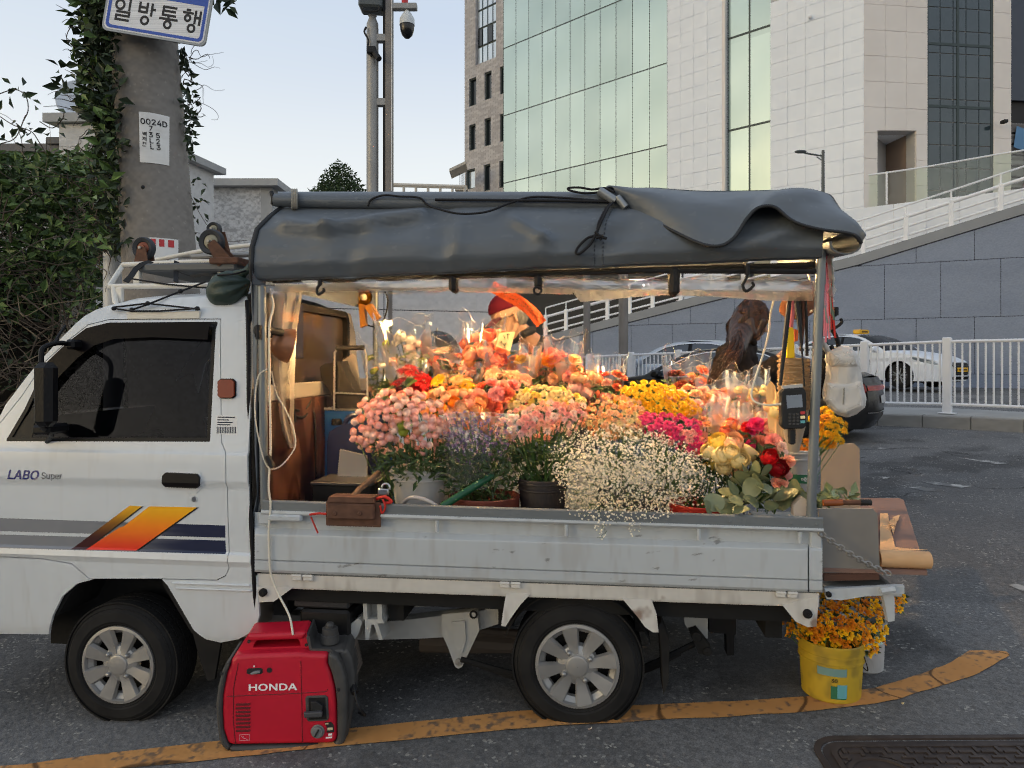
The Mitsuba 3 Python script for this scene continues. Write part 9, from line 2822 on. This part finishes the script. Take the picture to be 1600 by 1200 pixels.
def car(name, label, pos, fwd, paint, glass, front=True, plate=None, taxi=False, tail=False, group=None, lites='#7f8890', size=1.0):
 k = thing(name, label, 'car', group)
 fwd = np.array([fwd[0], fwd[1], 0.0])
 fwd /= np.linalg.norm(fwd)
 lat = np.array([-fwd[1], fwd[0], 0])       # to the car's left
 pos = np.asarray(pos, float)
 slope = np.array([fwd[0] * 1.0, fwd[1] * 1.0])

 def cw(m):
  v = np.array(m.vertices) if hasattr(m, 'vertices') else np.asarray(m)
  q = pos + size * (-v[:, :1] * fwd + v[:, 1:2] * lat + v[:, 2:3] * [0, 0, 1])
  f = np.array(m.faces)[:, ::-1]
  return trimesh.Trimesh(q, f, process=False)

 HW = .93
 lim = lambda x, z: (.30 * np.clip((.75 - x) / .75, 0, 1) ** 2.4 + .20 * np.clip((x - 4.15) / .7, 0, 1) ** 2.2 + .40 * np.clip(z - .93, 0, 1) + .06 * np.clip(.45 - z, 0, 1) + .012 * np.clip(1 - abs(z - .70) / .05, 0, 1) - .010 * np.clip(1 - abs(z - .80) / .06, 0, 1))
 fn = lambda x, z: -(HW - lim(np.asarray(x, float), np.asarray(z, float)))
 xw = (.95, 3.78)
 sil = Polygon(OUT)
 low_ = sbox(.72 + .6, .20, 3.40, .4)
 arches = unary_union([Point(x, .335).buffer(.385, 24) for x in xw])
 sidep = unary_union([sil]).difference(arches).difference(sbox(-1, -1, 6, .19))
 dlo = Polygon([(1.52, 1.00), (1.80, 1.17), (2.12, 1.33), (2.40, 1.385), (2.75, 1.408), (3.05, 1.395), (3.35, 1.34), (3.70, 1.20), (3.96, 1.06), (3.90, 1.02)])
 rws = np.array(sorted(set(np.arange(.18, 1.5, .07).tolist() + [.65, .70, .74, .80, .86, .93])))
 for sg in (1, -1):
  mm = skin(sidep.difference(dlo.buffer(.005)), fn, .12, .02, both=False, rows=rws)
  gm = skin(dlo.buffer(.012), lambda x, z: fn(x, z) + .012, .2, .003, both=False, rows=rws)
  dp = unary_union([LineString(l).buffer(.006) for l in ([(1.55, .98), (1.50, .60), (1.60, .30)], [(2.62, 1.40), (2.64, .32)], [(3.55, 1.02), (3.42, .62), (3.36, .45)], [(1.55, .30), (3.3, .30)])]).difference(arches.buffer(.02)).intersection(sil)
  gv = skin(dp, lambda x, z: fn(x, z) - .002, .12, .002, both=False, rows=rws)
  ch = skin(dlo.buffer(.022).difference(dlo.buffer(.004)), lambda x, z: fn(x, z) - .004, .12, .004, both=False, rows=rws)
  pil = skin(sbox(2.60, .99, 2.68, 1.42).intersection(dlo), lambda x, z: fn(x, z) + .008, .1, .003, both=False, rows=rws)
  for nm, m_, mt in (('body_side', mm, paint), ('side_window', gm, glass), ('door_gap', gv, 'mat_under_black'), ('window_trim', ch, 'mat_chrome'), ('window_pillar', pil, 'mat_trim_black')):
   v = np.array(m_.vertices)
   v[:, 1] *= sg
   part(k, nm, cw(trimesh.Trimesh(v, m_.faces if sg > 0 else np.array(m_.faces)[:, ::-1], process=False)), mt, smooth=30)
  hd = part(k, 'door_handle', cw(cat(*[cbox(x, x + .2, sg * (-fn(x, .86) + .002), sg * (-fn(x, .86) + .022), .85, .885, .008) for x in (2.30, 3.28)])), paint)
  part(k, 'mirror', cw(jitter(cbox(1.52, 1.66, sg * .90, sg * 1.10, .97, 1.10, .03), .0, 1)), paint, smooth=40)
  if front:
   hl = Polygon([(.06, .64), (.20, .73), (.62, .84), (.66, .80), (.40, .70), (.12, .62)])
   m_ = skin(hl, lambda x, z: fn(x, z) - .006, .08, .004, both=False)
   v = np.array(m_.vertices)
   v[:, 1] *= sg
   part(k, 'headlight', cw(trimesh.Trimesh(v, m_.faces, process=False)), M('headlight_' + name[:5], lites, rough=.12, metal=.4), smooth=40)
  if tail:
   hl = Polygon([(4.40, .86), (4.80, .90), (4.84, .80), (4.80, .76), (4.42, .82)])
   m_ = skin(hl, lambda x, z: fn(x, z) - .006, .08, .004, both=False)
   v = np.array(m_.vertices)
   v[:, 1] *= sg
   part(k, 'tail_light', cw(trimesh.Trimesh(v, m_.faces, process=False)), M('tail_red', '#7a0c0a', rough=.15), smooth=40)
  for x in xw:
   yo = sg * .90
   c = np.array([x, yo - sg * .02, .335])
   wkey = part(k, 'wheel', cw(xf(lathe([(.20, .0), (.22, -.012), (.30, -.014), (.328, .0), (.335, .03), (.335, .19), (.32, .21), (.2, .21)], 36, (0, 0, 0), 'y'), np.diag([1, -sg, 1]), c)), 'mat_rubber', smooth=35)
   sp_m = [xf(lathe([(.222, -.004), (.20, -.010), (.195, .02), (.06, .05), (.001, .05)], 36, (0, 0, 0), 'y'), np.diag([1, -sg, 1]), c)]
   part(wkey, 'rim', cw(cat(sp_m)), 'mat_rim_dark', smooth=35)
   sps = []
   for j in range(10):
    a = 2 * PI * j / 10 + (.12 if j % 2 else -.12)
    sps.append(xf(cbox(.03, .205, -.012, .008, -.012, .012, .003), rot('y', math.degrees(a)), c + [0, sg * .004, 0]))
   part(wkey, 'spokes', cw(cat(sps)), 'mat_steel_grey', kind='stuff')

 def rib(pts, mat, nm, crown=0.0, cz=0.0, n=13, ins=0.0, s0=0., s1=1.):
  rows = []
  for x, z in pts:
   h = -float(fn(x, z)) - ins
   s = np.linspace(s0, s1, n)
   kk_ = 1 - (2 * s - 1) ** 4
   rows.append(np.stack([x - crown * kk_, -h + 2 * h * s, z + cz * kk_], 1))
  return part(k, nm, cw(grid(np.array(rows))), mat, smooth=True)

 rib(OUT[0:5], paint, 'front_bumper', .16)
 hood = []
 for i, (x, z) in enumerate(OUT[4:8]):
  h = -float(fn(x, z))
  s = np.linspace(0, 1, 13)
  kk_ = 1 - (2 * s - 1) ** 4
  hood.append(np.stack([x - .16 * kk_ * (1 - i / 3), -h + 2 * h * s, z + .035 * kk_ * min(1, i / 1.0)], 1))
 part(k, 'bonnet', cw(grid(np.array(hood))), paint, smooth=True)
 rib(OUT[7:11], glass, 'windscreen', .10, .02)
 rib(OUT[7:11], paint, 'windscreen_pillar', .0, .004, 2, 0, 0, .035)
 rib(OUT[7:11], paint, 'windscreen_pillar', .0, .004, 2, 0, .965, 1)
 rib(OUT[10:14], paint, 'roof', 0, .03)
 rib(OUT[13:16], glass, 'rear_window', -.10, .02)
 rib(OUT[15:19], paint, 'boot_lid', -.06, .02)
 rib(OUT[18:23], paint, 'rear_bumper', -.12)
 part(k, 'underbody', cw(cbox(.25, 4.6, -.80, .80, .16, .52, .02)), 'mat_under_black')
 part(k, 'cabin_fill', cw(cbox(1.7, 3.7, -.60, .60, .5, 1.02, .02)), 'mat_under_black')

 def front_patch(y0, y1, z0, z1, mat, nm, off=.012, x_of=None, taper=0.0, x_end=False):
  rows = []
  for z in np.linspace(z0, z1, 6):
   if x_end:
    xo = np.interp(z, [.22, .38, .60, .85, 1.0, 1.05], [4.72, 4.83, 4.86, 4.83, 4.76, 4.62])
    cr = -.12
   else:
    xo = np.interp(z, [.20, .34, .52, .66, .74], [.10, .02, .0, .05, .16])
    cr = .16
   h = -float(fn(xo, z))
   tt = (z - z0) / (z1 - z0)
   ys = np.linspace(y0 * (1 - taper * (1 - tt)), y1 * (1 - taper * (1 - tt)), 15)
   s = np.clip((ys + h) / (2 * h), 0, 1)
   kk_ = 1 - (2 * s - 1) ** 4
   rows.append(np.stack([xo - cr * kk_ + (off if x_end else -off), ys, np.full(15, z)], 1))
  return part(k, nm, cw(grid(np.array(rows))), mat, smooth=True)

 if front:
  gr_ = front_patch(-.44, .44, .36, .68, 'mat_black_gloss', 'grille', .014, taper=.28)
  for z in np.linspace(.40, .64, 6):
   front_patch(-.40, .40, z, z + .012, 'mat_gen_dark', 'grille_bar', .022, taper=.05)
  front_patch(-.60, .60, .24, .32, 'mat_trim_black', 'air_intake', .012)
  for sg in (1, -1):
   a, b = sorted((sg * .50, sg * .64))
   front_patch(a, b, .36, .52, 'mat_trim_black', 'fog_lamp_bezel', .012)
   kf = numbered(k + '__fog_lamp')
   yy = sg * .57
   xo = -.16 * (1 - abs(2 * ((yy + .66) / 1.32) - 1) ** 4) - .02
   m_ = cw(xf(cbox(-.015, .01, -.035, .035, -.05, .05, .01), None, (xo + .01, yy, .45)))
   scene[kf] = mikit.ply(m_, M('fog_lit', '#ffe2b0', rough=.2))
   if taxi and sg == -1 or taxi:
    scene[kf] = {**scene[kf], 'emitter': {'type': 'area', 'radiance': {'type': 'rgb', 'value': [.22, .15, .05]}}}
 if plate:
  front_patch(-.26, .26, .44, .55, plate, 'number_plate', .026)
  front_patch(-.20, .20, .475, .515, 'mat_ink_black' if not taxi else M('plate_brown', '#6a4a10', rough=.5), 'plate_writing', .029)
 if tail:
  kt = front_patch(-.74, .74, .80, .88, M('tail_red', '#7a0c0a', rough=.15), 'light_bar', .012, x_end=True)
  kb = numbered(k + '__light_strip')
  pk = front_patch(-.74, .74, .822, .848, 'mat_tail_red', 'light_strip_glow', .016, x_end=True)
  scene[pk] = {**scene[pk], 'emitter': {'type': 'area', 'radiance': {'type': 'rgb', 'value': [.30, .05, .012]}}}
  front_patch(-.30, .30, .60, .72, 'mat_bucket_white', 'number_plate', .014, x_end=True)
  front_patch(-.80, .80, .46, .475, 'mat_chrome', 'bumper_trim', .014, x_end=True)
 if taxi:
  ks = part(k, 'roof_sign', cw(cbox(2.45, 2.68, -.24, .24, 1.50, 1.62, .03)), M('taxi_yellow', '#d9a21a', rough=.4))
  part(ks, 'sign_print', cw(cbox(2.445, 2.685, -.14, .14, 1.535, 1.585, .0)), 'mat_plate_brown')
  m_ = meshkit.text_mesh('IST', .13, .002, False)
  v = np.array(m_.vertices)
  part(k, 'lettering', cw(trimesh.Trimesh(np.stack([1.98 - v[:, 0] * 1.0, fn(1.98 - v[:, 0], .62 + v[:, 1]) - .004 - v[:, 2], .62 + v[:, 1]], 1), m_.faces, process=False)), 'mat_joint_dark')
  front_patch(-.035, .035, .60, .64, 'mat_chrome', 'badge', .030)
 return k


M('car_white', '#d4d8de', rough=.22, clearcoat=1.0)
M('car_black', '#08090c', rough=.25, clearcoat=.35, spec=.4)
M('car_silver', '#a9b2bd', rough=.25, metal=.3, clearcoat=1.0)
M('car_glass', '#14191e', rough=.06, spec=.9)
M('car_glass_sky', '#26303c', rough=.05, spec=1.0)
# taxi: put the right front wheel's contact under photo pixel (1404, 607)
ty = math.radians(-58)
fw = np.array([math.cos(ty), math.sin(ty)])
lt = np.array([-fw[1], fw[0]])
wp = P(1405, 607, 18.6)
ps = np.array([wp[0] + fw[0] * .95 + lt[0] * .9, wp[1] + fw[1] * .95 + lt[1] * .9, wp[2]])
car('taxi_car', 'white taxi with a yellow roof sign behind the white pedestrian fence', ps, fw, 'mat_car_white', 'mat_car_glass', True, M('taxi_plate', '#e0a81c', rough=.5), True)
# black car whose tail ends at photo column 1372
by = math.radians(180 - 33)
fw = np.array([math.cos(by), math.sin(by)])
lt = np.array([-fw[1], fw[0]])
g = P(1366, 600, 9.75)
ps = np.array([g[0] + fw[0] * 4.75 * .80 + lt[0] * .8, g[1] + fw[1] * 4.75 * .80 + lt[1] * .8, 0])
mid_ = ps[:2] - fw * 3.4
ps[2] = float(gz(*mid_)) + .01
car('black_car', 'black car with a lit red tail light bar driving past behind the backpack', ps, fw, 'mat_car_black', 'mat_car_glass_sky', True, None, False, True, lites='#8a9096', size=.80)
ps = P(930, 565, 16.5)
ps[2] = float(gz(ps[0], ps[1]))
car('silver_car', 'silver car in the distance behind the wrapped bouquets, only its roof showing', [ps[0], ps[1], ps[2]], [-.80, .60], 'mat_car_silver', 'mat_car_glass_sky', True, None, False, True, lites='#c8ccd0')
